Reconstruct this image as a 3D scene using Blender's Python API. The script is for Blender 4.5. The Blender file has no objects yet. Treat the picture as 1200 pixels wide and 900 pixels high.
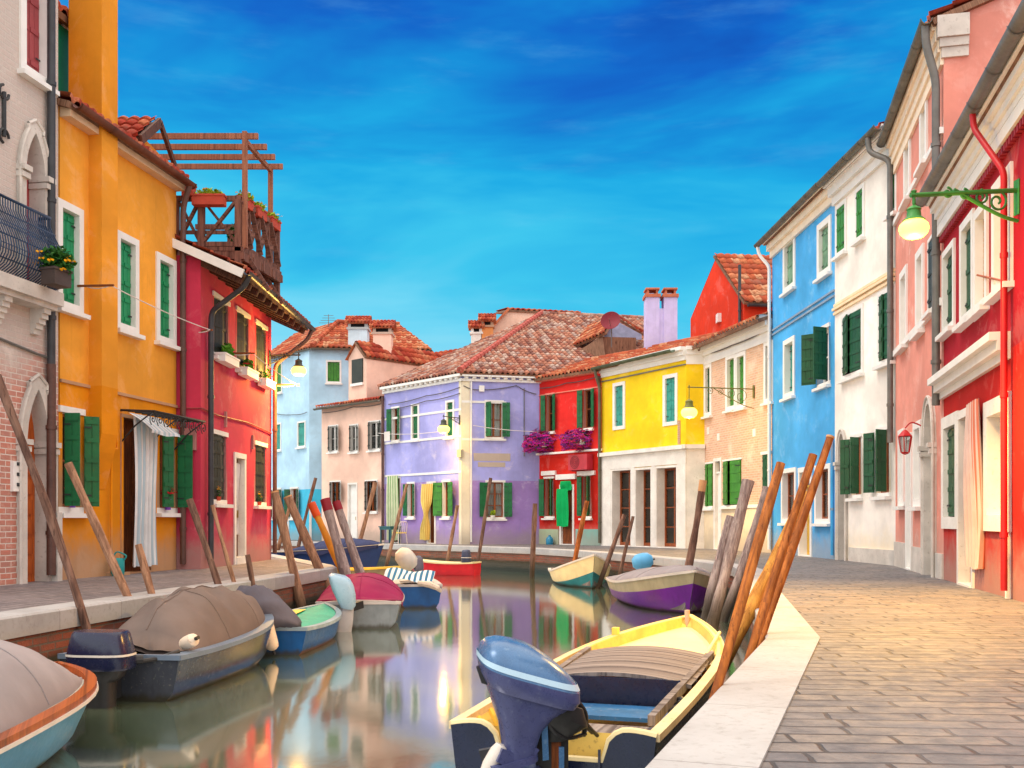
import bpy, bmesh, math, random
from mathutils import Vector, Matrix, noise as mnoise
random.seed(7)
R = math.radians
C = bpy.context.scene.collection
SC = bpy.context.scene
# ------------------------------------------------------------------ camera
F, CX, HY, CAMZ = 1200.0, 600.0, 612.0, 0.9
WZ = -0.85                                  # water level
cam_d = bpy.data.cameras.new('camera'); cam = bpy.data.objects.new('camera', cam_d); C.objects.link(cam)
cam.location = (0, 0, CAMZ); cam.rotation_euler = (R(90), 0, 0)
cam_d.sensor_width = 36; cam_d.lens = 36; cam_d.sensor_fit = 'HORIZONTAL'
cam_d.shift_y = (HY - 450) / 1200.0
cam_d.clip_start = 0.05; cam_d.clip_end = 2000
SC.camera = cam
# ------------------------------------------------------------------ world, sun, exposure
SUN_EL, SUN_AZ = 58.0, -100.0               # degrees; azimuth clockwise from +Y
EXPO = 0.42
w = bpy.data.worlds.new('World'); SC.world = w; w.use_nodes = True
SKY_GAIN = 0.75
LIGHT_GAIN = 15.0
def S(r, g, b, k=1.0):
    def f(c):
        c = c / 255.0
        return (c / 12.92 if c <= 0.04045 else ((c + 0.055) / 1.055) ** 2.4) * k
    return (f(r), f(g), f(b), 1.0)
def world_nodes():
    nt = w.node_tree; nt.nodes.clear(); N = nt.nodes.new; Lk = nt.links.new
    out = N('ShaderNodeOutputWorld'); bg = N('ShaderNodeBackground'); Lk(bg.outputs[0], out.inputs[0])
    bg.inputs[1].default_value = 0.1
    tc = N('ShaderNodeTexCoord'); sep = N('ShaderNodeSeparateXYZ'); Lk(tc.outputs['Generated'], sep.inputs[0])
    sky = N('ShaderNodeTexSky'); sky.sky_type = 'NISHITA'; sky.sun_disc = False
    sky.sun_elevation = R(SUN_EL); sky.sun_rotation = R(SUN_AZ)
    def math_(op, a, b=None, c=None, clamp=False):
        n = N('ShaderNodeMath'); n.operation = op; n.use_clamp = clamp
        for i, v in enumerate((a, b, c)):
            if v is None: continue
            if isinstance(v, (int, float)): n.inputs[i].default_value = v
            else: Lk(v, n.inputs[i])
        return n.outputs[0]
    def smooth(v, a, b):
        n = N('ShaderNodeMapRange'); n.interpolation_type = 'SMOOTHSTEP'; Lk(v, n.inputs[0])
        n.inputs[1].default_value = a; n.inputs[2].default_value = b; return n.outputs[0]
    def mix(f, a, b, mode='MIX'):
        n = N('ShaderNodeMix'); n.data_type = 'RGBA'; n.blend_type = mode
        if isinstance(f, (int, float)): n.inputs[0].default_value = f
        else: Lk(f, n.inputs[0])
        for i, v in ((6, a), (7, b)):
            if isinstance(v, tuple): n.inputs[i].default_value = v
            else: Lk(v, n.inputs[i])
        return n.outputs[2]
    # thin stretched cloud veils shift the gradient up and down
    mp = N('ShaderNodeMapping'); Lk(tc.outputs['Generated'], mp.inputs[0])
    mp.inputs['Scale'].default_value = (1.25, 1.25, 5.2); mp.inputs['Rotation'].default_value = (0, R(-18), 0); mp.inputs['Location'].default_value = (.35, 0, .2)
    nz = N('ShaderNodeTexNoise'); Lk(mp.outputs[0], nz.inputs[0]); nz.inputs['Scale'].default_value = 1.7
    nz.inputs['Detail'].default_value = 5; nz.inputs['Roughness'].default_value = .55; nz.inputs['Distortion'].default_value = .5
    nzv = math_('SUBTRACT', nz.outputs[0], .5)
    e = math_('MULTIPLY_ADD', nzv, -.56, sep.outputs[2])
    e = math_('MULTIPLY_ADD', sep.outputs[0], .09, e)
    cr = N('ShaderNodeValToRGB'); Lk(e, cr.inputs[0]); el = cr.color_ramp.elements
    el[0].position = 0.0; el[0].color = S(150, 226, 247)
    el[1].position = .60; el[1].color = S(0, 58, 168)
    for p, c in ((.14, S(110, 216, 247)), (.23, S(58, 200, 240)), (.32, S(20, 174, 232)), (.395, S(4, 144, 220)), (.48, S(0, 102, 204))):
        x = el.new(p); x.color = c
    # small lighter wisps
    mp2 = N('ShaderNodeMapping'); Lk(tc.outputs['Generated'], mp2.inputs[0])
    mp2.inputs['Scale'].default_value = (3, 3, 16); mp2.inputs['Rotation'].default_value = (0, R(-14), R(20))
    n2 = N('ShaderNodeTexNoise'); Lk(mp2.outputs[0], n2.inputs[0]); n2.inputs['Scale'].default_value = 2.6
    n2.inputs['Detail'].default_value = 7; n2.inputs['Roughness'].default_value = .6
    wisp = math_('MULTIPLY', smooth(n2.outputs[0], .5, .78), .16)
    front = mix(wisp, cr.outputs[0], S(120, 205, 245))
    # nishita tints the blue part; high overhead and behind the camera an unseen bright cloud deck is added to light the street
    sc1 = N('ShaderNodeVectorMath'); sc1.operation = 'SCALE'; Lk(front, sc1.inputs[0]); sc1.inputs[3].default_value = 10 * SKY_GAIN
    frontl = mix(.04, sc1.outputs[0], sky.outputs[0])
    n3 = N('ShaderNodeTexNoise'); Lk(tc.outputs['Generated'], n3.inputs[0]); n3.inputs['Scale'].default_value = 3.0; n3.inputs['Detail'].default_value = 4
    deck = mix(n3.outputs[0], (LIGHT_GAIN * 1.12, LIGHT_GAIN * 1.0, LIGHT_GAIN * .88, 1), (LIGHT_GAIN * 1.55, LIGHT_GAIN * 1.42, LIGHT_GAIN * 1.28, 1))
    deckl = mix(.12, deck, sky.outputs[0])
    up = smooth(sep.outputs[2], .50, .68)
    side = smooth(math_('ABSOLUTE', sep.outputs[0]), .72, .93)
    back = smooth(math_('MULTIPLY', sep.outputs[1], -1.0), -.1, .35)
    f = math_('MAXIMUM', up, math_('MULTIPLY', math_('MAXIMUM', side, back), .62))
    Lk(mix(f, frontl, deckl), bg.inputs[0])
world_nodes()
sd = bpy.data.lights.new('sun', 'SUN'); sun = bpy.data.objects.new('sun', sd); C.objects.link(sun)
sd.energy = 1.0; sd.angle = R(24); sd.color = (1, .93, .82)
_el, _az = R(SUN_EL), R(SUN_AZ)
_d = Vector((math.sin(_az) * math.cos(_el), math.cos(_az) * math.cos(_el), math.sin(_el)))
sun.rotation_euler = _d.to_track_quat('Z', 'Y').to_euler()
SC.view_settings.view_transform = 'Standard'; SC.view_settings.look = 'None'
SC.view_settings.gamma = 1.0; SC.view_settings.use_curve_mapping = False
SC.view_settings.exposure = EXPO
SC.render.engine = 'CYCLES'
SC.cycles.max_bounces = 7; SC.cycles.diffuse_bounces = 4; SC.cycles.glossy_bounces = 4; SC.cycles.transparent_max_bounces = 10
SC.cycles.sample_clamp_indirect = 4.0

# ------------------------------------------------------------------ photo geometry
def ray(px, py): return Vector(((px - CX) / F, 1.0, (HY - py) / F))
def at_z(px, py, Z):
    r = ray(px, py); t = (Z - CAMZ) / r.z
    return Vector((r.x * t, t, Z))
def at_y(px, py, Y):
    r = ray(px, py); return Vector((r.x * Y, Y, CAMZ + r.z * Y))
def V(*a): return Vector(a)
ZUP = Vector((0, 0, 1))

# ------------------------------------------------------------------ mesh builder
class MB:
    def __init__(s): s.v = []; s.f = []; s.uv = []; s.m = []
    def poly(s, pts, uv=None, m=0):
        i = len(s.v); s.v += [Vector(p) for p in pts]; s.f.append(list(range(i, i + len(pts)))); s.m.append(m)
        s.uv.append(uv if uv else [(p[0] + p[1] * .37, p[2] + p[1] * .61) for p in pts])
    def box(s, o, a, b, c, m=0):
        """box with corner o and edge vectors a,b,c"""
        o, a, b, c = Vector(o), Vector(a), Vector(b), Vector(c)
        if a.cross(b).dot(c) < 0: o = o + c; c = -c
        P = [o, o + a, o + a + b, o + b, o + c, o + a + c, o + a + b + c, o + b + c]
        la, lb, lc = a.length, b.length, c.length
        for idx, (x, y) in (((3, 2, 1, 0), (la, lb)), ((4, 5, 6, 7), (la, lb)), ((0, 1, 5, 4), (la, lc)), ((1, 2, 6, 5), (lb, lc)), ((2, 3, 7, 6), (la, lc)), ((3, 0, 4, 7), (lb, lc))):
            s.poly([P[k] for k in idx], [(0, 0), (x, 0), (x, y), (0, y)], m)
    def bar(s, p, q, wd, hg, up=ZUP, m=0):
        p, q = Vector(p), Vector(q); d = q - p; up = Vector(up)
        sd_ = d.cross(up)
        if sd_.length < 1e-6: sd_ = d.cross(Vector((0, 1, 0)))
        sd_.normalize(); u2 = sd_.cross(d).normalized()
        s.box(p - sd_ * wd / 2 - u2 * hg / 2, d, sd_ * wd, u2 * hg, m)
    def tube(s, pts, rad, n=8, caps=True, m=0, squash=1.0):
        pts = [Vector(p) for p in pts]; k = len(pts)
        if isinstance(rad, (int, float)): rad = [rad] * k
        rings = []; prev = None; ln = 0
        for i, p in enumerate(pts):
            if i == 0: d = pts[1] - p
            elif i == k - 1: d = p - pts[i - 1]
            else: d = (pts[i + 1] - p).normalized() + (p - pts[i - 1]).normalized()
            if d.length < 1e-9: d = Vector((0, 0, 1))
            d.normalize()
            if prev is None:
                a = d.cross(Vector((0, 0, 1)))
                if a.length < .05: a = d.cross(Vector((1, 0, 0)))
                a.normalize()
            else:
                a = prev - d * prev.dot(d)
                if a.length < 1e-5: a = d.cross(Vector((1, 0, 0)))
                a.normalize()
            prev = a; b = d.cross(a)
            if i: ln += (p - pts[i - 1]).length
            base = len(s.v)
            for j in range(n):
                t = 2 * math.pi * j / n
                s.v.append(p + (a * math.cos(t) + b * math.sin(t) * squash) * rad[i])
            rings.append((base, ln))
        for i in range(k - 1):
            b0, l0 = rings[i]; b1, l1 = rings[i + 1]
            for j in range(n):
                j2 = (j + 1) % n
                s.f.append([b0 + j, b0 + j2, b1 + j2, b1 + j]); s.m.append(m)
                r_ = max(rad[i], .01) * 6.28
                s.uv.append([(j / n * r_, l0), ((j + 1) / n * r_, l0), ((j + 1) / n * r_, l1), (j / n * r_, l1)])
        if caps:
            s.f.append([rings[0][0] + j for j in reversed(range(n))]); s.m.append(m); s.uv.append([(0, 0)] * n)
            s.f.append([rings[-1][0] + j for j in range(n)]); s.m.append(m); s.uv.append([(0, 0)] * n)
    def loft(s, rings, m=0, caps=True, closed=True):
        """rings: list of equal-length point lists"""
        n = len(rings[0]); base = []
        for r_ in rings:
            base.append(len(s.v)); s.v += [Vector(p) for p in r_]
        for i in range(len(rings) - 1):
            for j in range(n if closed else n - 1):
                j2 = (j + 1) % n
                q = [base[i] + j, base[i] + j2, base[i + 1] + j2, base[i + 1] + j]
                s.f.append(q); s.m.append(m); s.uv.append([(s.v[k].x + s.v[k].y * .4, s.v[k].z) for k in q])
        if caps:
            for q in ([base[0] + j for j in reversed(range(n))], [base[-1] + j for j in range(n)]):
                s.f.append(q); s.m.append(m); s.uv.append([(0, 0)] * n)
    def lathe(s, c, prof, n=16, m=0, axis=None):
        c = Vector(c); ax = Vector(axis).normalized() if axis else ZUP
        a = ax.cross(Vector((0, 1, 0)));
        if a.length < .1: a = ax.cross(Vector((1, 0, 0)))
        a.normalize(); b = ax.cross(a)
        s.loft([[c + ax * z + (a * math.cos(2 * math.pi * j / n) + b * math.sin(2 * math.pi * j / n)) * max(r, .0005) for j in range(n)] for r, z in prof], m)
    def build(s, name, mats, parent=None, smooth=False, loc=None, angle=40):
        root = parent
        while root is not None and root.parent: root = root.parent
        off = root.location if root is not None else (Vector(loc) if loc is not None else Vector((0, 0, 0)))
        me = bpy.data.meshes.new(name)
        me.from_pydata([tuple(p - off) for p in s.v], [], s.f)
        if not isinstance(mats, (list, tuple)): mats = [mats]
        for mt in mats: me.materials.append(mt)
        ul = me.uv_layers.new(name='UVMap')
        flat = [c for fuv in s.uv for p in fuv for c in p]
        ul.data.foreach_set('uv', flat)
        me.polygons.foreach_set('material_index', s.m)
        if smooth: me.polygons.foreach_set('use_smooth', [True] * len(s.f))
        me.update()
        if smooth and angle: me.set_sharp_from_angle(angle=R(angle))
        o = bpy.data.objects.new(name, me); C.objects.link(o)
        if parent is not None: o.parent = parent
        elif loc is not None: o.location = loc
        return o
def thing(name, label, cat, loc, group=None):
    o = bpy.data.objects.new(name, None); C.objects.link(o); o.location = loc; o.empty_display_size = .2
    o['label'] = label; o['category'] = cat
    if group: o['group'] = group
    return o
def tag(o, label, cat, group=None):
    o['label'] = label; o['category'] = cat
    if group: o['group'] = group
    return o
def struct(o): o['kind'] = 'structure'; return o

# ------------------------------------------------------------------ materials
class NT:
    def __init__(s, name):
        s.mat = bpy.data.materials.new(name); s.mat.use_nodes = True; s.t = s.mat.node_tree
        s.b = s.t.nodes['Principled BSDF']
    def n(s, typ, ins=None, **kw):
        x = s.t.nodes.new(typ)
        for k, v in kw.items(): setattr(x, k, v)
        for k, v in (ins or {}).items(): s.set(x, k, v)
        return x
    def set(s, x, k, v):
        if isinstance(v, bpy.types.NodeSocket): s.t.links.new(v, x.inputs[k])
        else: x.inputs[k].default_value = v
    def mix(s, f, a, b, mode='MIX'):
        x = s.n('ShaderNodeMix', data_type='RGBA', blend_type=mode)
        s.set(x, 0, f); s.set(x, 6, a); s.set(x, 7, b); return x.outputs[2]
    def math(s, op, a, b=0.0, clamp=False):
        x = s.n('ShaderNodeMath', operation=op, use_clamp=clamp); s.set(x, 0, a); s.set(x, 1, b); return x.outputs[0]
    def rng(s, v, a, b, c=0.0, d=1.0):
        x = s.n('ShaderNodeMapRange', interpolation_type='SMOOTHSTEP'); s.set(x, 0, v); s.set(x, 1, a); s.set(x, 2, b); s.set(x, 3, c); s.set(x, 4, d); return x.outputs[0]
    def noise(s, vec, scale, detail=4, rough=.55, dist=0.0):
        x = s.n('ShaderNodeTexNoise'); s.set(x, 'Vector', vec); s.set(x, 'Scale', scale); s.set(x, 'Detail', detail); s.set(x, 'Roughness', rough); s.set(x, 'Distortion', dist); return x.outputs[0]
    def mapping(s, vec, scale, rot=(0, 0, 0), loc=(0, 0, 0)):
        x = s.n('ShaderNodeMapping'); s.set(x, 0, vec); s.set(x, 'Scale', scale); s.set(x, 'Rotation', rot); s.set(x, 'Location', loc); return x.outputs[0]
    def bump(s, h, strength=.3, dist=.02):
        x = s.n('ShaderNodeBump'); s.set(x, 'Height', h); s.set(x, 'Strength', strength); s.set(x, 'Distance', dist)
        s.t.links.new(x.outputs[0], s.b.inputs['Normal']); return x
    def obj(s): return s.n('ShaderNodeTexCoord').outputs['Object']
    def uv(s): return s.n('ShaderNodeTexCoord').outputs['UV']
    def fin(s, col, rough=.8, metal=0.0, spec=None):
        s.set(s.b, 'Base Color', col); s.set(s.b, 'Roughness', rough); s.set(s.b, 'Metallic', metal)
        if spec is not None: s.set(s.b, 'Specular IOR Level', spec)
        return s.mat
def sc3(c, k): return (c[0] * k, c[1] * k, c[2] * k, 1)
def stucco(name, col, low=None, zsplit=None, worn=None, wear=.25, seed=0.0, base=None, streak=.3):
    n = NT(name); uv = n.uv(); sep = n.n('ShaderNodeSeparateXYZ', {0: uv}); z = sep.outputs[1]
    uvm = n.mapping(uv, (1, 1, 1), loc=(seed, seed * .3, seed * .7))
    big = n.noise(uvm, .55, 5, .6); mid = n.noise(uvm, 2.6, 6, .65, .4); fine = n.noise(uvm, 60, 3)
    st = n.noise(n.mapping(uvm, (7, .5, 1)), 1.6, 5, .6)
    def var(c):
        a = n.mix(n.rng(big, .32, .68), sc3(c, .76), sc3(c, 1.08))
        a = n.mix(n.math('MULTIPLY', n.rng(mid, .40, .70), .6), a, sc3(c, .86)); a = n.mix(n.math('MULTIPLY', n.rng(n.noise(uvm, 1.1, 8, .7, .6), .54, .64), .38), a, (min(1, c[0] * .82 + .16), min(1, c[1] * .82 + .15), min(1, c[2] * .82 + .14), 1))
        return a
    c = var(col)
    if low is not None:
        edge = n.math('ADD', z, n.math('MULTIPLY', n.math('SUBTRACT', mid, .5), .03))
        c = n.mix(n.math('LESS_THAN', edge, zsplit), c, var(low))
    if worn is None: worn = (min(1, col[0] * .5 + .38), min(1, col[1] * .5 + .36), min(1, col[2] * .5 + .33), 1)
    c = n.mix(n.math('MULTIPLY', n.rng(n.noise(uvm, 1.15, 9, .72, .3), .60 - wear * .16, .74), min(1, wear * 2)), c, worn)
    c = n.mix(n.math('MULTIPLY', n.rng(st, .52, .8), streak), c, sc3(col, .55))
    # splash zone at the foot: salt and damp
    foot = n.math('ADD', z, n.math('MULTIPLY', n.math('SUBTRACT', mid, .5), .9))
    c = n.mix(n.math('MULTIPLY', n.rng(foot, .95, .1), .6), c, base or (.34, .30, .25, 1))
    n.bump(n.math('ADD', n.math('MULTIPLY', fine, .35), n.math('MULTIPLY', mid, 1.2)), .35, .012)
    return n.fin(c, .88, spec=.25)
def brick(name, cols, mortar, low=None, zsplit=None, bw=.25, bh=.075, wash=.5, seed=0):
    n = NT(name); uv = n.uv(); sep = n.n('ShaderNodeSeparateXYZ', {0: uv})
    wob = n.noise(uv, 3, 3); uvw = n.n('ShaderNodeVectorMath', {0: uv, 1: n.mix(.5, (0, 0, 0, 1), (0, 0, 0, 1))}, operation='ADD').outputs[0]
    b = n.n('ShaderNodeTexBrick', {'Vector': uvw, 'Color1': cols[0], 'Color2': cols[1], 'Mortar': mortar, 'Scale': 1.0, 'Mortar Size': .009, 'Mortar Smooth': .3, 'Bias': -.1, 'Brick Width': bw, 'Row Height': bh})
    b2 = n.n('ShaderNodeTexBrick', {'Vector': uvw, 'Color1': (0, 0, 0, 1), 'Color2': (1, 1, 1, 1), 'Mortar': (.5, .5, .5, 1), 'Scale': 1.0, 'Mortar Size': .009, 'Brick Width': bw, 'Row Height': bh, 'Bias': .1})
    c = n.mix(n.math('MULTIPLY', n.rng(n.noise(uv, 9, 2), .5, .75), .6), b.outputs[0], cols[2])
    c = n.mix(n.math('MULTIPLY', b2.outputs[0], .25), c, (.55, .47, .4, 1))
    big = n.noise(n.mapping(uv, (1, 1, 1), loc=(seed, seed, 0)), 1.1, 8, .7, .3)
    if zsplit is not None:
        zz = n.math('ADD', sep.outputs[1], n.math('MULTIPLY', n.math('SUBTRACT', big, .5), 2.5))
        c = n.mix(n.math('MULTIPLY', n.rng(zz, zsplit - .5, zsplit + .7), wash), c, n.mix(n.noise(uv, 25, 3), low, sc3(low, .8)))
    c = n.mix(n.math('MULTIPLY', n.rng(big, .52, .68), .65), c, sc3(mortar, 1.1))
    n.bump(n.math('ADD', n.math('MULTIPLY', b.outputs[1], -1.0), n.math('MULTIPLY', n.noise(uv, 40, 3), .5)), .6, .015)
    return n.fin(c, .92, spec=.2)
def paint(name, col, rough=.5, var=.25, metal=0, spec=.4, wear=None, scale=3.0):
    n = NT(name); o = n.obj(); a = n.noise(o, scale, 5, .6); b = n.noise(o, scale * 9, 4, .6)
    c = n.mix(n.rng(a, .3, .7), sc3(col, 1 - var), sc3(col, 1 + var * .5))
    if wear: c = n.mix(n.math('MULTIPLY', n.rng(b, .58, .72), .6), c, wear)
    n.bump(b, .12, .004)
    return n.fin(c, n.rng(b, .2, .8, rough - .08, rough + .1), metal, spec)
def wood(name, col, dark=None, rough=.75, gscale=1.0, axis='uv'):
    n = NT(name); uv = n.uv(); dark = dark or sc3(col, .4)
    g = n.noise(n.mapping(uv, (38 * gscale, 2.2 * gscale, 1)), 1.0, 6, .65, .8)
    big = n.noise(n.mapping(uv, (4, 1.1, 1)), 1.4, 4)
    c = n.mix(n.rng(g, .35, .7), col, dark); c = n.mix(n.math('MULTIPLY', n.rng(big, .45, .75), .5), c, sc3(dark, .7))
    kn = n.n('ShaderNodeTexVoronoi', {'Vector': n.mapping(uv, (3.2, 1.6, 1)), 'Scale': 1.0}).outputs[0]
    c = n.mix(n.math('MULTIPLY', n.rng(kn, .13, .05), .8), c, sc3(dark, .5))
    n.bump(g, .5, .006)
    return n.fin(c, rough, spec=.3)
def polem(name, col, dark, rough=.85):
    mt = wood(name, col, dark, rough, .6); n = NT.__new__(NT); n.mat = mt; n.t = mt.node_tree; n.b = n.t.nodes['Principled BSDF']
    src = n.b.inputs['Base Color'].links[0].from_socket; o = n.obj(); z = n.n('ShaderNodeSeparateXYZ', {0: o}).outputs[2]
    ns = n.noise(n.mapping(o, (6, 6, 1.2)), 2.0, 6, .65); lg = n.noise(n.mapping(o, (22, 22, 1.0)), 2.0, 5, .7)
    c = n.mix(n.math('MULTIPLY', n.rng(ns, .42, .68), .55), src, sc3(dark, .8)); c = n.mix(n.math('MULTIPLY', n.rng(lg, .55, .68), .75), c, sc3(dark, .35))
    c = n.mix(n.math('MULTIPLY', n.rng(ns, .52, .36), .3), c, (min(1, col[0] * 1.3 + .04), min(1, col[1] * 1.3 + .04), min(1, col[2] * 1.2 + .04), 1))
    zz = n.math('ADD', z, n.math('MULTIPLY', n.math('SUBTRACT', ns, .5), .6)); c = n.mix(n.math('MULTIPLY', n.rng(zz, .75, .15), .85), c, S(44, 40, 26)); n.set(n.b, 'Base Color', c)
    return mt
def tiles(name, pal):
    n = NT(name); uv = n.uv()
    fl = n.n('ShaderNodeVectorMath', {0: uv}, operation='FLOOR').outputs[0]
    wn = n.n('ShaderNodeTexWhiteNoise', {0: fl}, noise_dimensions='2D').outputs[0]
    cr = n.n('ShaderNodeValToRGB', {0: wn}); e = cr.color_ramp.elements; cr.color_ramp.interpolation = 'CONSTANT'
    e[0].color = pal[0]; e[0].position = 0; e[1].position = 1.0 / len(pal); e[1].color = pal[1]
    for i in range(2, len(pal)):
        x = e.new(i / len(pal)); x.color = pal[i]
    ns = n.noise(uv, 2.4, 5, .65); n2 = n.noise(uv, .22, 4)
    c = n.mix(n.rng(ns, .35, .75), cr.outputs[0], sc3(pal[0], .55))
    c = n.mix(n.math('MULTIPLY', n.rng(n2, .5, .7), .35), c, (.30, .25, .19, 1))
    n.bump(ns, .3, .01)
    return n.fin(c, .85, spec=.2)
def cloth(name, col, col2=None, stripe=None, rough=.9, sheen=.2):
    n = NT(name); uv = n.uv(); o = n.obj(); a = n.noise(o, 2.2, 4)
    c = n.mix(n.rng(a, .3, .7), sc3(col, .86), sc3(col, 1.06))
    if col2:
        sx = n.n('ShaderNodeSeparateXYZ', {0: uv}).outputs[0]
        m_ = n.math('GREATER_THAN', n.math('FRACT', n.math('MULTIPLY', sx, 1.0 / stripe)), .55)
        c = n.mix(m_, c, col2)
    wv = n.noise(o, 300, 2); n.bump(n.math('ADD', n.math('MULTIPLY', a, 3.0), n.math('MULTIPLY', wv, .3)), .25, .01)
    return n.fin(c, rough, spec=.2)
def emit(name, col, st):
    n = NT(name); n.set(n.b, 'Emission Color', col); n.set(n.b, 'Emission Strength', st); return n.fin(col, .4)
def glassm(name, tint=(.02, .03, .035, 1)):
    n = NT(name); g = n.n('ShaderNodeBsdfGlossy', {0: (1, 1, 1, 1), 1: .03}); t = n.n('ShaderNodeBsdfTransparent', {0: (.75, .8, .8, 1)})
    fr = n.n('ShaderNodeFresnel', {0: 1.5}); m = n.n('ShaderNodeMixShader', {0: n.math('ADD', fr.outputs[0], .04, True), 1: t.outputs[0], 2: g.outputs[0]})
    n.t.links.new(m.outputs[0], n.t.nodes['Material Output'].inputs[0]); return n.mat

WHITE = paint('white_stone', (.80, .77, .72, 1), .75, .12, spec=.25, wear=(.55, .5, .43, 1), scale=2)
WHITE2 = paint('white_paint', (.82, .81, .78, 1), .6, .06, spec=.3)
STONE = paint('pale_stone', (.62, .58, .53, 1), .8, .18, spec=.2, wear=(.35, .31, .27, 1), scale=2)
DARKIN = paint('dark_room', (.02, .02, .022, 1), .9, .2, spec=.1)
PANE = glassm('window_glass')
GREEN = paint('dark_green_shutter', S(16, 104, 58), .45, .2, spec=.4, wear=S(30, 120, 75))
GREEN2 = paint('bright_green_shutter', S(20, 138, 86), .5, .15, spec=.4)
GREEN3 = paint('deep_green_shutter', S(22, 82, 48), .5, .2, spec=.4)
GREEN4 = paint('leaf_green_shutter', S(60, 132, 40), .5, .2, spec=.4)
TEAL = paint('teal_shutter', S(52, 152, 140), .5, .2)
BLACKG = paint('black_green_shutter', S(44, 50, 44), .5, .25)
REDSH = paint('faded_red_shutter', S(160, 70, 75), .6, .15)
WOODBR = wood('brown_wood', S(150, 82, 40), S(80, 40, 22))
ORWOOD = wood('orange_door_wood', S(205, 105, 40), S(150, 66, 22), .5)
CASE = wood('casement_wood', S(165, 88, 45), S(105, 52, 28), .55)
IRON = paint('black_iron', (.025, .027, .03, 1), .5, .3, spec=.4)
PIPEBK = paint('black_pipe', (.045, .048, .055, 1), .45, .3, spec=.4)
PIPEBR = paint('brown_pipe', S(96, 66, 58), .5, .3, spec=.4, wear=S(60, 44, 40))
PIPEGY = paint('grey_pipe', S(112, 110, 106), .45, .25, .2, .5)
PIPERD = paint('red_pipe', S(190, 30, 34), .45, .2, spec=.4)
ZINC = paint('zinc_gutter', S(104, 100, 90), .5, .3, .3, .5, wear=S(70, 74, 60))
TILE_R = tiles('red_tiles', [S(180, 75, 51), S(167, 59, 43), S(190, 92, 63), S(149, 56, 43), S(198, 119, 83)])
TILE_M = tiles('mottled_tiles', [S(167, 106, 87), S(190, 155, 135), S(136, 80, 68), S(201, 178, 164), S(117, 80, 73), S(176, 118, 95), S(167, 144, 136), S(192, 130, 106)])
TILE_O = tiles('orange_tiles', [S(188, 95, 61), S(197, 119, 80), S(174, 78, 51), S(204, 151, 115), S(158, 76, 55)])
# ------------------------------------------------------------------ facades, windows, roofs
class Face:
    def __init__(s, a, b):
        """a,b: plan points (x,y), left and right as seen from the canal"""
        s.a = V(a[0], a[1], 0); s.b = V(b[0], b[1], 0); s.U = (s.b - s.a); s.L = s.U.length; s.U.normalize()
        s.n = V(s.U.y, -s.U.x, 0)
        if s.n.dot(V(0, 0, 0) - (s.a + s.b) / 2) < 0: s.n = -s.n
        s.holes = []; s.arches = []
    def u(s, px):
        k = (px - CX) / F                       # X = k*Y on the plane
        return (k * s.a.y - s.a.x) / (s.U.x - k * s.U.y)
    def ud(s, px, d):
        k = (px - CX) / F; ax, ay = s.a.x + s.n.x * d, s.a.y + s.n.y * d
        return (k * ay - ax) / (s.U.x - k * s.U.y)
    def z(s, px, py):
        u = s.u(px); y = s.a.y + s.U.y * u
        return CAMZ + (HY - py) / F * y
    def P(s, u, z, d=0.0): return s.a + s.U * u + ZUP * z + s.n * d
    def box(s, mb, u0, u1, z0, z1, d0, d1, m=0):
        mb.box(s.P(u0, z0, d0), s.U * (u1 - u0), ZUP * (z1 - z0), s.n * (d1 - d0), m)
    def cut(s, u0, u1, z0, z1): s.holes.append((u0, u1, z0, z1))

def wall_mesh(mb, f, z0, z1, m=0, u0=0.0, u1=None):
    u1 = f.L if u1 is None else u1
    us = sorted({u0, u1} | {min(max(h[i], u0), u1) for h in f.holes for i in (0, 1)})
    zs = sorted({z0, z1} | {min(max(h[i], z0), z1) for h in f.holes for i in (2, 3)})
    for i in range(len(us) - 1):
        if us[i + 1] - us[i] < 1e-5: continue
        for j in range(len(zs) - 1):
            if zs[j + 1] - zs[j] < 1e-5: continue
            cu, cz = (us[i] + us[i + 1]) / 2, (zs[j] + zs[j + 1]) / 2
            if any(h[0] < cu < h[1] and h[2] < cz < h[3] for h in f.holes): continue
            q = [(us[i], zs[j]), (us[i + 1], zs[j]), (us[i + 1], zs[j + 1]), (us[i], zs[j + 1])]
            mb.poly([f.P(a, b) for a, b in q], q, m)
    # spandrels beside arched heads: the hole is a rectangle, the curve is filled back in
    for (c0, c1, zt, pts) in f.arches:
        mid = max(range(len(pts)), key=lambda k: pts[k][1])
        for k in range(len(pts) - 1):
            (ua, za), (ub, zb) = pts[k], pts[k + 1]
            q = [(ua, za), (ub, zb), (ub, zt), (ua, zt)]
            if zt - za < 1e-4: q = [(ua, za), (ub, zb), (ub, zt)]
            if zt - zb < 1e-4: q = [(ua, za), (ub, zb), (ua, zt)]
            mb.poly([f.P(a, b) for a, b in q], q, m)

def arch_pts(u0, u1, zs, zt, n=9, ogee=0.0):
    """curve from (u0,zs) over the apex to (u1,zs)"""
    out = []; c = (u0 + u1) / 2; hw = (u1 - u0) / 2; h = zt - zs
    for k in range(2 * n + 1):
        t = k / (2 * n) * 2 - 1
        x = abs(t)
        y = math.sqrt(max(0, 1 - x * x))
        if ogee: y = (1 - ogee) * y + ogee * (1 - x) ** 1.5 * 1.0 + ogee * .12 * math.sin(math.pi * x)
        out.append((c + t * hw, zs + h * min(1, y)))
    return out

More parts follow.
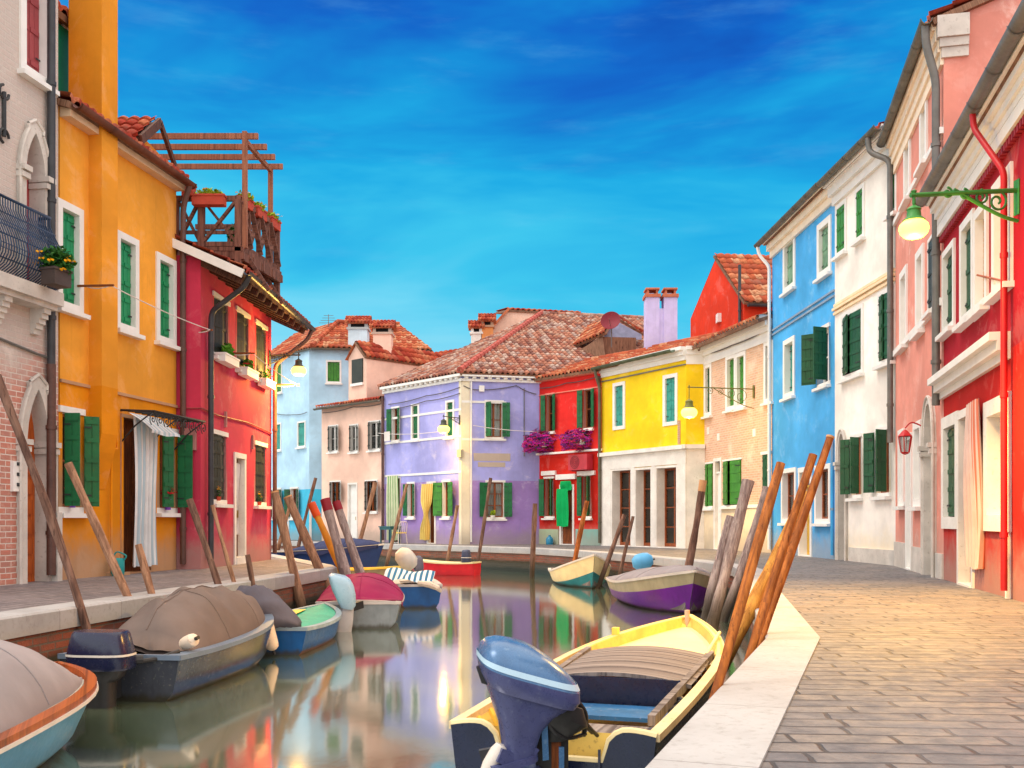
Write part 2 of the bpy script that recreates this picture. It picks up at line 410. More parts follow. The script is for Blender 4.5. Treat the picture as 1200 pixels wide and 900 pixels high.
def win(h, f, x0, x1, yt, yb, style='closed', fw=.1, frame=None, sh=None, rd=.2, aL=None, aR=None, sill=True, pd=.035,
        wood_=None, curtain=None, name='window', lintel_only=False, ny=2, rect=None, jar=0.0, frame_bottom=True, leafw=None):
    frame = frame or WHITE; sh = sh or GREEN; wood_ = wood_ or CASE
    if rect: u0, u1, z0, z1 = rect
    else: u0, u1, z1, z0 = f.u(x0), f.u(x1), f.z(x0, yt), f.z(x0, yb)
    z0 = max(z0, .02)
    mb = MB(); W, H = u1 - u0, z1 - z0
    e = .012
    f.cut(u0 - fw + e, u1 + fw - e, z0 - (fw if frame_bottom else 0) + (e if frame_bottom else -.001), z1 + fw - e)
    pp = .004 if lintel_only else pd
    f.box(mb, u0 - fw, u0, z0, z1, -rd, pp, 1 if lintel_only else 0); f.box(mb, u1, u1 + fw, z0, z1, -rd, pp, 1 if lintel_only else 0)
    f.box(mb, u0 - fw, u1 + fw, z1, z1 + fw, -rd, pd)
    if frame_bottom: f.box(mb, u0 - fw, u1 + fw, z0 - fw, z0, -rd, pp if not sill else pp)
    # room behind
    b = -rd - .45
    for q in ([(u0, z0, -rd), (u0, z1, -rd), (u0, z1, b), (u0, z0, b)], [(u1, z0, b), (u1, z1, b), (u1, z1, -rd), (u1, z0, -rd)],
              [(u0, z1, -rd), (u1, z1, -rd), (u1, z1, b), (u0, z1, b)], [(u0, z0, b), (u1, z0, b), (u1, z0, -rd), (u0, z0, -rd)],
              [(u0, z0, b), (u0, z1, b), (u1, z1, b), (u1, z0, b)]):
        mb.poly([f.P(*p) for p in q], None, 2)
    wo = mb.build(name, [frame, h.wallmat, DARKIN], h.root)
    if sill and frame_bottom:
        m = MB(); f.box(m, u0 - fw - .05, u1 + fw + .05, z0 - fw - .0 - .07, z0 - fw + .0, -.02, pd + .09)
        m.build('sill', frame, wo)
    def leaf(hu, sgn, ang, wd, d0):
        m = MB(); a = R(ang); dr = f.U * (-sgn * math.cos(a)) + f.n * math.sin(a)   # sgn +1 left hinge
        nn = dr.cross(ZUP)
        if nn.dot(f.n) < 0: nn = -nn
        o = f.P(hu, z0 + .015, d0); npk = max(2, int(round(wd / .14))); pw = wd / npk
        for k in range(npk):
            m.box(o + dr * (k * pw + .004) , dr * (pw - .008), ZUP * (H - .03), nn * .03)
        for zz in (.12, .5, .86) if H < 1.3 else (.07, .3, .5, .72, .92):
            m.box(o + dr * .02 + ZUP * (zz * H - .035) + nn * .031, dr * (wd - .04), ZUP * .07, nn * .014)
            m.box(o + dr * .02 + ZUP * (zz * H - .035) - nn * .015, dr * (wd - .04), ZUP * .07, nn * .014)
        # strap hinges
        for zz in (.12, .86):
            m.box(o + dr * .0 + ZUP * (zz * H - .012) + nn * .046, dr * wd * .45, ZUP * .024, nn * .006, 1)
        m.build('shutter', [sh, IRON], wo)
    if style == 'closed':
        lw = W / 2
        leaf(u0 + .004, 1, 180 - jar, lw - .008, -rd + .03); leaf(u1 - .004, -1, 180 - jar * .4, lw - .008, -rd + .03)
    elif style == 'bricked':
        m = MB(); q = [(u0, z0), (u1, z0), (u1, z1), (u0, z1)]
        m.poly([f.P(a, b_, -rd + .05) for a, b_ in q], q); m.build('brick_infill', BRICKFILL, wo)
    else:
        lw = leafw or W / 2
        if aL is not None: leaf(u0 - .01, 1, aL, lw, pd + .02)
        if aR is not None: leaf(u1 + .01, -1, aR, lw, pd + .02)
        # casement and glass
        m = MB(); d0, d1 = -rd + .02, -rd + .07; t = .05
        f.box(m, u0, u0 + t, z0, z1, d0, d1); f.box(m, u1 - t, u1, z0, z1, d0, d1)
        f.box(m, u0 + t, u1 - t, z0, z0 + t, d0, d1); f.box(m, u0 + t, u1 - t, z1 - t, z1, d0, d1)
        if W > .5: f.box(m, (u0 + u1) / 2 - .04, (u0 + u1) / 2 + .04, z0 + t, z1 - t, d0, d1 + .008)
        for k in range(1, ny):
            zz = z0 + H * k / ny; f.box(m, u0 + t, u1 - t, zz - .015, zz + .015, d0 + .008, d1 - .008)
        m.build('casement', wood_, wo)
        m = MB(); q = [(u0 + .02, z0 + .02), (u1 - .02, z0 + .02), (u1 - .02, z1 - .02), (u0 + .02, z1 - .02)]
        m.poly([f.P(a, b_, -rd + .035) for a, b_ in q], q); m.build('pane', PANE, wo)
        if curtain:
            m = MB(); lo, hi = curtain[0], curtain[1]; ua, ub = u0 + W * lo, u0 + W * hi; nn_ = 14
            zb = z0 + H * (curtain[2] if len(curtain) > 2 else 0.02)
            for k in range(nn_):
                a, b_ = ua + (ub - ua) * k / nn_, ua + (ub - ua) * (k + 1) / nn_
                da, db = -rd - .08 + .025 * math.sin(k * 1.9), -rd - .08 + .025 * math.sin((k + 1) * 1.9)
                m.poly([f.P(a, zb, da), f.P(b_, zb, db), f.P(b_, z1, db), f.P(a, z1, da)])
            m.build('curtain', LACE, wo, True, angle=0)
    return wo, (u0, u1, z0, z1)

def door(h, f, x0, x1, yt, fw=.13, frame=None, leafm=None, rd=.28, style='panel', transom=0.0, step=.0, rect=None, ajar=None):
    frame = frame or WHITE; leafm = leafm or WOODBR
    if rect: u0, u1, z0, z1 = rect
    else: u0, u1, z1, z0 = f.u(x0), f.u(x1), f.z(x0, yt), 0.02
    mb = MB(); W, H = u1 - u0, z1 - z0; e = .012
    f.cut(u0 - fw + e, u1 + fw - e, -.01, z1 + fw - e)
    f.box(mb, u0 - fw, u0, 0, z1, -rd, .03); f.box(mb, u1, u1 + fw, 0, z1, -rd, .03); f.box(mb, u0 - fw, u1 + fw, z1, z1 + fw, -rd, .035)
    f.box(mb, u0, u1, 0, .03 + step, -rd - .3, .05)
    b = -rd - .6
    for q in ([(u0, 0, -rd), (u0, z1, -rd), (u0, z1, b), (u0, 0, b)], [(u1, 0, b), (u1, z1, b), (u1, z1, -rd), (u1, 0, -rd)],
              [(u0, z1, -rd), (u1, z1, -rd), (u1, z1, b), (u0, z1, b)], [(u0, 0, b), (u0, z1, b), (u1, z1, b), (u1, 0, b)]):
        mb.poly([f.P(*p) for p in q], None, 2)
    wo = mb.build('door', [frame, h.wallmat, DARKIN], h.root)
    if style == 'open': return wo, (u0, u1, z0, z1)
    zt = z1 - transom
    m = MB(); d = -rd + .02; zb = .035 + step
    if style == 'panel':
        f.box(m, u0, u1, zb, zt, d, d + .05)
        n_ = max(1, int(W / .45)); pw = W / n_
        for k in range(n_):
            for (a, b_) in ((.06, .44), (.5, .94)):
                f.box(m, u0 + k * pw + .08, u0 + (k + 1) * pw - .08, zb + (zt - zb) * a, zb + (zt - zb) * b_, d + .051, d + .068)
        lo = m.build('leaf', leafm, wo)
        m = MB(); f.box(m, u1 - .14, u1 - .1, 1.0, 1.16, d + .069, d + .1); m.build('handle', BRASS, wo)
    elif style == 'glazed':
        t = .07
        f.box(m, u0, u0 + t, zb, z1, d, d + .06); f.box(m, u1 - t, u1, zb, z1, d, d + .06); f.box(m, u0 + t, u1 - t, z1 - t, z1, d, d + .06)
        f.box(m, u0 + t, u1 - t, zb, zb + .12, d, d + .06)
        for k in (1, 2, 3):
            zz = zb + (z1 - zb) * (.25 * k); f.box(m, u0 + t, u1 - t, zz - .02, zz + .02, d + .01, d + .05)
        f.box(m, (u0 + u1) / 2 - .03, (u0 + u1) / 2 + .03, zb + .12, z1 - t, d + .005, d + .055)
        m.build('casement', leafm, wo)
        m = MB(); q = [(u0 + .02, zb), (u1 - .02, zb), (u1 - .02, z1 - .02), (u0 + .02, z1 - .02)]
        m.poly([f.P(a, b_, d + .025) for a, b_ in q], q); m.build('pane', PANE, wo)
    if transom and style == 'panel':
        m = MB(); f.box(m, u0, u1, zt, zt + .06, -rd + .02, -rd + .12); f.box(m, (u0 + u1) / 2 - .02, (u0 + u1) / 2 + .02, zt + .06, z1, -rd + .02, -rd + .06); m.build('casement', leafm, wo)
        m = MB(); q = [(u0, zt + .05), (u1, zt + .05), (u1, z1), (u0, z1)]
        m.poly([f.P(a, b_, -rd + .03) for a, b_ in q], q); m.build('pane', PANE, wo)
    return wo, (u0, u1, z0, z1)

def tile_slope(mb_list, pts, mat_name=None, per=.21, T=.36, amp=.05, step=.035, parent=None, mats=None, name='roof', under=.10):
    """tiled slope over a convex polygon; pts[0]->pts[1] is the eave"""
    pts = [Vector(p) for p in pts]; o = pts[0]; U = (pts[1] - o).normalized()
    nrm = None
    for k in range(2, len(pts)):
        c = U.cross(pts[k] - o)
        if c.length > 1e-3: nrm = c.normalized(); break
    if nrm.z < 0: nrm = -nrm
    Vv = nrm.cross(U)
    if sum((p - o).dot(Vv) for p in pts) < 0: Vv = -Vv
    us = [(p - o).dot(U) for p in pts]; vs = [(p - o).dot(Vv) for p in pts]
    u0, u1, v1 = min(us) - per, max(us) + per, max(vs)
    bm = bmesh.new(); uvl = bm.loops.layers.uv.new('UVMap')
    nu = int((u1 - u0) / per * 6); rows = int(v1 / T) + 1
    prof = [amp * (abs(math.cos(math.pi * (k / 6.0))) ** .8) for k in range(6)]
    for r_ in range(rows):
        lines = []
        jit = [random.uniform(-.012, .012) for _ in range(nu // 6 + 3)]
        for (vv, hh) in ((r_ * T, step), ((r_ + 1) * T, 0.0)):
            lines.append([bm.verts.new(o + U * (u0 + k * per / 6) + Vv * (vv + (jit[k // 6] if hh else 0)) + nrm * (prof[k % 6] + hh + .01)) for k in range(nu + 1)])
        if r_:
            low = [bm.verts.new(o + U * (u0 + k * per / 6) + Vv * (r_ * T + jit[k // 6]) + nrm * (prof[k % 6] - .01)) for k in range(nu + 1)]
        else:
            low = [bm.verts.new(o + U * (u0 + k * per / 6) + Vv * (r_ * T + jit[k // 6]) + nrm * (-.03 if k % 6 in (2, 3, 4) else prof[k % 6] - .02)) for k in range(nu + 1)]
        for a, b in ((low, lines[0]), (lines[0], lines[1])):
            for k in range(nu):
                fc = bm.faces.new((a[k], a[k + 1], b[k + 1], b[k])); fc.smooth = True
                ti = (k + 1) // 3 * .5
                vals = ((k / 6, r_ + .02), ((k + 1) / 6, r_ + .02), ((k + 1) / 6, r_ + .98), (k / 6, r_ + .98))
                for lp, uvv in zip(fc.loops, vals): lp[uvl].uv = (min(max(uvv[0], math.floor(k / 6) + .01), math.floor(k / 6) + .99) + (0 if 1 else ti), uvv[1])
    cen = sum(pts, Vector()) / len(pts)
    for k in range(len(pts)):
        if k == 0: continue
        a, b = pts[k], pts[(k + 1) % len(pts)]
        if (b - a).length < 1e-4: continue
        pn = (b - a).cross(nrm).normalized()
        if pn.dot(cen - a) > 0: pn = -pn
        bmesh.ops.bisect_plane(bm, geom=bm.verts[:] + bm.edges[:] + bm.faces[:], plane_co=a, plane_no=pn, clear_outer=True)
    # boards below the tiles
    vb = [bm.verts.new(p - nrm * .035) for p in pts]; vc = [bm.verts.new(p - nrm * (.035 + under)) for p in pts]
    m2 = len(mats) - 1 if mats and len(mats) > 1 else 0
    fs = [bm.faces.new(vb), bm.faces.new(vc)] + [bm.faces.new((vb[k], vb[(k + 1) % len(pts)], vc[(k + 1) % len(pts)], vc[k])) for k in range(len(pts))]
    for q in fs:
        q.material_index = m2
        for lp in q.loops: lp[uvl].uv = ((lp.vert.co - o).dot(Vv), (lp.vert.co - o).dot(U))
    root = parent
    while root.parent: root = root.parent
    bm.transform(Matrix.Translation(-root.location))
    me = bpy.data.meshes.new(name); bm.to_mesh(me); bm.free()
    for mt in mats: me.materials.append(mt)
    ob = bpy.data.objects.new(name, me); C.objects.link(ob); ob.parent = parent
    return ob
def ridge(h_parent, a, b, mat, r=.1, name='ridge_tiles'):
    mb = MB(); a, b = Vector(a), Vector(b); n = max(2, int((b - a).length / .4))
    for k in range(n):
        p, q = a.lerp(b, k / n), a.lerp(b, (k + 1.12) / n)
        mb.tube([p, q], [r * 1.08, r * .9], 8, True)
    for i in range(len(mb.uv)): mb.uv[i] = [(i // 10 * 1.0 + .3 + .1 * t[0], i // 10 + .2 + .5 * (t[1] % 1)) for t in mb.uv[i]]
    return mb.build(name, mat, h_parent, True)

class House:
    def __init__(s, name, label, fronts, wallmat, zeave, cat='house', depth=5.0, zlow=-.03):
        s.faces = [Face(a, b) for a, b in fronts]; f = s.faces[0]
        s.root = thing(name, label, cat, (f.a.x, f.a.y, 0)); s.wallmat = wallmat; s.ze = zeave; s.depth = depth; s.zlow = zlow
        s.extra = []
    def f(s, i=0): return s.faces[i]
    def walls(s, mats=None, pitch=.35, gable=True, nb=None, sides=True, ztop=None):
        """all facades with their openings, plus side and back walls (gable ends follow a ridge parallel to the front)"""
        mb = MB(); zt = ztop or s.ze
        for i, f in enumerate(s.faces): wall_mesh(mb, f, s.zlow, zt)
        a = s.faces[0].a; b = s.faces[-1].b
        na, nb_ = s.faces[0].n, s.faces[-1].n
        n = nb if nb is not None else (na + nb_).normalized()
        if sides:
            A2, B2 = a - n * s.depth, b - n * s.depth; rz = zt + pitch * s.depth / 2
            for P, Q in ((a, A2), (b, B2)):
                L = (Q - P).length
                pts = [(0, s.zlow), (L, s.zlow), (L, zt)] + ([(L / 2, rz)] if gable else []) + [(0, zt)]
                d = (Q - P).normalized()
                mb.poly([P + d * u + ZUP * z for u, z in pts], pts)
            L = (B2 - A2).length
            mb.poly([A2 + ZUP * s.zlow, B2 + ZUP * s.zlow, B2 + ZUP * zt, A2 + ZUP * zt], [(0, 0), (L, 0), (L, zt), (0, zt)])
            mb.poly([a + ZUP * zt, b + ZUP * zt, B2 + ZUP * zt, A2 + ZUP * zt])
        for q in s.extra: mb.poly(*q)
        return mb.build('wall', mats or s.wallmat, s.root)
    def gable_roof(s, mats, pitch=.35, oh=.3, side=.08, tile=True):
        f = s.faces[0]; a, b = s.faces[0].a, s.faces[-1].b
        U = (b - a).normalized(); n = f.n if len(s.faces) == 1 else V(U.y, -U.x, 0)
        if n.dot(f.n) < 0: n = -n
        D = s.depth; z0 = s.ze + .05
        E0, E1 = a - U * side + n * oh + ZUP * (z0 - pitch * oh), b + U * side + n * oh + ZUP * (z0 - pitch * oh)
        r0, r1 = a - U * side - n * D / 2 + ZUP * (z0 + pitch * D / 2), b + U * side - n * D / 2 + ZUP * (z0 + pitch * D / 2)
        B0, B1 = a - U * side - n * (D + .1) + ZUP * (z0 - pitch * .1), b + U * side - n * (D + .1) + ZUP * (z0 - pitch * .1)
        ro = tile_slope(None, [E0, E1, r1, r0], mats=mats, parent=s.root)
        m = MB(); m.poly([B1, B0, r0, r1], [(0, 0), (5, 0), (5, 8), (0, 8)])
        m.build('roof', mats[0], s.root)
        ridge(ro, r0 + ZUP * .05, r1 + ZUP * .05, mats[0])
        return E0, E1, r0, r1
    def cornice(s, prof, mat=None, i=0, name='cornice', e=.0, z=None):
        """prof: list of (height above base, projection) steps, top at eave"""
        f = s.faces[i]; mb = MB(); zt = s.ze if z is None else z
        for (za, zb, d) in prof: f.box(mb, -e, f.L + e, zt + za, zt + zb, -.01, d)
        return mb.build(name, mat or WHITE2, s.root)
    def band(s, f, x0, y0, x1=None, h=.08, d=.03, mat=None, name='string_course', u0=0.0, u1=None):
        z = f.z(x0, y0); mb = MB(); f.box(mb, u0, f.L if u1 is None else u1, z - h / 2, z + h / 2, -.01, d)
        return mb.build(name, mat or WHITE2, s.root)
    def pipe(s, pts, r=.05, mat=None, name='drainpipe', clips=True):
        mb = MB(); P = smooth_path(pts, r * 2.5); mb.tube(P, r, 10)
        if clips:
            a, b = Vector(pts[-2]), Vector(pts[-1]); n = max(1, int((b - a).length / 1.6))
            for k in range(1, n + 1):
                p = a.lerp(b, (k - .4) / n); mb.tube([p - ZUP * .03, p + ZUP * .03], r * 1.22, 10)
        return mb.build(name, mat or PIPEBK, s.root, True)
    def gutter(s, a, b, r=.075, mat=None):
        mb = MB(); a, b = Vector(a), Vector(b); d = (b - a).normalized(); sd_ = d.cross(ZUP).normalized(); n = 8
        out = []
        for p in (a, b):
            ring = [p + sd_ * (r * math.cos(math.pi + math.pi * k / n)) + ZUP * (r * math.sin(math.pi + math.pi * k / n)) for k in range(n + 1)]
            ring += [p + sd_ * (r * .86 * math.cos(-math.pi * k / n)) + ZUP * (r * .86 * math.sin(-math.pi * k / n)) for k in range(n + 1)]
            out.append(ring)
        mb.loft(out)
        k = max(2, int((b - a).length / .9))
        for j in range(k + 1):
            p = a.lerp(b, (j + .02) / (k + .04)); q = p + d * .03
            ring2 = lambda c: [c + sd_ * (r * 1.12 * math.cos(math.pi + math.pi * t / n)) + ZUP * (r * 1.12 * math.sin(math.pi + math.pi * t / n)) for t in range(n + 1)]
            mb.loft([ring2(p), ring2(q)], caps=False, closed=False)
        return mb.build('gutter', mat or ZINC, s.root, True)
def pieces(name, mat, parent, boxes, f):
    """one part object per box (u0,u1,z0,z1,d0,d1) on a facade"""
    for b in boxes:
        m = MB(); f.box(m, *b); m.build(name, mat, parent)
def smooth_path(pts, r):
    pts = [Vector(p) for p in pts]; out = [pts[0]]
    for i in range(1, len(pts) - 1):
        a, b, c = pts[i - 1], pts[i], pts[i + 1]
        ra = min(r, (a - b).length * .45); rc = min(r, (c - b).length * .45)
        p, q = b + (a - b).normalized() * ra, b + (c - b).normalized() * rc
        for k in range(5):
            t = k / 4; out.append(p * (1 - t) ** 2 + b * 2 * t * (1 - t) + q * t * t)
    out.append(pts[-1]); return out
LACE = cloth('lace_curtain', (.72, .72, .70, 1))
BRASS = paint('brass', (.5, .36, .14, 1), .35, .2, .8)
BRICKFILL = brick('infill_brick', [S(196, 150, 110), S(180, 128, 92), S(210, 170, 130)], (.5, .45, .4, 1))
RAFTER = wood('rafter_wood', S(112, 74, 58), S(60, 38, 32))
SOFFIT = wood('soffit_wood', S(150, 112, 88), S(96, 66, 50))
def chimney(h, P, sx, sy, z0, z1, mat, cap=None, tile=None, U=V(1, 0, 0), kind='tile'):
    U = Vector(U).normalized(); N = V(-U.y, U.x, 0); mb = MB(); P = Vector(P)
    mb.box(P - U * sx / 2 - N * sy / 2 + ZUP * z0, U * sx, N * sy, ZUP * (z1 - z0))
    c = mb.build('chimney', mat, h.root)
    mb = MB(); o = P + ZUP * z1
    mb.box(o - U * (sx / 2 + .07) - N * (sy / 2 + .07), U * (sx + .14), N * (sy + .14), ZUP * .1)
    if kind == 'tile':
        for a in (-1, 1):
            for b in (-1, 1): mb.box(o + U * (a * (sx / 2 - .06) - .07) + N * (b * (sy / 2 - .06) - .07) + ZUP * .1, U * .14, N * .14, ZUP * .22)
        mb.box(o - U * (sx / 2 - .1) - N * (sy / 2 - .1) + ZUP * .1, U * (sx - .2), N * (sy - .2), ZUP * .18, 1)
        mb.build('chimney_cap', [cap or mat, DARKIN], c)
        zz = z1 + .33; e = .16
        A = [P + U * (a * (sx / 2 + e)) + N * (b * (sy / 2 + e)) + ZUP * zz for a, b in ((-1, -1), (1, -1), (1, 1), (-1, 1))]
        T0, T1 = P - U * (sx / 2 + e) + ZUP * (zz + .38), P + U * (sx / 2 + e) + ZUP * (zz + .38)
        tile_slope(None, [A[0], A[1], T1, T0], mats=[tile or TILE_R], parent=c, name='tile_hood', per=.17, T=.25, under=.04)
        tile_slope(None, [A[2], A[3], T0, T1], mats=[tile or TILE_R], parent=c, name='tile_hood', per=.17, T=.25, under=.04)
    else:
        mb.box(o - U * (sx / 2 + .02) - N * (sy / 2 + .02) + ZUP * .1, U * (sx + .04), N * (sy + .04), ZUP * .12, 0)
        mb.build('chimney_cap', [cap or mat, DARKIN], c)
    return c

# ------------------------------------------------------------------ the setting: water, quays, pavements
def plan(pts): return [V(x, y, 0) for x, y in pts]
KIN = [(-2.6, -5), (0.516, 3.75), (2.02, 8.0), (3.2, 13.8), (4.25, 18.5), (4.55, 21), (4.2, 24.2), (3.3, 28.2), (2.1, 32.2), (.6, 35.6), (-1.6, 38.2), (-4.6, 41.2), (-8, 45.2), (-12, 49.5), (-24, 62)]
LIN = [(-6.75, -5), (-4.78, 9.56), (-3.97, 15.9), (-3.5, 20.3), (-3.75, 21.3), (-6.6, 28.4), (-9, 32), (-22, 50)]
def offset(pts, d):
    out = []
    for i, p in enumerate(pts):
        p = V(*p, 0); a = V(*pts[max(0, i - 1)], 0); b = V(*pts[min(len(pts) - 1, i + 1)], 0)
        d1 = (p - a).normalized() if i else (b - p).normalized(); d2 = (b - p).normalized() if i < len(pts) - 1 else d1
        n1, n2 = V(d1.y, -d1.x, 0), V(d2.y, -d2.x, 0); m = (n1 + n2).normalized(); k = d / max(.5, m.dot(n1))
        out.append(p + m * k)
    return out
def paving(name, rot, cols, seed):
    n = NT(name); o = n.obj(); wob = n.noise(o, 1.3, 3)
    vec = n.mapping(o, (1, 1, 1), (0, 0, rot))
    nc = n.n('ShaderNodeTexNoise', {'Vector': o, 'Scale': 5.0, 'Detail': 3.0}).outputs[1]
    off = n.n('ShaderNodeVectorMath', {0: nc, 1: (.5, .5, .5)}, operation='SUBTRACT').outputs[0]
    off = n.n('ShaderNodeVectorMath', {0: off, 3: .05}, operation='SCALE').outputs[0]
    vec = n.n('ShaderNodeVectorMath', {0: vec, 1: off}, operation='ADD').outputs[0]
    kw = {'Vector': vec, 'Scale': 1.0, 'Mortar Size': .014, 'Mortar Smooth': .5, 'Brick Width': .43, 'Row Height': .17}
    b = n.n('ShaderNodeTexBrick', {**kw, 'Color1': cols[0], 'Color2': cols[1], 'Mortar': cols[3], 'Bias': 0.0}, offset=.37, squash=1.35, squash_frequency=3)
    b2 = n.n('ShaderNodeTexBrick', {**kw, 'Color1': (0, 0, 0, 1), 'Color2': (1, 1, 1, 1), 'Mortar': (.0, .0, .0, 1), 'Bias': -.35}, offset=.37, squash=1.35, squash_frequency=3)
    big = n.noise(o, .7, 6, .65); fine = n.noise(o, 30, 6, .7); mid = n.noise(n.mapping(o, (1, 1, 1)), 7, 5, .65)
    c = n.mix(n.math('MULTIPLY', b2.outputs[0], .8), b.outputs[0], cols[2])
    c = n.mix(n.math('MULTIPLY', n.rng(mid, .35, .7), .55), c, sc3(cols[0], .5))
    c = n.mix(n.math('MULTIPLY', n.rng(big, .42, .7), .5), c, sc3(cols[1], 1.25))
    c = n.mix(n.math('MULTIPLY', n.rng(fine, .5, .75), .4), c, sc3(cols[3], .9))
    h = n.math('ADD', n.math('ADD', n.math('MULTIPLY', b.outputs[1], -1.3), n.math('MULTIPLY', b2.outputs[0], .35)), n.math('ADD', n.math('MULTIPLY', fine, .45), n.math('MULTIPLY', mid, .7)))
    n.bump(h, .55, .014)
    return n.fin(c, n.rng(mid, .3, .7, .5, .72), spec=.4)
PAVE_R = paving('trachyte_paving', R(4), [S(104, 103, 108), S(120, 116, 116), S(144, 132, 122), S(42, 42, 49)], 0)
PAVE_L = paving('trachyte_paving_left', R(-80), [S(122, 115, 118), S(136, 127, 128), S(152, 138, 132), S(64, 60, 64)], 3)
def kerbmat():
    n = NT('istrian_stone'); uv = n.uv(); o = n.obj(); a = n.noise(o, 1.6, 6, .65); f_ = n.noise(o, 22, 6, .7)
    sx = n.n('ShaderNodeSeparateXYZ', {0: uv}).outputs[0]
    fr = n.math('FRACT', n.math('MULTIPLY', sx, 1 / 1.25)); j = n.math('LESS_THAN', n.math('ABSOLUTE', n.math('SUBTRACT', fr, .5)), .0035)
    blk = n.n('ShaderNodeTexWhiteNoise', {'W': n.math('FLOOR', n.math('ADD', n.math('MULTIPLY', sx, 1 / 1.25), .5))}, noise_dimensions='1D').outputs[0]
    c = n.mix(n.rng(a, .3, .72), (.43, .43, .435, 1), (.32, .31, .31, 1)); c = n.mix(n.math('MULTIPLY', blk, .5), c, (.5, .48, .46, 1))
    c = n.mix(n.math('MULTIPLY', n.rng(f_, .5, .7), .5), c, (.26, .24, .22, 1)); c = n.mix(n.math('MULTIPLY', n.rng(n.noise(o, 5, 7, .75, .4), .56, .70), .6), c, (.22, .2, .18, 1))
    z = n.n('ShaderNodeSeparateXYZ', {0: o}).outputs[2]
    c = n.mix(n.math('MULTIPLY', n.rng(n.math('ADD', z, n.math('MULTIPLY', a, .12)), -.02, -.16), .6), c, (.38, .34, .29, 1))
    c = n.mix(n.math('MULTIPLY', j, .75), c, (.16, .15, .14, 1))
    n.bump(n.math('ADD', f_, n.math('MULTIPLY', j, -3.0)), .25, .008)
    return n.fin(c, .62, spec=.4)
KERB = kerbmat()
def quaywall():
    n = NT('quay_brick'); uv = n.uv(); z = n.n('ShaderNodeSeparateXYZ', {0: uv}).outputs[1]
    b = n.n('ShaderNodeTexBrick', {'Vector': uv, 'Color1': S(150, 84, 62), 'Color2': S(118, 66, 52), 'Mortar': S(110, 96, 84), 'Scale': 1.0, 'Mortar Size': .01, 'Brick Width': .26, 'Row Height': .08})
    a = n.noise(uv, 1.7, 7, .7, .3); f_ = n.noise(uv, 18, 5, .7)
    c = n.mix(n.math('MULTIPLY', n.rng(a, .45, .65), .7), b.outputs[0], S(98, 84, 72))
    zz = n.math('ADD', z, n.math('MULTIPLY', n.math('SUBTRACT', a, .5), .22))
    c = n.mix(n.rng(zz, -.40, -.52), c, n.mix(n.rng(f_, .3, .7), S(72, 62, 46), S(52, 50, 34)))
    c = n.mix(n.rng(zz, -.64, -.76), c, S(34, 38, 24))
    n.bump(n.math('ADD', n.math('MULTIPLY', b.outputs[1], -1.0), f_), .7, .02)
    return n.fin(c, n.rng(zz, -.6, -.5, .35, .9), spec=.35)
QWALL = quaywall()
def watermat():
    n = NT('canal_water'); o = n.obj()
    a = n.noise(n.mapping(o, (1, .42, 1)), 1.3, 3, .5, .4); b = n.noise(n.mapping(o, (1, .5, 1)), 5.5, 3, .55); 
    c = n.mix(n.rng(n.noise(o, .35, 3), .35, .65), S(72, 86, 66), S(92, 102, 82))
    n.bump(n.math('ADD', n.math('MULTIPLY', a, 1.0), n.math('MULTIPLY', b, .22)), .022, .1)
    n.set(n.b, 'IOR', 1.33); n.fin(c, .1)
    # still, silty water mirrors strongly even at steeper angles
    g = n.n('ShaderNodeBsdfGlossy', {0: (.96, .97, .97, 1), 1: .075}); bp_ = [x for x in n.t.nodes if x.type == 'BUMP'][0]; n.t.links.new(bp_.outputs[0], g.inputs['Normal'])
    d_ = n.n('ShaderNodeBsdfDiffuse', {0: c}); fr = n.n('ShaderNodeFresnel', {0: 1.45})
    fac = n.math('ADD', n.math('MULTIPLY', fr.outputs[0], .65), .40, True)
    mx = n.n('ShaderNodeMixShader', {0: fac, 1: d_.outputs[0], 2: g.outputs[0]}); n.t.links.new(mx.outputs[0], n.t.nodes['Material Output'].inputs[0]); return n.mat
WATER = watermat()
mb = MB(); mb.poly([(-300, -60, -2.6), (300, -60, -2.6), (300, 900, -2.6), (-300, 900, -2.6)]); struct(mb.build('ground', paint('canal_mud', (.06, .06, .045, 1), .9)))
mb = MB(); mb.poly([(-90, -30, WZ), (90, -30, WZ), (90, 160, WZ), (-90, 160, WZ)]); struct(mb.build('water', WATER))
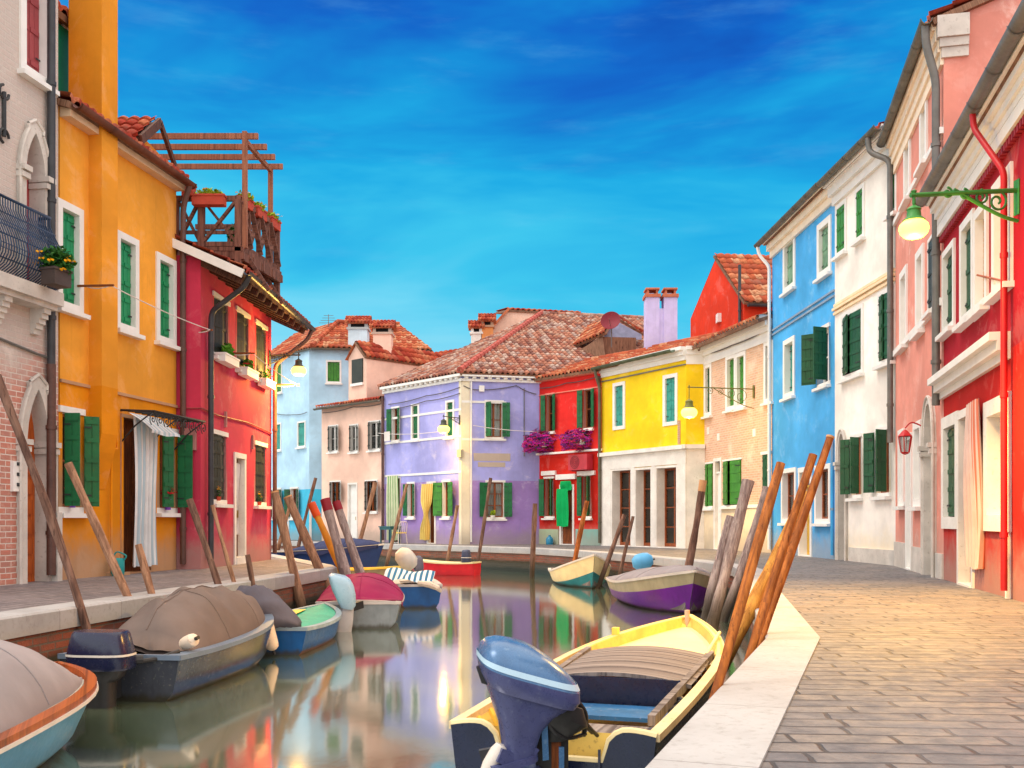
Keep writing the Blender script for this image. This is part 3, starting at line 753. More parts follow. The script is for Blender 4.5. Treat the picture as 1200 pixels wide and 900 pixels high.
def quay(inner, sgn, land, pav, kw=.37):
    outp = offset(inner, sgn * kw); P = plan(inner)
    m = MB(); pts = [p for p in outp] + [V(x, y, 0) for x, y in land]
    m.poly(pts if sgn < 0 else list(reversed(pts))); po = m.build('pavement', pav); struct(po)
    bm = bmesh.new(); bm.from_mesh(po.data); bmesh.ops.triangulate(bm, faces=bm.faces[:])
    for q in bm.faces:
        if q.normal.z < 0: q.normal_flip()
    bm.to_mesh(po.data); bm.free()
    k = MB(); l = 0; oh = offset(inner, -sgn * .035)
    for i in range(len(inner) - 1):
        a, b, c, d = oh[i], oh[i + 1], outp[i + 1], outp[i]; L = (P[i + 1] - P[i]).length
        t = .012
        Z = lambda p, z: V(p.x, p.y, z)
        bev = .02; a1 = a.lerp(d, bev / (d - a).length); b1 = b.lerp(c, bev / (c - b).length)
        k.poly([Z(a1, t), Z(b1, t), Z(c, t), Z(d, t)], [(l, 0), (l + L, 0), (l + L, kw), (l, kw)])
        k.poly([Z(a, t - bev), Z(b, t - bev), Z(b1, t), Z(a1, t)], [(l, 0), (l + L, 0), (l + L, .02), (l, .02)])
        k.poly([Z(a, -.2), Z(b, -.2), Z(b, t - bev), Z(a, t - bev)], [(l, 0), (l + L, 0), (l + L, .2), (l, .2)])
        k.poly([Z(P[i], -.2), Z(P[i + 1], -.2), Z(b, -.2), Z(a, -.2)], [(l, 0), (l + L, 0), (l + L, .03), (l, .03)])
        k.poly([Z(d, t), Z(c, t), Z(c, -.05), Z(d, -.05)], [(l, 0), (l + L, 0), (l + L, .06), (l, .06)])
        l += L
    struct(k.build('kerb_stone', KERB))
    q = MB(); l = 0
    for i in range(len(inner) - 1):
        L = (P[i + 1] - P[i]).length
        q.poly([V(P[i].x, P[i].y, -2.6), V(P[i + 1].x, P[i + 1].y, -2.6), V(P[i + 1].x, P[i + 1].y, -.2), V(P[i].x, P[i].y, -.2)], [(l, -2.6), (l + L, -2.6), (l + L, -.2), (l, -.2)]); l += L
    struct(q.build('quay_wall', QWALL))
quay(KIN, 1, [(-24, 90), (70, 90), (70, -5)], PAVE_R)
quay(LIN, -1, [(-60, 50), (-60, -5)], PAVE_L)
# ------------------------------------------------------------------ houses on the left quay
def arch(h, f, u0, u1, z0, zs, zt, fw=.16, ogee=0.0, pd=.06, rd=.32, frame=None, leafm=None, name='door', arch_only=False, inner=None):
    frame = frame or STONE; ap = arch_pts(u0, u1, zs, zt, 9, ogee)
    f.cut(u0, u1, z0, zt); f.arches.append((u0, u1, zt, ap))
    pi = [(u0, z0)] + ap + [(u1, z0)]
    c = (u0 + u1) / 2
    # outer outline: pushed out along the local normal
    po = []
    for i, p in enumerate(pi):
        a, b = pi[max(0, i - 1)], pi[min(len(pi) - 1, i + 1)]
        dx, dz = b[0] - a[0], b[1] - a[1]; l = math.hypot(dx, dz) or 1
        nx, nz = -dz / l, dx / l
        if i == 0 or i == len(pi) - 1: nx, nz = (-1 if i == 0 else 1), 0
        k = fw * (1.35 if ogee and abs(p[0] - c) < .03 else 1)
        po.append((p[0] + nx * k, p[1] + nz * k))
    mb = MB()
    for i in range(len(pi) - 1):
        a, b, c1, d1 = pi[i], pi[i + 1], po[i + 1], po[i]
        mb.poly([f.P(*a, pd), f.P(*b, pd), f.P(*c1, pd), f.P(*d1, pd)])
        mb.poly([f.P(*d1, pd), f.P(*c1, pd), f.P(*c1, -.01), f.P(*d1, -.01)])
        mb.poly([f.P(*a, pd), f.P(*b, pd), f.P(*b, -rd), f.P(*a, -rd)])
    # raised roll along the outer edge
    for i in range(len(pi) - 1):
        d1, c1 = po[i], po[i + 1]; mb.tube([f.P(*d1, pd), f.P(*c1, pd)], .028, 6, False)
    # capitals at the springing
    for u, sg in ((u0, -1), (u1, 1)):
        ua, ub = (u - fw * 1.15, u + .03) if sg < 0 else (u - .03, u + fw * 1.15)
        f.box(mb, ua, ub, zs - .2, zs - .12, -rd * .9, pd + .05); f.box(mb, ua, ub, zs - .1, zs - .02, -rd * .9, pd + .08)
    wo = mb.build(name, [frame], h.root)
    m = MB(); lst = pi; m.poly([f.P(*p, -rd + .01) for p in lst], [(p[0], p[1]) for p in lst]); lf = m.build('leaf', leafm or DARKIN, wo)
    return wo
PLASTER_Y = stucco('yellow_plaster', S(240, 164, 56), S(232, 146, 10), 3.12, wear=.14, seed=1, streak=.3)
PLASTER_R = stucco('crimson_plaster', S(206, 58, 86), None, None, wear=.2, seed=4, streak=.3)
BRICK_L = brick('old_venetian_brick', [S(196, 124, 106), S(172, 98, 86), S(214, 168, 150)], S(222, 210, 200), low=S(208, 200, 192), zsplit=3.0, wash=.85, bw=.24, bh=.085)

# --- tall brick house at the very left
LBf = [((-7.95, 10.5), (-7.03, 15.86))]
LB = House('brick_house', 'tall weathered brick house with pointed stone arches and iron balcony at left edge', LBf, BRICK_L, 10.6, depth=6)
f = LB.f()
win(LB, f, 29, 53, -95, 76, style='closed', fw=.13, frame=WHITE2, sh=REDSH, rd=.16, jar=0)
u0, u1 = f.u(27), f.u(49)
arch(LB, f, u0, u1, 4.37, f.z(38, 200), f.z(38, 156), fw=.14, ogee=.45, rd=.22, leafm=REDSH, name='balcony_door')
u0, u1 = f.u(28), f.u(54)
lw = arch(LB, f, u0, u1, 0.0, f.z(40, 515), f.z(40, 456), fw=.16, ogee=.4, rd=.2, leafm=ORWOOD)
m = MB()                                    # raised panels of the arched door
for k in range(7): f.box(m, u0 + .08, (u0 + u1) / 2 - .03, .12 + k * .3, .34 + k * .3, -.189, -.165); f.box(m, (u0 + u1) / 2 + .03, u1 - .08, .12 + k * .3, .34 + k * .3, -.189, -.165)
m.build('door_panel', ORWOOD, lw)
m = MB(); f.box(m, u1 + .05, u1 + .17, .0, 1.05, .061, .16); m.build('plinth_block', STONE, lw)
LB.walls(gable=True)
LB.gable_roof([TILE_R, SOFFIT], oh=.3)
m = MB(); f.box(m, f.u(12), f.u(23), f.z(18, 576), f.z(18, 541), .0, .05); pl = m.build('intercom_plate', WHITE2, LB.root)
m = MB()
for k in range(3): f.box(m, f.u(16), f.u(20), f.z(18, 570) + k * .15, f.z(18, 570) + k * .15 + .05, .051, .065)
m.build('button', IRON, pl)
m = MB(); p = f.P(f.u(2), f.z(2, 160), .04); q = f.P(f.u(2), f.z(2, 108), .04)
m.tube([p, q], .03, 8)
for zz, sg in ((0, 1), (1, -1)):
    c = p.lerp(q, zz); m.tube([c + f.U * (.1 * math.cos(t)) * 1 + ZUP * (sg * .1 * math.sin(t)) for t in [x * .5 for x in range(10)]], .022, 6)
m.build('wall_anchor', IRON, LB.root, True)
# iron balcony: stone slab on brackets, swelling bars
m = MB(); ub = f.ud(75, .36); ua = ub - 1.6; zs = 4.24
f.box(m, ua, ub, zs - .10, zs + .1, -.02, .36); f.box(m, ua + .04, ub - .04, zs - .17, zs - .10, -.02, .28)
bal = m.build('balcony', STONE, LB.root)
for u in (ua + .5, ub - .22):
    m = MB()
    for k in range(5): f.box(m, u - .08, u + .08, zs - .17 - .075 * (k + 1), zs - .17 - .075 * k, -.02, .24 * (1 - k / 5.5))
    m.build('bracket', STONE, bal)
m = MB()
ub -= .03
def bulge(t): return .18 + .30 * math.sin(math.pi * min(1, t * 1.15) ** .75) * (1 - .35 * t)
Hb = 1.12
def bp(u, t, side=None): return f.P(u, zs + .1 + t * Hb, bulge(t))
nb = 26
for k in range(nb + 1):
    u = ua + .05 + (ub - ua - .1) * k / nb
    m.tube([bp(u, t / 9) for t in range(10)], .010, 5)
    if k < nb:
        um = u + (ub - ua - .1) / nb / 2; r_ = .026
        for tc in (.3, .62): m.tube([bp(um + r_ * math.cos(a_), tc + r_ / Hb * 1.5 * math.sin(a_)) for a_ in [x * .7 for x in range(10)]], .007, 4)
for k in range(5):
    for uu, sg in ((ub - .05, 1), (ua + .05, -1)):
        d_ = k / 5.0; m.tube([f.P(uu + sg * (bulge(t / 9) - .18) * .95, zs + .1 + t / 9 * Hb, bulge(t / 9) * d_) for t in range(10)], .011, 5)
for t in (0.02, .16, .45, .78, 1.0):
    r_ = .026 if t == 1.0 else .013
    e = (bulge(t) - .18) * .95
    m.tube([f.P(ua + .05 - e, zs + .1 + t * Hb, 0), f.P(ua + .05 - e, zs + .1 + t * Hb, bulge(t)), f.P(ub - .05 + e, zs + .1 + t * Hb, bulge(t)), f.P(ub - .05 + e, zs + .1 + t * Hb, 0)], r_, 6)
m.build('railing', paint('blue_black_iron', S(38, 62, 92), .45, .3, .3, .5), bal, True)
dp = f.P(f.u(64.5) - .22, 0, .085)
LB.pipe([dp + ZUP * 10.4, dp + ZUP * 3.3], .06, PIPEBK); LB.pipe([dp + ZUP * 3.3, dp + ZUP * .1], .068, PIPEBR)
m = MB(); z_ = f.z(30, 410); m.tube([f.P(f.u(-40), z_ + .12, .03), f.P(f.u(40), z_ - .02, .03), f.P(f.u(58), z_ - .05, .05)], .02, 6); m.build('conduit', PIPEGY, LB.root, True)

# --- yellow house
LYf = [((-7.02, 15.9), (-6.40, 19.52))]
LY = House('yellow_house', 'golden yellow house with green shutters, outside chimney breast and white curtained door', LYf, PLASTER_Y, 7.45, depth=5.5)
f = LY.f()
for x0, x1, a, b in ((71.5, 91, 243, 352), (139.5, 157, 279, 378), (186, 201.5, 304, 393)):
    win(LY, f, x0, x1, a, b, style='closed', fw=.12, frame=WHITE2, sh=GREEN2, rd=.12, jar=0)
win(LY, f, 73, 94, 483, 594, style='open', fw=.1, frame=WHITE2, sh=GREEN, rd=.2, aL=100, aR=42, lintel_only=True)
win(LY, f, 187, 205, 506, 595, style='open', fw=.1, frame=WHITE2, sh=GREEN, rd=.2, aL=168, aR=80, lintel_only=True)
yd, ydr = door(LY, f, 143, 175, 489, fw=.06, frame=PLASTER_Y, leafm=WOODBR, rd=.2)
LY.walls(gable=True)
LY.gable_roof([TILE_R, SOFFIT], pitch=.3, oh=.22)
LY.band(f, 72, 446, h=.05, d=.03, mat=PLASTER_Y, name='string_course')
LY.gutter(f.P(-.02, 7.38, .3), f.P(f.L + .05, 7.34, .3), .085, paint('rust_gutter', S(112, 62, 44), .5, .3, .2, .4, wear=S(80, 60, 50)))
m = MB(); f.box(m, 0, f.L, 7.2, 7.4, -.01, .18); m.build('cornice', paint('beige_cornice', S(214, 184, 150), .8, .1), LY.root)
m = MB(); f.box(m, f.u(129.5), f.u(134), f.z(129, 378), f.z(129, 359), 0, .05); m.build('vent', IRON, LY.root)
ca, cb = f.u(104), f.ud(138, .23)              # chimney breast on its corbel, chimney above the eave
m = MB()
def cring(z, d): return [f.P(ca, z, -.02), f.P(cb, z, -.02), f.P(cb, z, d), f.P(ca, z, d)]
m.loft([cring(1.45, .01), cring(2.05, .17), cring(2.35, .23), cring(7.38, .23)])
m.build('chimney_breast', stucco('breast_plaster', S(236, 156, 44), S(230, 142, 8), 3.12, wear=.06, seed=9, streak=.15), LY.root)
m = MB(); m.box(f.P(ca, 7.3, -.36), f.U * (cb - ca), f.n * .59, ZUP * 3.6); m.build('chimney', stucco('chimney_plaster', S(232, 150, 36), wear=.05, seed=11, streak=.15), LY.root)
# set-back upper floor with its own eave
m = MB(); b0 = f.P(-.02, 7.3, -.62); m.box(b0, f.U * 1.85, -f.n * 3, ZUP * 2.0); sb = m.build('upper_floor', PLASTER_Y, LY.root)
m = MB(); f.box(m, .78, 1.52, 8.0, 9.1, -.615, -.58); m.build('shutter', GREEN2, sb)
m = MB(); f.box(m, .96, 1.58, 9.1, 9.2, -.617, -.57); m.build('lintel', WHITE2, sb)
tile_slope(None, [f.P(-.1, 9.22, -.40), f.P(1.9, 9.22, -.40), f.P(1.9, 10.1, -3.0), f.P(-.1, 10.1, -3.0)], mats=[TILE_R, SOFFIT], parent=sb)
# roof dormer
m = MB(); o_ = V(-8.1, 18.55, 7.2); m.box(o_, V(1.32, 0, 0), V(0, 1.2, 0), V(0, 0, .78)); dm = m.build('dormer', PLASTER_Y, LY.root)
m = MB(); m.box(V(-7.45, 18.50, 7.5), V(.42, 0, 0), V(0, .06, 0), V(0, 0, .42)); m.build('window', TEAL, dm)
tile_slope(None, [V(-8.3, 18.15, 7.72), V(-6.62, 18.15, 7.72), V(-6.62, 19.15, 8.42), V(-8.3, 19.15, 8.42)], mats=[TILE_R, RAFTER], parent=dm)
m = MB(); m.bar(V(-6.58, 18.15, 7.68), V(-6.58, 19.15, 8.38), .06, .16); m.bar(V(-6.58, 19.15, 8.38), V(-6.58, 20.0, 7.85), .06, .12); m.build('verge_board', RAFTER, dm)
dp = f.P(f.L + .0, 0, .14)
LY.pipe([f.P(f.L - .05, 7.3, .3), dp + ZUP * 6.9, dp + ZUP * .1], .055, PIPEBR)
m = MB(); f.box(m, f.u(124), f.u(141), .0, .05, .0, .18); pp_ = [f.P(f.u(126), .05, .07), f.P(f.u(126), 2.1, .07), f.P(f.u(133), 2.15, .07), f.P(f.u(133), 2.55, .07)]; m.tube(pp_, .022, 6); m.build('conduit', PLASTER_Y, LY.root, True)
# wrought iron canopy over the door
cz = ydr[3] + .12; ua, ub = f.u(141.5), f.u(204); m = MB()
m.tube([f.P(ua, cz, 0), f.P(ua, cz - .03, .62), f.P(ub, cz - .03, .62), f.P(ub, cz, 0)], .022, 6)
for k in range(9):
    u = ua + (ub - ua) * k / 8
    m.tube([f.P(u, cz + .005, 0), f.P(u, cz - .03, .62)], .011, 5)
    c = f.P(u, cz - .13, .5 - .02 * k % 3)
    m.tube([f.P(u + .12 * (t / 14) * math.cos(t * .75), cz - .16 + .12 * (t / 14) * math.sin(t * .75), .60) for t in range(15)], .01, 4)
for u in (ua, (ua + ub) / 2, ub): m.tube([f.P(u, cz - .55, .01), f.P(u, cz - .28, .26), f.P(u, cz - .05, .58)], .014, 5)
m.build('door_canopy', IRON, LY.root, True)

# --- crimson house
LRf = [((-6.39, 19.56), (-5.96, 19.6)), ((-5.96, 19.6), (-5.83, 24.8))]
LR = House('crimson_house', 'crimson house with dark shutters and deep raftered eaves on the left quay corner', LRf, PLASTER_R, 6.0, depth=5.5)
f = LR.f(1)
for x0, x1, a, b in ((250.5, 267, 347, 412), (277.5, 291, 364, 428), (300, 311.5, 379, 440)):
    win(LR, f, x0, x1, a, b, style='closed', fw=.09, frame=WHITE, sh=BLACKG, rd=.1, lintel_only=True, jar=10)
for x0, x1, a, b in ((249.5, 264.5, 508, 585), (299, 311, 521, 588)):
    win(LR, f, x0, x1, a, b, style='closed', fw=.09, frame=WHITE, sh=BLACKG, rd=.1, lintel_only=True, jar=10)
rdoor, rdr = door(LR, f, 275.5, 285.5, 536, fw=.11, frame=WHITE, leafm=WOODBR, rd=.2, step=.12)
e = LR.f(0); nback = V(1, -.03, 0).normalized()
PL, PR = e.a, f.b
m = MB(); pit, oh = .44, .86
def roofp(d, yv): return None
E0 = V(f.a.x + oh, 19.45, 6.0 + .1 - pit * oh); E1 = V(f.b.x + oh, 25.15, 6.0 + .1 - pit * oh)
R0 = V(f.a.x - 2.7, 19.45, 6.1 + pit * 2.7); R1 = V(f.b.x - 2.7, 25.15, 6.1 + pit * 2.7)
LR.extra.append(([e.a + ZUP * 6.0, e.b + ZUP * 6.0, e.a + V(0, .01, 6.0 + .19)], [(0, 0), (.4, 0), (0, .2)]))
LR.walls(gable=True, nb=nback, pitch=pit)
tile_slope(None, [E0, E1, R1, R0], mats=[TILE_R, SOFFIT], parent=LR.root)
m = MB(); B0, B1 = R0 + V(-3, 0, -1.3), R1 + V(-3, 0, -1.3); m.poly([B1, B0, R0, R1], [(0, 0), (5, 0), (5, 8), (0, 8)]); m.build('roof', TILE_R, LR.root)
m = MB(); m.bar(E0 + V(0, -.05, -.11), R0 + V(0, -.05, -.11), .05, .16); m.build('verge_board', WHITE2, LR.root)
for k in range(11):                        # rafters under the overhang
    t = (k + .4) / 11; p = E0.lerp(E1, t) + V(-.06, 0, -.2); q = R0.lerp(R1, t) + V(0, 0, -.2); q = p.lerp(q, .42)
    mm = MB(); mm.bar(p, q, .09, .13); mm.build('rafter', RAFTER, LR.root)
LR.gutter(E0 + V(.07, -.02, -.06), E1 + V(.07, .05, -.06), .075, PIPEBK)
g0 = E0 + V(.07, .15, -.1)
LR.pipe([g0, g0 + V(-.1, .05, -.2), V(f.a.x + .12, 19.9, 5.0), V(f.a.x + .11, 19.9, 4.7), V(f.a.x + .11, 19.9, .15)], .055, PIPEBK)
g1 = E1 + V(.07, -.05, -.1)
LR.pipe([g1, g1 + V(-.1, -.05, -.25), V(f.b.x + .12, 24.7, 4.7), V(f.b.x + .11, 24.7, 4.4), V(f.b.x + .11, 24.7, .15)], .05, PIPEBR)
m = MB(); e.box(m, .13, .36, f.z(236, 528) , f.z(236, 503), .0, .12); m.build('meter_box', PLASTER_R, LR.root)
m = MB(); zb = f.z(236, 479); m.tube([e.P(0, zb, .03), e.P(e.L + .02, zb, .03), f.P(.02, zb, .03)] + [f.P(u_, zb - .03 * math.sin(u_ * 1.5), .03) for u_ in (1, 2, 3, 4, 5.1)], .016, 5); m.build('cable', paint('dull_cable', S(160, 60, 66), .6), LR.root, True)
for px in (263, 295):
    m = MB(); u_ = f.u(px); z_ = f.z(px, 488 if px < 280 else 515); f.box(m, u_ - .03, u_ + .03, z_ - .22, z_ + .1, 0, .05); m.build('wall_anchor', PLASTER_R, LR.root)

# ------------------------------------------------------------------ houses across the end of the canal
CYM = stucco('cyan_plaster', S(184, 222, 246), S(74, 198, 236), 2.55, wear=.1, seed=21, streak=.15)
CYf = [((-13.3, 55.0), (-10.1, 51.0)), ((-10.1, 51.0), (-4.3, 51.8))]
CY = House('cyan_house', 'tall pale blue house with hipped tile roof and turquoise ground floor, far left', CYf, CYM, 9.5, depth=7)
fl, fr = CY.f(0), CY.f(1)
win(CY, fl, 323, 330, 428, 460, fw=.08, sh=GREEN4, rd=.08)
win(CY, fl, 323, 329, 498, 527, fw=.08, sh=TEAL, rd=.1, frame=WHITE2); win(CY, fl, 349.5, 357.5, 496, 523, fw=.08, sh=TEAL, rd=.1, frame=WHITE2)
win(CY, fl, 320, 329, 574, 606, style='open', fw=.09, sh=GREEN3, aL=20, aR=20, curtain=(.2, .8)); win(CY, fl, 341, 349, 573, 606, style='open', fw=.09, sh=GREEN3, aL=20, aR=20, curtain=(.1, .6))
win(CY, fr, 384, 398, 424, 447, fw=.09, sh=GREEN4, rd=.1, frame=WHITE2)
CY.walls(gable=False)
zc = 9.6
Cn, Ln, Rn = V(-9.9, 50.75, zc), V(-13.5, 54.9, zc), V(-4.05, 51.55, zc)
G0, G1 = V(-9.3, 54.6, 11.55), V(-6.1, 55.2, 11.55)
tile_slope(None, [Cn, Rn, G1, G0], mats=[TILE_O, SOFFIT], parent=CY.root, per=.26, T=.42)
tile_slope(None, [Ln, Cn, G0, G0 + V(-3.0, 3.4, 0)], mats=[TILE_O, SOFFIT], parent=CY.root, per=.26, T=.42)
m = MB(); m.poly([Rn, V(-3.6, 58, zc), G1], [(0, 0), (6, 0), (3, 8)]); m.poly([V(-3.6, 58, zc), V(-12, 59.5, zc), G0 + V(-3, 3.4, 0), G0, G1], [(0, 0), (6, 0), (6, 8), (3, 8), (0, 8)]); m.build('roof', TILE_O, CY.root)
ridge(CY.root, Cn + ZUP * .06, G0 + ZUP * .06, TILE_O, .12); ridge(CY.root, G0 + ZUP * .05, G1 + ZUP * .05, TILE_O, .12)
CY.gutter(Cn + V(-.03, -.06, -.08), Rn + V(0, -.08, -.08), .08); CY.gutter(Ln + V(-.06, -.05, -.08), Cn + V(-.06, -.05, -.08), .08)
chimney(CY, at_y(420.5, 400, 51.6) * 1.0 - ZUP * at_y(420.5, 400, 51.6).z, .95, .8, 8.9, 10.55, stucco('pale_chimney', S(206, 226, 238), wear=.1, seed=31), tile=TILE_R)
m = MB(); P_ = at_y(385, 395, 54.2); m.tube([P_, P_ + ZUP * 1.2], .02, 6)
for k in range(4): m.bar(P_ + V(-.5 + .08 * k, 0, .75 + .13 * k), P_ + V(.5 - .08 * k, 0, .75 + .13 * k), .02, .02)
m.build('antenna', PIPEGY, CY.root)
m = MB(); fl.box(m, fl.u(338), fl.u(339.2), 0, 2.5, 0, .05); fr.box(m, .0, .12, 0.0, 2.3, 0.0, .05); m.build('pipe_cover', WHITE2, CY.root)

P2M = stucco('blush_plaster', S(246, 206, 186), wear=.12, seed=41, streak=.12)
P2f = [((-9.2, 49.5), (-5.74, 46.0))]
P2 = House('blush_pink_house', 'pale blush pink house with dormer gable and dark shutters between blue and lilac houses', P2f, P2M, 6.45, depth=5)
f = P2.f()
for x0, x1, a, b in ((386, 396, 500, 529), (411, 419.5, 499, 529), (433, 446, 495, 527)):
    win(P2, f, x0, x1, a, b, style='open', fw=.06, sh=BLACKG, aL=150, aR=35, rd=.14, frame=WHITE2, wood_=WHITE2, curtain=(.4, .9))
win(P2, f, 388, 399, 565, 589, style='open', fw=.06, sh=BLACKG, aL=150, aR=35, rd=.14, frame=WHITE2, curtain=(.4, .9))
win(P2, f, 429, 442, 564, 599, style='open', fw=.06, sh=BLACKG, aL=150, aR=40, rd=.14, frame=WHITE2, curtain=(.4, .9))
door(P2, f, 409, 418, 568, fw=.08, leafm=WHITE2, rd=.15)
P2.walls(pitch=.16)
P2.gable_roof([TILE_R, SOFFIT], pitch=.16, oh=.3)
P2.gutter(f.P(-.1, 6.36, .36), f.P(f.L + .05, 6.36, .36), .08)
da, db = f.u(407.5), f.u(428.5); dz0, dz1 = 6.4, f.z(407, 420) ; dzr = f.z(417, 401)
m = MB(); dc = (da + db) / 2; front = [(da, dz0), (db, dz0), (db, dz1), (dc, dzr), (da, dz1)]; D_ = 7.2
m.poly([f.P(u_, z_, -.05) for u_, z_ in front], front); m.poly([f.P(db, dz0, -.05), f.P(db, dz0, -D_), f.P(db, dz1, -D_), f.P(db, dz1, -.05)], [(0, 0), (D_, 0), (D_, 2), (0, 2)])
m.poly([f.P(da, dz0, -.05), f.P(da, dz1, -.05), f.P(da, dz1, -D_), f.P(da, dz0, -D_)], [(0, 0), (0, 2), (D_, 2), (D_, 0)])
dm = m.build('dormer', P2M, P2.root)
tile_slope(None, [f.P(db + .14, dz1 - .08, .1), f.P(db + .14, dz1 - .08, -D_), f.P(dc, dzr + .05, -D_), f.P(dc, dzr + .05, .08)], mats=[TILE_R, SOFFIT], parent=dm, per=.26, T=.4)
m = MB(); m.poly([f.P(da - .12, dz1 - .08, .08), f.P(dc, dzr + .05, .08), f.P(dc, dzr + .05, -D_), f.P(da - .12, dz1 - .08, -D_)], [(0, 0), (2, 0), (2, 9), (0, 9)]); m.build('roof', TILE_R, dm)
m = MB(); f.box(m, f.u(412), f.u(424.5), f.z(412, 450), f.z(412, 422), -.049, -.0); m.build('shutter', BLACKG, dm); m = MB(); f.box(m, f.u(411), f.u(425), f.z(412, 453), f.z(412, 450), -.049, .04); m.build('sill', WHITE2, dm)
chimney(P2, at_y(449, 400, 48.6) - ZUP * at_y(449, 400, 48.6).z, .85, .8, 7.4, 9.75, P2M, tile=TILE_R)

LIM = stucco('lilac_plaster', S(170, 172, 236), S(168, 138, 208), 2.6, wear=.42, seed=51, streak=.3, worn=S(214, 206, 226))
LIf = [((-5.7, 45.7), (-2.04, 41.5)), ((-2.04, 41.5), (1.13, 42.2))]
LI = House('lilac_house', 'faded lilac corner house with hipped mottled tile roof and green shutters', LIf, LIM, 6.85, depth=6)
fl, fr = LI.f(0), LI.f(1)
win(LI, fl, 460, 467.5, 479, 516, style='open', fw=.08, aL=25, aR=25, frame=WHITE2, curtain=(.2, .5))
win(LI, fl, 483.5, 490, 476, 514, fw=.09, rd=.1, frame=WHITE2); win(LI, fl, 524, 531, 472, 511, fw=.09, rd=.1, frame=WHITE2)
win(LI, fl, 478.5, 485, 567, 605, style='open', fw=.08, aL=25, aR=25, frame=WHITE2, curtain=(.2, .5))
win(LI, fl, 519.5, 526.5, 565, 605, style='open', fw=.08, aL=4, aR=20, frame=WHITE2, sh=GREEN4, leafw=.55, curtain=(.0, .5))
door(LI, fl, 502, 509.5, 567, fw=.09, leafm=WOODBR, rd=.2); door(LI, fl, 457, 469, 561, fw=.04, leafm=WOODBR, rd=.2)
win(LI, fr, 570, 588, 471, 512, style='open', fw=.08, aL=115, aR=12, frame=WHITE2, curtain=(.05, .95))
win(LI, fr, 571, 590, 565, 606, style='open', fw=.08, aL=10, aR=12, frame=WHITE2, curtain=(.05, .95), ny=3)
LI.walls(gable=False)
zc = 6.95; Cc = V(-2.1, 41.2, zc); Lc = V(-6.0, 45.75, zc); A_ = V(1.5, 52.2, 11.5); Dr = V(.976, .215, 0)
tile_slope(None, [Lc, Cc, A_], mats=[TILE_M, SOFFIT], parent=LI.root, per=.22, T=.36, amp=.06)
tile_slope(None, [Cc, Cc + Dr * 8.6, A_ + Dr * 6, A_], mats=[TILE_M, SOFFIT], parent=LI.root, per=.22, T=.36, amp=.06)
m = MB(); m.poly([Lc, A_, A_ + V(-4, 6, -4.2)], [(0, 0), (6, 0), (3, 8)]); m.poly([A_, A_ + Dr * 6, A_ + V(1, 9, -4.3), A_ + V(-4, 6, -4.2)], [(0, 0), (6, 0), (6, 8), (0, 8)]); m.build('roof', TILE_M, LI.root)
ridge(LI.root, Cc + ZUP * .08, A_ + ZUP * .08, paint('red_hip_tile', S(176, 84, 72), .8, .2), .13); ridge(LI.root, A_ + ZUP * .05, A_ + Dr * 6 + ZUP * .05, TILE_M, .12)
for f_, nn in ((fl, 16), (fr, 10)):
    m = MB(); f_.box(m, -.02, f_.L + .1, 6.62, 6.72, -.01, .1); f_.box(m, -.02, f_.L + .16, 6.8, 6.9, -.01, .24)
    for k in range(nn): u_ = f_.L * (k + .3) / nn; f_.box(m, u_, u_ + f_.L / nn * .45, 6.72, 6.8, -.01, .18)
    m.build('cornice', WHITE2, LI.root)
for f_, px, py in ((fl, 470, 489), (fl, 470, 518), (fl, 470, 557), (fr, 560, 471), (fr, 560, 515)):
    LI.band(f_, px, py, h=.09, d=.025, u1=(f_.L if f_ is fl else f_.L * .57))
m = MB(); fl.box(m, fl.L - .16, fl.L + .02, 0, 6.62, -.01, .022); fr.box(m, -.0, .34, 0, 6.62, -.01, .02); m.build('corner_pilaster', stucco('cream_plaster', S(244, 232, 204), wear=.2, seed=55, streak=.2), LI.root)
dp = fr.P(.38, 0, .09); LI.pipe([dp + ZUP * 6.6, dp + ZUP * .1], .035, WHITE2)
dp = fr.P(fr.u(614), 0, .05); LI.pipe([dp + ZUP * 6.4, dp + ZUP * 3.6], .02, PIPEGY, clips=False)
dp = fl.P(.02, 0, .1); LI.pipe([dp + ZUP * 6.5, dp + ZUP * .1], .06, PIPEBR)
m = MB(); fr.box(m, fr.u(555), fr.u(598), fr.z(560, 540), fr.z(560, 531), -.01, .012); fr.box(m, fr.u(560), fr.u(592), fr.z(560, 547), fr.z(560, 541.5), -.01, .012); m.build('plaster_patch', stucco('cream_patch', S(226, 206, 190), wear=.2, seed=57), LI.root)
m = MB(); fl.box(m, fl.L - .14, fl.L + .12, fl.z(540, 536), fl.z(540, 527), .0, .14); m.build('junction_box', stucco('cream_box', S(240, 226, 180), wear=.05), LI.root)
m = MB(); fr.box(m, fr.u(561), fr.u(567), fr.z(560, 459), fr.z(560, 452), .0, .12); m.build('junction_box', WHITE2, LI.root)
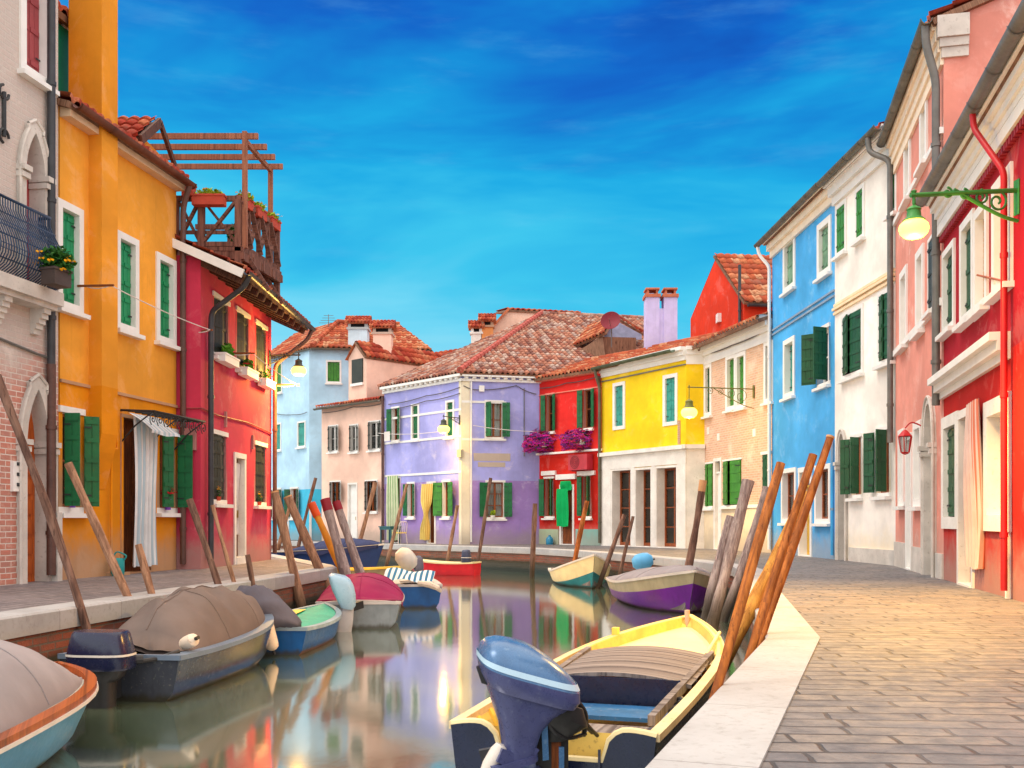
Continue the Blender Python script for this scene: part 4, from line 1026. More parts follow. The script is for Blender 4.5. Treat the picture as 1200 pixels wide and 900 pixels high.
# dormer with timber cheek on the right slope
q0 = at_y(672, 404, 46.5); q1 = at_y(706, 388, 45.5); m = MB()
m.poly([at_y(680, 410, 46), at_y(712, 434, 44.5), at_y(706, 393, 45)], [(0, 0), (2, 0), (2, 2)]); m.box(at_y(706, 420, 45), V(1.5, .2, 0), V(-.5, 2, 0), ZUP * .95); dm = m.build('dormer', SOFFIT, LI.root)
tile_slope(None, [at_y(671, 405, 46.6), at_y(709, 389, 44.6), at_y(718, 372, 46.2), at_y(690, 383, 48.0)], mats=[TILE_O, SOFFIT], parent=dm, per=.24)
tile_slope(None, [at_y(756, 391, 46.6), at_y(727, 373, 46.2), at_y(724, 371, 48.5), at_y(750, 388, 48.6)], mats=[TILE_R, SOFFIT], parent=dm, per=.24)
m = MB(); m.poly([at_y(722, 376, 45.5), at_y(752, 392, 45.5), at_y(752, 398, 45.5), at_y(708, 398, 45.5), at_y(708, 392, 45.5)]); m.build('gable_board', paint('blue_grey_board', S(150, 160, 190), .7, .2), dm)

R2M = stucco('scarlet_plaster', S(222, 44, 40), S(206, 36, 22), 3.55, wear=.08, seed=61, streak=.15)
R2f = [((1.13, 42.2), (3.45, 39.4))]
R2 = House('scarlet_house', 'narrow scarlet house with flower baskets and green shutters next to lilac house', R2f, R2M, 6.85, depth=5.5)
f = R2.f()
win(R2, f, 640.5, 649, 463, 506, style='open', aL=20, aR=20, fw=.05, frame=WHITE2, curtain=(.3, .8), lintel_only=True); win(R2, f, 684, 694, 457, 502, style='open', aL=20, aR=20, fw=.05, frame=WHITE2, curtain=(.3, .8), lintel_only=True)
win(R2, f, 639, 648.5, 561, 605, style='open', aL=15, aR=60, fw=.08, frame=WHITE2, curtain=(.1, .5), lintel_only=True); win(R2, f, 683, 692, 558, 605, style='open', aL=12, aR=70, fw=.08, frame=WHITE2, curtain=(.1, .5), lintel_only=True)
r2d, r2r = door(R2, f, 658, 671, 571, fw=.1, leafm=WOODBR, rd=.15, frame=WHITE2)
R2.walls(); R2.gable_roof([TILE_O, SOFFIT], pitch=.33, oh=.3, side=.12)
m = MB(); f.box(m, -.25, f.L + .05, f.z(640, 532) - .04, f.z(640, 532) + .04, -.01, .14); m.build('string_course', WHITE2, R2.root)
m = MB(); f.box(m, 0, f.L, 6.1, 6.14, -.01, .04); f.box(m, 0, f.L, 6.65, 6.75, -.01, .2); m.build('cornice', paint('pink_cornice', S(226, 130, 110), .7, .1), R2.root)
m = MB(); f.box(m, .0, f.u(655), 0, f.z(640, 620), -.01, .03); m.build('plinth', stucco('sage_plinth', S(170, 196, 160), wear=.2, seed=62), R2.root); m = MB(); f.box(m, f.u(675), f.L - .02, 0, f.z(680, 620), -.01, .03); m.build('plinth', stucco('teal_plinth', S(130, 196, 188), wear=.2, seed=63), R2.root)
pieces('lintel', WHITE2, R2.root, [(f.u(px) - hw, f.u(px) + hw, f.z(px, 557), f.z(px, 552), -.01, .1) for px, hw in ((644, .42), (688, .48))] + [(f.u(653), f.u(676), f.z(660, 562), f.z(660, 556), -.01, .1)], f)
dp = f.P(f.L - .02, 0, .1); R2.pipe([dp + ZUP * 6.5, dp + ZUP * .1], .05, PIPEBR)

Y2M = stucco('lemon_plaster', S(250, 212, 30), wear=.14, seed=71, streak=.15, worn=S(236, 196, 120))
Y2f = [((3.45, 39.4), (5.95, 35.0)), ((5.95, 35.0), (6.58, 34.95))]
Y2 = House('lemon_yellow_house', 'lemon yellow house above a white stone shopfront with three deep openings', Y2f, Y2M, 6.9, depth=5.5)
f, fe = Y2.f(0), Y2.f(1)
win(Y2, f, 721, 730.5, 453, 500, fw=.13, rd=.1, sh=TEAL, frame=WHITE2, sill=False); win(Y2, f, 780, 791.5, 444, 495, fw=.13, rd=.1, sh=TEAL, frame=WHITE2, sill=False)
nb2 = (f.n + V(0, 0, 0)).normalized()
shop = []
for x0, x1, a in ((718, 739.5, 552), (745.5, 763, 551), (770, 793, 549)):
    shop.append(door(Y2, f, x0, x1, a, fw=.08, frame=WHITE, leafm=CASE, rd=.42, style='glazed'))
Y2.walls(nb=nb2); Y2.gable_roof([TILE_O, SOFFIT], pitch=.33, oh=.3, side=.05)
m = MB(); zsf = f.z(706, 533)
f.holes = [(h_[0] + .0, h_[1] - .0, h_[2], h_[3]) for h_ in f.holes if h_[2] < .5]
us = [0.0] + sum([[r_[1][0] - .07, r_[1][1] + .07] for r_ in shop], []) + [f.L + .04]
ztop_ = max(r_[1][3] for r_ in shop)
for k in range(0, len(us), 2): f.box(m, us[k], us[k + 1], 0, ztop_ + .07, -.01, .045)
f.box(m, 0, f.L + .05, ztop_ + .07, zsf - .08, -.01, .05); f.box(m, -.05, f.L + .12, zsf - .08, zsf + .06, -.01, .16)
fe.box(m, -.045, fe.L, 0, zsf - .08, -.01, .045); fe.box(m, -.16, fe.L, zsf - .08, zsf + .06, -.01, .14); m.build('stone_shopfront', WHITE, Y2.root)
f.holes = []
Y2.cornice([(-.45, -.28, .06), (-.28, -.12, .14), (-.12, .0, .24)], WHITE2, 0); Y2.cornice([(-.6, -.28, .05), (-.28, -.12, .12), (-.12, .0, .2)], WHITE2, 1)
Y2.gutter(f.P(-.1, 6.82, .36), f.P(f.L - .3, 6.82, .36), .1, paint('green_gutter', S(84, 96, 74), .5, .3)); dp = f.P(.03, 0, .12)
Y2.pipe([f.P(.05, 6.8, .36), f.P(.05, 6.5, .3), f.P(.03, 6.1, .12), dp + ZUP * .1], .06, paint('olive_pipe', S(96, 92, 76), .5, .3))
m = MB(); f.box(m, f.L - .42, f.L - .30, f.z(800, 520), f.z(800, 492), -.01, .03); m.build('bare_brick_patch', BRICKFILL, Y2.root)
m = MB(); f.box(m, 0, f.L, 6.28, 6.32, -.01, .05); m.build('cable', PIPEGY, Y2.root)
dbl = MB(); Pc = at_y(774, 400, 41.5); Pc.z = 0
LIL2 = stucco('lilac_chimney', S(200, 192, 234), wear=.3, seed=75)
for sx in (-.36, .36):
    P_ = Pc + V(sx, 0, 0); dbl.box(P_ + V(-.27, -.35, 7.2), V(.54, 0, 0), V(0, .7, 0), ZUP * 2.75)
dbl.box(Pc + V(-.1, -.3, 7.2), V(.2, 0, 0), V(0, .6, 0), ZUP * 2.3); ch = dbl.build('chimney', LIL2, Y2.root)
for sx in (-.36, .36):
    m = MB(); P_ = Pc + V(sx, 0, 9.95); m.box(P_ + V(-.32, -.4, 0), V(.64, 0, 0), V(0, .8, 0), ZUP * .13)
    for q_ in (-.22, .14): m.box(P_ + V(q_, -.3, .13), V(.08, 0, 0), V(0, .6, 0), ZUP * .18)
    m.box(P_ + V(-.28, -.36, .31), V(.56, 0, 0), V(0, .72, 0), ZUP * .07); m.build('chimney_cap', paint('terracotta', S(190, 110, 80), .8, .2), ch)
m = MB(); m.box(Pc + V(-.66, -.38, 7.75), V(1.32, 0, 0), V(0, .76, 0), ZUP * .1)
m.build('chimney_band', paint('terracotta', S(190, 110, 80), .8, .2), ch)

B2M = brick('pale_pink_brick', [S(226, 178, 148), S(206, 152, 122), S(236, 198, 168)], S(226, 206, 186), low=S(238, 208, 160), zsplit=5.5, wash=.15, seed=3)
B2L = stucco('cream_render', S(240, 222, 190), wear=.25, seed=81)
B2f = [((6.56, 35.0), (7.645, 30.12))]
B2 = House('pale_brick_house', 'two storey pale brick house with white cornice between yellow shop and blue house', B2f, B2M, 7.0, depth=5.5)
f = B2.f()
win(B2, f, 827.5, 832.5, 432, 484, fw=.13, frame=WHITE2, rd=.12, sh=GREEN3); win(B2, f, 853, 861, 422, 477, fw=.13, frame=WHITE2, rd=.14, sh=GREEN4); win(B2, f, 864.5, 872.5, 419, 475, fw=.13, frame=WHITE2, rd=.14, sh=GREEN4); win(B2, f, 898, 904.5, 406, 468, fw=.12, frame=WHITE2, rd=.14, sh=GREEN3)
win(B2, f, 827.5, 835.5, 544, 594, fw=.06, sh=GREEN4, rd=.02, frame=WHITE2, lintel_only=True, jar=14); win(B2, f, 848.5, 869, 541, 592, fw=.06, sh=GREEN4, rd=.02, frame=WHITE2, lintel_only=True, jar=14); win(B2, f, 894, 903, 533, 590, fw=.09, sh=GREEN3, rd=.04, frame=WHITE2, lintel_only=True)
door(B2, f, 838.5, 844.5, 541, fw=.11, leafm=WHITE2, rd=.15, transom=.4)
B2.walls(); B2.gable_roof([TILE_O, SOFFIT], pitch=.33, oh=.5, side=.05)
B2.cornice([(-.75, -.62, .05), (-.45, -.3, .1), (-.3, -.15, .22), (-.15, .0, .4)], WHITE2)
m = MB(); f.box(m, 0, f.L, 6.38, 6.7, -.01, .03); m.build('frieze', WHITE2, B2.root)
sp = [0.0, f.u(836.6), f.u(846.4), f.L]; m = MB(); zl = f.z(850, 596); f.box(m, sp[0], sp[1], 0, zl, -.01, .025); f.box(m, sp[2], sp[3], 0, zl, -.01, .025); lo_ = m.build('plinth', B2L, B2.root); m = MB(); f.box(m, sp[0], sp[1], zl, zl + .1, -.01, .06); f.box(m, sp[2], sp[3], zl, zl + .1, -.01, .06); m.build('sill_course', WHITE2, lo_)
pieces('plaster_patch', WHITE, B2.root, [(f.u(px) - .1, f.u(px) + .1, f.z(px, py) - .12, f.z(px, py) + .12, -.01, .012) for px, py in ((830, 505), (842, 512), (884, 507))], f)

# ------------------------------------------------------------------ houses along the right pavement
BLM = stucco('sky_blue_plaster', S(74, 172, 236), wear=.42, seed=91, streak=.12, worn=S(140, 202, 240))
BLf = [((7.65, 30.1), (7.82, 24.8))]
BL = House('blue_house', 'sky blue house with white framed windows between brick house and white house', BLf, BLM, 9.2, depth=6)
f = BL.f()
win(BL, f, 920.5, 930.5, 290, 338, fw=.16, frame=WHITE2, sh=paint('lace_green_shutter', S(120, 160, 130), .6, .3), rd=.12, jar=0); win(BL, f, 961, 972, 270, 320, fw=.16, frame=WHITE2, sh=paint('lace_green_shutter', S(110, 150, 120), .6, .3), rd=.12, jar=0)
win(BL, f, 920.5, 930, 405, 462, fw=.14, frame=WHITE2, sh=TEAL, rd=.2, jar=0); win(BL, f, 959, 971.5, 390, 451, style='open', fw=.1, frame=WHITE2, sh=GREEN3, aL=45, aR=70, rd=.2, lintel_only=True, wood_=WHITE2)
win(BL, f, 918, 932, 555, 608, style='open', fw=.12, frame=WHITE2, rd=.2, curtain=(.1, .4)); win(BL, f, 957.5, 972, 551, 608, style='open', fw=.12, frame=WHITE2, rd=.2, curtain=(.1, .5))
door(BL, f, 938, 950, 554, fw=.13, frame=WHITE2, leafm=paint('ochre_door', S(214, 170, 60), .6, .2), rd=.25, transom=.4)
BL.walls(); BL.gable_roof([TILE_R, SOFFIT], pitch=.36, oh=.3, side=.0)
BL.cornice([(-.55, -.35, .08), (-.35, -.15, .18), (-.15, 0, .3)], paint('cream_cornice', S(246, 232, 210), .7, .08))
BL.gutter(f.P(-.3, 9.12, .38), f.P(f.L, 9.12, .38), .09); m = MB()
zb = f.z(910, 391)
for dz in (0, .13): f.box(m, 0, f.L, zb + dz, zb + dz + .05, -.01, .04)
m.build('string_course', BLM, BL.root)
dp = f.P(.04, 0, .1); BL.pipe([f.P(-.2, 9.05, .38), f.P(-.18, 8.8, .34), f.P(.04, 8.4, .1), dp + ZUP * .1], .05, WHITE2)
dp = f.P(f.L - .06, 0, .05); BL.pipe([dp + ZUP * 2.9, dp + ZUP * .1], .035, BLM)

WHM = stucco('white_plaster', S(252, 247, 239), wear=.15, seed=101, streak=.12, worn=S(240, 222, 196), base=S(236, 214, 170))
WHf = [((7.82, 24.8), (7.94, 21.2))]
WH = House('white_house', 'white three storey house with dark green shutters and an arched stone niche', WHf, WHM, 9.15, depth=6)
f = WH.f()
for x0, x1, a, b, s_ in ((982, 991, 246, 297, GREEN4), (1005, 1012, 226, 279, GREEN4), (1044, 1050, 190, 248, GREEN4), (989, 1010.5, 373, 441, GREEN3), (1031.5, 1047, 348, 424, GREEN3)):
    win(WH, f, x0, x1, a, b, fw=.1, frame=WHITE2, sh=s_, rd=.03, jar=0 if s_ is GREEN4 else 12)
win(WH, f, 999, 1009, 514, 580, style='open', fw=.08, frame=WHITE2, sh=GREEN3, aL=30, aR=60, rd=.15, lintel_only=True); win(WH, f, 1028, 1042, 506, 578, style='open', fw=.08, frame=WHITE2, sh=GREEN3, aL=20, aR=60, rd=.15, lintel_only=True)
arch(WH, f, f.u(984.5), f.u(992), .0, f.z(988, 540), f.z(988, 508), fw=.09, rd=.3, frame=STONE, leafm=STONE, name='niche')
WH.walls(); WH.gable_roof([TILE_R, SOFFIT], pitch=.36, oh=.3, side=.0)
WH.cornice([(-.6, -.4, .08), (-.4, -.18, .18), (-.18, 0, .3)], WHITE2)
WH.gutter(f.P(0, 9.08, .4), f.P(f.L + .1, 9.08, .4), .095); m = MB(); zb = f.z(985, 366)
for dz, dd in ((0, .05), (.1, .08), (.2, .04)): f.box(m, 0, f.L, zb + dz, zb + dz + .06, -.01, dd)
m.build('string_course', paint('cream_band', S(246, 220, 180), .7, .1), WH.root)
m = MB(); f.box(m, f.u(996), f.L, 0, .32, -.01, .04); m.build('plinth', STONE, WH.root)
dp = f.P(f.L - .03, 0, .1)
WH.pipe([f.P(f.L - .4, 9.0, .42), f.P(f.L - .4, 8.7, .4), f.P(f.L - .03, 8.4, .1), dp + ZUP * 2.55], .06, PIPEGY)

PKM = stucco('salmon_plaster', S(230, 152, 136), wear=.40, seed=111, streak=.15, worn=S(246, 216, 204))
PKf = [((7.94, 21.2), (6.787, 16.1))]
PK = House('salmon_house', 'tall salmon pink house with peeling gable rising over the red house', PKf, PKM, 8.85, depth=6)
f = PK.f()
for x0, x1, a, b in ((1062, 1066.5, 165, 232), (1081, 1086, 122, 190), (1057, 1062.5, 328, 402), (1076, 1082, 305, 384)):
    win(PK, f, x0, x1, a, b, style='closed', fw=.14, frame=WHITE2, sh=paint('cream_shutter', S(226, 206, 190), .6, .1), rd=.2, jar=0)
win(PK, f, 1090, 1096, 285, 365, fw=.06, frame=WHITE2, sh=BLACKG, rd=.03, jar=0)
for x0, x1, a, b in ((1055, 1059, 512, 586), (1073, 1079.5, 504, 586)):
    win(PK, f, x0, x1, a, b, style='closed', fw=.13, frame=WHITE2, sh=WHITE2, rd=.15, jar=0)
door(PK, f, 1063.5, 1068.5, 517, fw=.12, frame=WHITE2, leafm=WHITE2, rd=.2)
arch(PK, f, f.u(1086.5), f.u(1096), .0, f.z(1090, 520), f.z(1090, 474), fw=.12, rd=.25, frame=STONE, leafm=STONE, name='niche')
PK.walls(pitch=.36)
E0, E1, r0, r1 = PK.gable_roof([TILE_R, SOFFIT], pitch=.36, oh=.2, side=.1)
PK.cornice([(-.75, -.55, .05), (-.55, -.38, .09), (-.38, -.2, .13), (-.2, 0, .18)], paint('cream_cornice', S(246, 226, 200), .7, .08), e=.0)
m = MB(); pb = f.b + f.U * .0
for za, zb_, dd in ((-.66, -.5, .04), (-.5, -.36, .07), (-.36, -.02, .11)):
    m.box(f.P(f.L - .01, 8.85 + za, dd), f.U * (.02 + dd), -f.n * (.36 + dd), ZUP * (zb_ - za - .004))
m.build('cornice', STONE, PK.root)
PK.gutter(f.P(-.1, 8.8, .27), f.P(f.L + .12, 8.8, .27), .09)
for py, pv in ((355, 1), ):
    LIh = f.z(1056, 408); m = MB(); f.box(m, 0, f.L, LIh - .06, LIh + .06, -.01, .06); m.build('string_course', WHITE2, PK.root)
LIh = f.z(1061, 240); m = MB(); f.box(m, 0, f.L, LIh - .05, LIh + .05, -.01, .06); m.build('string_course', WHITE2, PK.root)
zs_ = f.z(1060, 588); m = MB(); f.box(m, f.u(1060.5), f.u(1062.2), zs_ - .08, zs_ + .0, -.01, .04); m.build('sill_course', WHITE2, PK.root)
sp = [0, f.u(1062.3), f.u(1069.8), f.u(1084.5), ]; pieces('plinth', STONE, PK.root, [(sp[0], sp[1], 0, .5, -.01, .035), (sp[2], sp[3], 0, .45, -.01, .035), (f.u(1097.5), f.L, 0, .4, -.01, .03)], f)
dp = f.P(f.L - .08, 0, .1); PK.pipe([f.P(f.L - .0, 8.75, .27), f.P(f.L - .02, 8.45, .26), f.P(f.L - .08, 7.9, .1), dp + ZUP * 2.75], .065, PIPEGY)
m = MB(); g_ = f.b + f.U * .02; m.tube([g_ - f.n * 1.35 + ZUP * 9.0, g_ - f.n * 1.35 + ZUP * 9.0 + f.U * .05], .06, 10); m.build('vent_pipe', IRON, PK.root)

RRM = stucco('red_plaster', S(168, 8, 34), S(190, 20, 12), 2.95, wear=.10, seed=121, streak=.15, worn=S(214, 60, 60))
RRf = [((6.787, 16.1), (5.08, 8.55))]
RR = House('red_house', 'deep red house with white moulded cornice and white framed doorway, right edge', RRf, RRM, 6.0, depth=6)
f = RR.f()
win(RR, f, 1107.5, 1118.5, 303, 386, fw=.1, frame=WHITE2, sh=GREEN3, rd=.1, jar=0); win(RR, f, 1129, 1140.5, 272, 372, fw=.12, frame=WHITE2, sh=GREEN3, rd=.1, jar=0)
win(RR, f, 1145.5, 1156.5, 258, 358, style='bricked', fw=.12, frame=WHITE2, rd=.12); win(RR, f, 1168, 1184, 228, 334, style='bricked', fw=.14, frame=WHITE2, rd=.12)
win(RR, f, 1108, 1121.5, 503, 606, fw=.18, frame=WHITE, sh=GREEN3, rd=.1, jar=0, sill=False)
rrd, rrr = door(RR, f, 1125.5, 1140, 492, fw=.12, frame=WHITE, leafm=WOODBR, rd=.2)
win(RR, f, 1159.5, 1180.5, 489, 604, style='closed', fw=.2, frame=WHITE, sh=paint('cream_board', S(220, 206, 186), .6, .1), rd=.3, jar=0, sill=False)
RR.walls(); RR.gable_roof([TILE_R, SOFFIT], pitch=.33, oh=.25, side=.0)
RR.cornice([(-.62, -.54, .05), (-.44, -.34, .1), (-.34, -.24, .14), (-.24, -.12, .2), (-.12, .0, .27)], WHITE2)
m = MB(); k_ = int(f.L / .12)
for k in range(k_): f.box(m, k * .12, k * .12 + .075, 5.38 - .09, 5.38, -.01, .07)
m.build('dentil_course', paint('dark_red_trim', S(150, 24, 36), .6, .1), RR.root)
m = MB(); f.box(m, 0, f.L, 5.39, 5.55, -.01, .1); m.build('cornice', WHITE2, RR.root)
RR.gutter(f.P(.0, 5.97, .34), f.P(f.L + .1, 5.97, .34), .095, PIPEGY)
zc_ = f.z(1097, 462); m = MB()
for za, zb_, dd in ((-.16, -.06, .06), (-.06, .06, .15), (.06, .16, .24)): f.box(m, -.02, f.u(1184.5), zc_ + za, zc_ + zb_, -.01, dd)
m.build('string_course', WHITE2, RR.root)
ur = f.u(1190) - .1; dp = f.P(ur, 0, .1); RR.pipe([f.P(ur - .5, 5.9, .34), f.P(ur - .48, 5.7, .33), f.P(ur, 5.0, .1), dp + ZUP * .1], .038, PIPERD)
m = MB(); f.box(m, f.u(1183.0), f.u(1184.8), 0, f.z(1184, 470), -.01, .05); m.build('door_jamb', WHITE, RR.root)
m = MB(); m.tube([f.P(f.u(1150), f.z(1150, 322), .05), f.P(f.u(1188), f.z(1188, 330) , .06)], .014, 5); m.build('cable', paint('rust_rod', S(170, 90, 50), .6), RR.root, True)
RN = House('orange_brick_house', 'orange brick house at the right edge beside the red drainpipe', [((5.06, 8.45), (4.2, 4.6))], brick('warm_brick', [S(220, 150, 90), S(204, 130, 80), S(230, 176, 116)], S(220, 180, 130), bw=.25, seed=8), 6.3, depth=6)
f = RN.f(); win(RN, f, 1290, 1330, 200, 330, fw=.1, frame=WHITE2); door(RN, f, 1250, 1290, 480, leafm=WOODBR); RN.walls(); RN.gable_roof([TILE_R, SOFFIT], oh=.35)

# ------------------------------------------------------------------ roofs rising behind
BKM = stucco('vermilion_plaster', S(224, 60, 30), wear=.06, seed=131)
Nn, Fn = V(9.07, 40, 0), V(7.95, 45.6, 0)
BK = House('vermilion_house', 'vermilion gabled house rising behind the pale brick house', [((7.95, 45.6), (9.07, 40.0))], BKM, 9.8, depth=7)
f = BK.f(); gp = [(0, 0), (f.L, 0), (f.L, 9.75), (f.L * .53, 12.0), (0, 9.95)]; m = MB(); m.poly([f.P(u_, z_) for u_, z_ in gp], gp)
D2 = V(9, 1.2, 0); Ea, Eb = f.P(f.L, 9.75), f.P(f.L, 9.75) + D2; m.poly([f.P(f.L, 0), f.P(f.L, 0) + D2, Eb, Ea], [(0, 0), (9, 0), (9, 9), (0, 9)]); m.poly([f.P(0, 0), f.P(0, 9.95), f.P(0, 9.95) + D2, f.P(0, 0) + D2]); m.build('wall', BKM, BK.root)
Rr = f.P(f.L * .53, 12.05); dn = f.U * .35 - ZUP * .3
tile_slope(None, [Ea + dn - D2.normalized() * .15, Eb + dn, Rr + D2, Rr - D2.normalized() * .15], mats=[TILE_O, SOFFIT], parent=BK.root, per=.3, T=.45)
m = MB(); m.poly([f.P(0, 9.95), Rr, Rr + D2, f.P(0, 9.95) + D2], [(0, 0), (5, 0), (5, 8), (0, 8)]); m.build('roof', TILE_R, BK.root)
BK.pipe([f.P(f.L - .2, 11, .1), f.P(f.L - .2, 8, .1)], .06, PIPEBK); BK.gutter(Ea + dn - ZUP * .1, Eb + dn - ZUP * .1, .1, PIPEBK)
m = MB(); o_ = at_y(841, 377, 42.2); m.box(o_, V(.5, 0, 0), V(0, .4, 0), ZUP * .36); m.build('ventilation_box', WHITE2, BK.root)
RP = House('rear_pink_house', 'far pink house end with tiled verge showing over the lilac roof', [((-.9, 55.0), (3.6, 56))], stucco('far_pink_plaster', S(240, 200, 178), wear=.1, seed=141), 9, depth=5)
f = RP.f(); za = lambda px, py: f.z(px, py)
gp = [(f.u(566), 6), (f.u(680), 6), (f.u(680), za(680, 368)), (f.u(596), za(596, 363)), (f.u(566), za(566, 396))]; m = MB(); m.poly([f.P(u_, z_) for u_, z_ in gp], gp); m.poly([f.P(gp[0][0], 6), f.P(*gp[4]), f.P(*gp[4], -5), f.P(gp[0][0], 6, -5)]); m.poly([f.P(*gp[4]), f.P(*gp[3]), f.P(*gp[3], -5), f.P(*gp[4], -5)]); m.build('wall', RP.wallmat, RP.root)
tile_slope(None, [f.P(gp[3][0] - .1, gp[3][1] + .02, .12), f.P(gp[2][0], gp[2][1] + .05, .12), f.P(gp[2][0], gp[2][1] + .5, -3), f.P(gp[3][0] - .1, gp[3][1] + .5, -3)], mats=[TILE_R, SOFFIT], parent=RP.root, per=.3, T=.4)
m = MB(); m.bar(f.P(gp[4][0], gp[4][1] + .05, .05), f.P(gp[3][0], gp[3][1] + .05, .05), .3, .12); m.build('verge_tiles', TILE_R, RP.root)
OM = stucco('orange_chimney', S(228, 150, 90), wear=.1, seed=143)
for px, py, wd, mt in ((558.5, 389, .55, WHITE), (571, 381, .62, OM)):
    P_ = at_y(px, py, 53.5); zz = P_.z; P_.z = 0; chimney(RP, P_, wd, .5, 8.5, zz - .15, mt, tile=TILE_R)
RT = House('rear_tiled_house', 'far low house whose orange tile roof fills the gap between blue and lilac roofs', [((-6.0, 60.0), (-.5, 60.5))], P2M, 9.6, depth=6)
f = RT.f(); RT.walls(); tile_slope(None, [f.P(f.u(490), f.z(500, 421), .3), f.P(f.u(575), f.z(575, 408), .3), f.P(f.u(575), f.z(575, 396), -2.5), f.P(f.u(512), f.z(512, 411), -2.5)], mats=[TILE_R, SOFFIT], parent=RT.root, per=.3, T=.45)
# ------------------------------------------------------------------ mooring poles
POLE_BR = polem('weathered_brown_pole', S(138, 104, 88), S(80, 56, 48))
POLE_LT = polem('light_brown_pole', S(186, 142, 112), S(122, 86, 66))
POLE_GY = polem('grey_weathered_pole', S(182, 164, 158), S(122, 104, 102))
POLE_OR = polem('orange_brown_pole', S(196, 112, 40), S(116, 56, 22), .65)
POLE_YE = polem('ochre_pole', S(224, 160, 66), S(164, 100, 38), .65)
TIP_R = paint('red_pole_tip', S(140, 24, 40), .6, .2); TIP_O = paint('orange_pole_tip', S(236, 84, 20), .6, .2); TIP_L = paint('pale_cut_tip', S(214, 160, 110), .8, .2); ORANGEP = paint('orange_painted_pole', S(232, 150, 40), .6, .2)
def lq(p, inset=.16):
    k = (600 - p) / 1200.0; e = -4.78 + inset
    return (-e + .128 * 9.56) / (k + .128)
def pole(label, bpx, top, Y, lean, rpx, mat, tip=None, tiplen=.0, bend=.02, group=None, taper=.85):
    B = at_y(bpx, HY + (CAMZ - WZ) * F / Y, Y); T = at_y(top[0], top[1], Y + lean)
    d = (T - B); B2 = B - d.normalized() * 1.0; r = rpx * Y / F / 2
    rnd = random.Random(int(bpx * 7 + top[0])); sx = V(1, .3, 0); pts = []; rad = []; n = 14
    o1, o2 = rnd.uniform(0, 6), rnd.uniform(0, 6)
    for k in range(n + 1):
        t = k / n; p = B2.lerp(T, t) + sx * (bend * d.length * (math.sin(t * 3.1 + o1) - math.sin(o1) * (1 - t) - math.sin(3.1 + o1) * t) * .6)
        pts.append(p); rad.append(r * (1 - (1 - taper) * t) * (1 + .09 * math.sin(t * 17 + o2) + rnd.uniform(-.08, .08)))
    mb = MB()
    cut = None
    mb.tube(pts, rad, 12)
    o = mb.build('mooring_pole', mat, None, True, loc=B)
    tag(o, label, 'mooring pole', group)
    if tip:
        m = MB(); dl = (pts[-1] - pts[-2]).normalized(); m.tube([pts[-1] - dl * tiplen, pts[-1] + dl * .006], [rad[-1] * 1.05 + .003, rad[-1] * 1.05 + .003], 12)
        m.build('painted_tip', tip, o, True)
    return o
LG = 'mooring poles along the left quay'
def lp(label, bpx, top, lean, rpx, mat, **k): return pole(label, bpx, top, lq(bpx), lean, rpx, mat, group=LG, **k)
lp('long dark brown pole leaning out of the picture at far left, before the arched doorway', 109, (-4, 440), -.3, 11, POLE_BR, bend=.06)
lp('light brown mooring pole leaning across the yellow wall behind the dark grey boat', 183, (80, 543), 0, 11, POLE_LT, bend=.02)
lp('short pale stump of a pole in front of the white door curtain', 203, (162, 638), 0, 10, POLE_LT)
lp('knotty brown pole with a white ring leaning before the black drainpipe of the crimson house', 277, (222, 585), 0, 9, POLE_BR, tip=None)
lp('thin straight brown pole leaning before the first ground window of the crimson house', 294, (249, 592), 0, 5.5, POLE_LT)
lp('shortest thin brown stick of a pole below the crimson house doorway', 305, (290, 650), 0, 7, POLE_BR)
lp('thick squared light brown pole, left of the pair at the crimson house corner', 358, (322, 576), 0, 12, POLE_LT, bend=.0, tip=TIP_L, tiplen=.02)
lp('thick squared light brown pole, right of the pair at the crimson house corner', 397, (337, 582), 0, 12, POLE_LT, bend=.0, tip=TIP_L, tiplen=.02)
pole('yellow orange painted pole with a bright orange tip at the end of the left quay', 421, (365, 590), 20.6, .3, 10, ORANGEP, tip=TIP_O, tiplen=.3, bend=.0, group=LG)
pole('thick grey pole with dark red tip, left one of the red tipped pair', 417, (381, 585), 20.1, .2, 13, POLE_GY, tip=TIP_R, tiplen=.24, bend=.0, group=LG)
pole('grey pole with dark red tip, right one of the red tipped pair', 437, (394, 588), 20.3, .2, 11, POLE_GY, tip=TIP_R, tiplen=.18, bend=.0, group=LG)
FG = 'mooring poles along the far quay'
for lb, b, t, Y, r, mt in (
    ('slim brown pole behind the left quay, before the dark blue boat and the turquoise wall', 314, (341, 588), 31, 5, POLE_LT),
    ('tall thin dark pole before the corner of the pale blue house', 342, (370, 560), 31, 4.5, POLE_BR),
    ('pale pole leaning right before the blush pink house', 412, (440, 565), 33, 5.5, POLE_LT),
    ('pale thin pole beside the striped green curtain of the lilac house', 451, (477, 567), 37, 4.5, POLE_LT),
    ('brown pole before the cream corner of the lilac house, behind the red boat', 522, (536, 592), 36, 4.5, POLE_LT),
    ('thin dark pole before the lower right window of the lilac house', 557, (575, 560), 35.5, 4.5, POLE_BR),
    ('upright brown pole between lilac house and scarlet house', 624, (627, 590), 32.5, 6.5, POLE_BR),
    ('orange brown pole leaning right before the scarlet house', 669, (688, 587), 29.3, 6.5, POLE_OR),
    ('brown pole leaning before the first opening of the white shopfront', 701, (732, 603), 27, 6, POLE_BR),
    ('thin dark pole just right of its thicker neighbour before the white shopfront', 723, (742, 605), 26.5, 4.5, POLE_BR)):
    pole(lb, b, t, Y, 0, r, mt, group=FG)
pole('crooked dark brown pole with pale cut tip beside the white shopfront end wall', 797, (824, 563), 22.2, 0, 9.5, POLE_BR, tip=TIP_L, tiplen=.24, bend=.03, group=FG)
RG = 'mooring poles along the right quay'
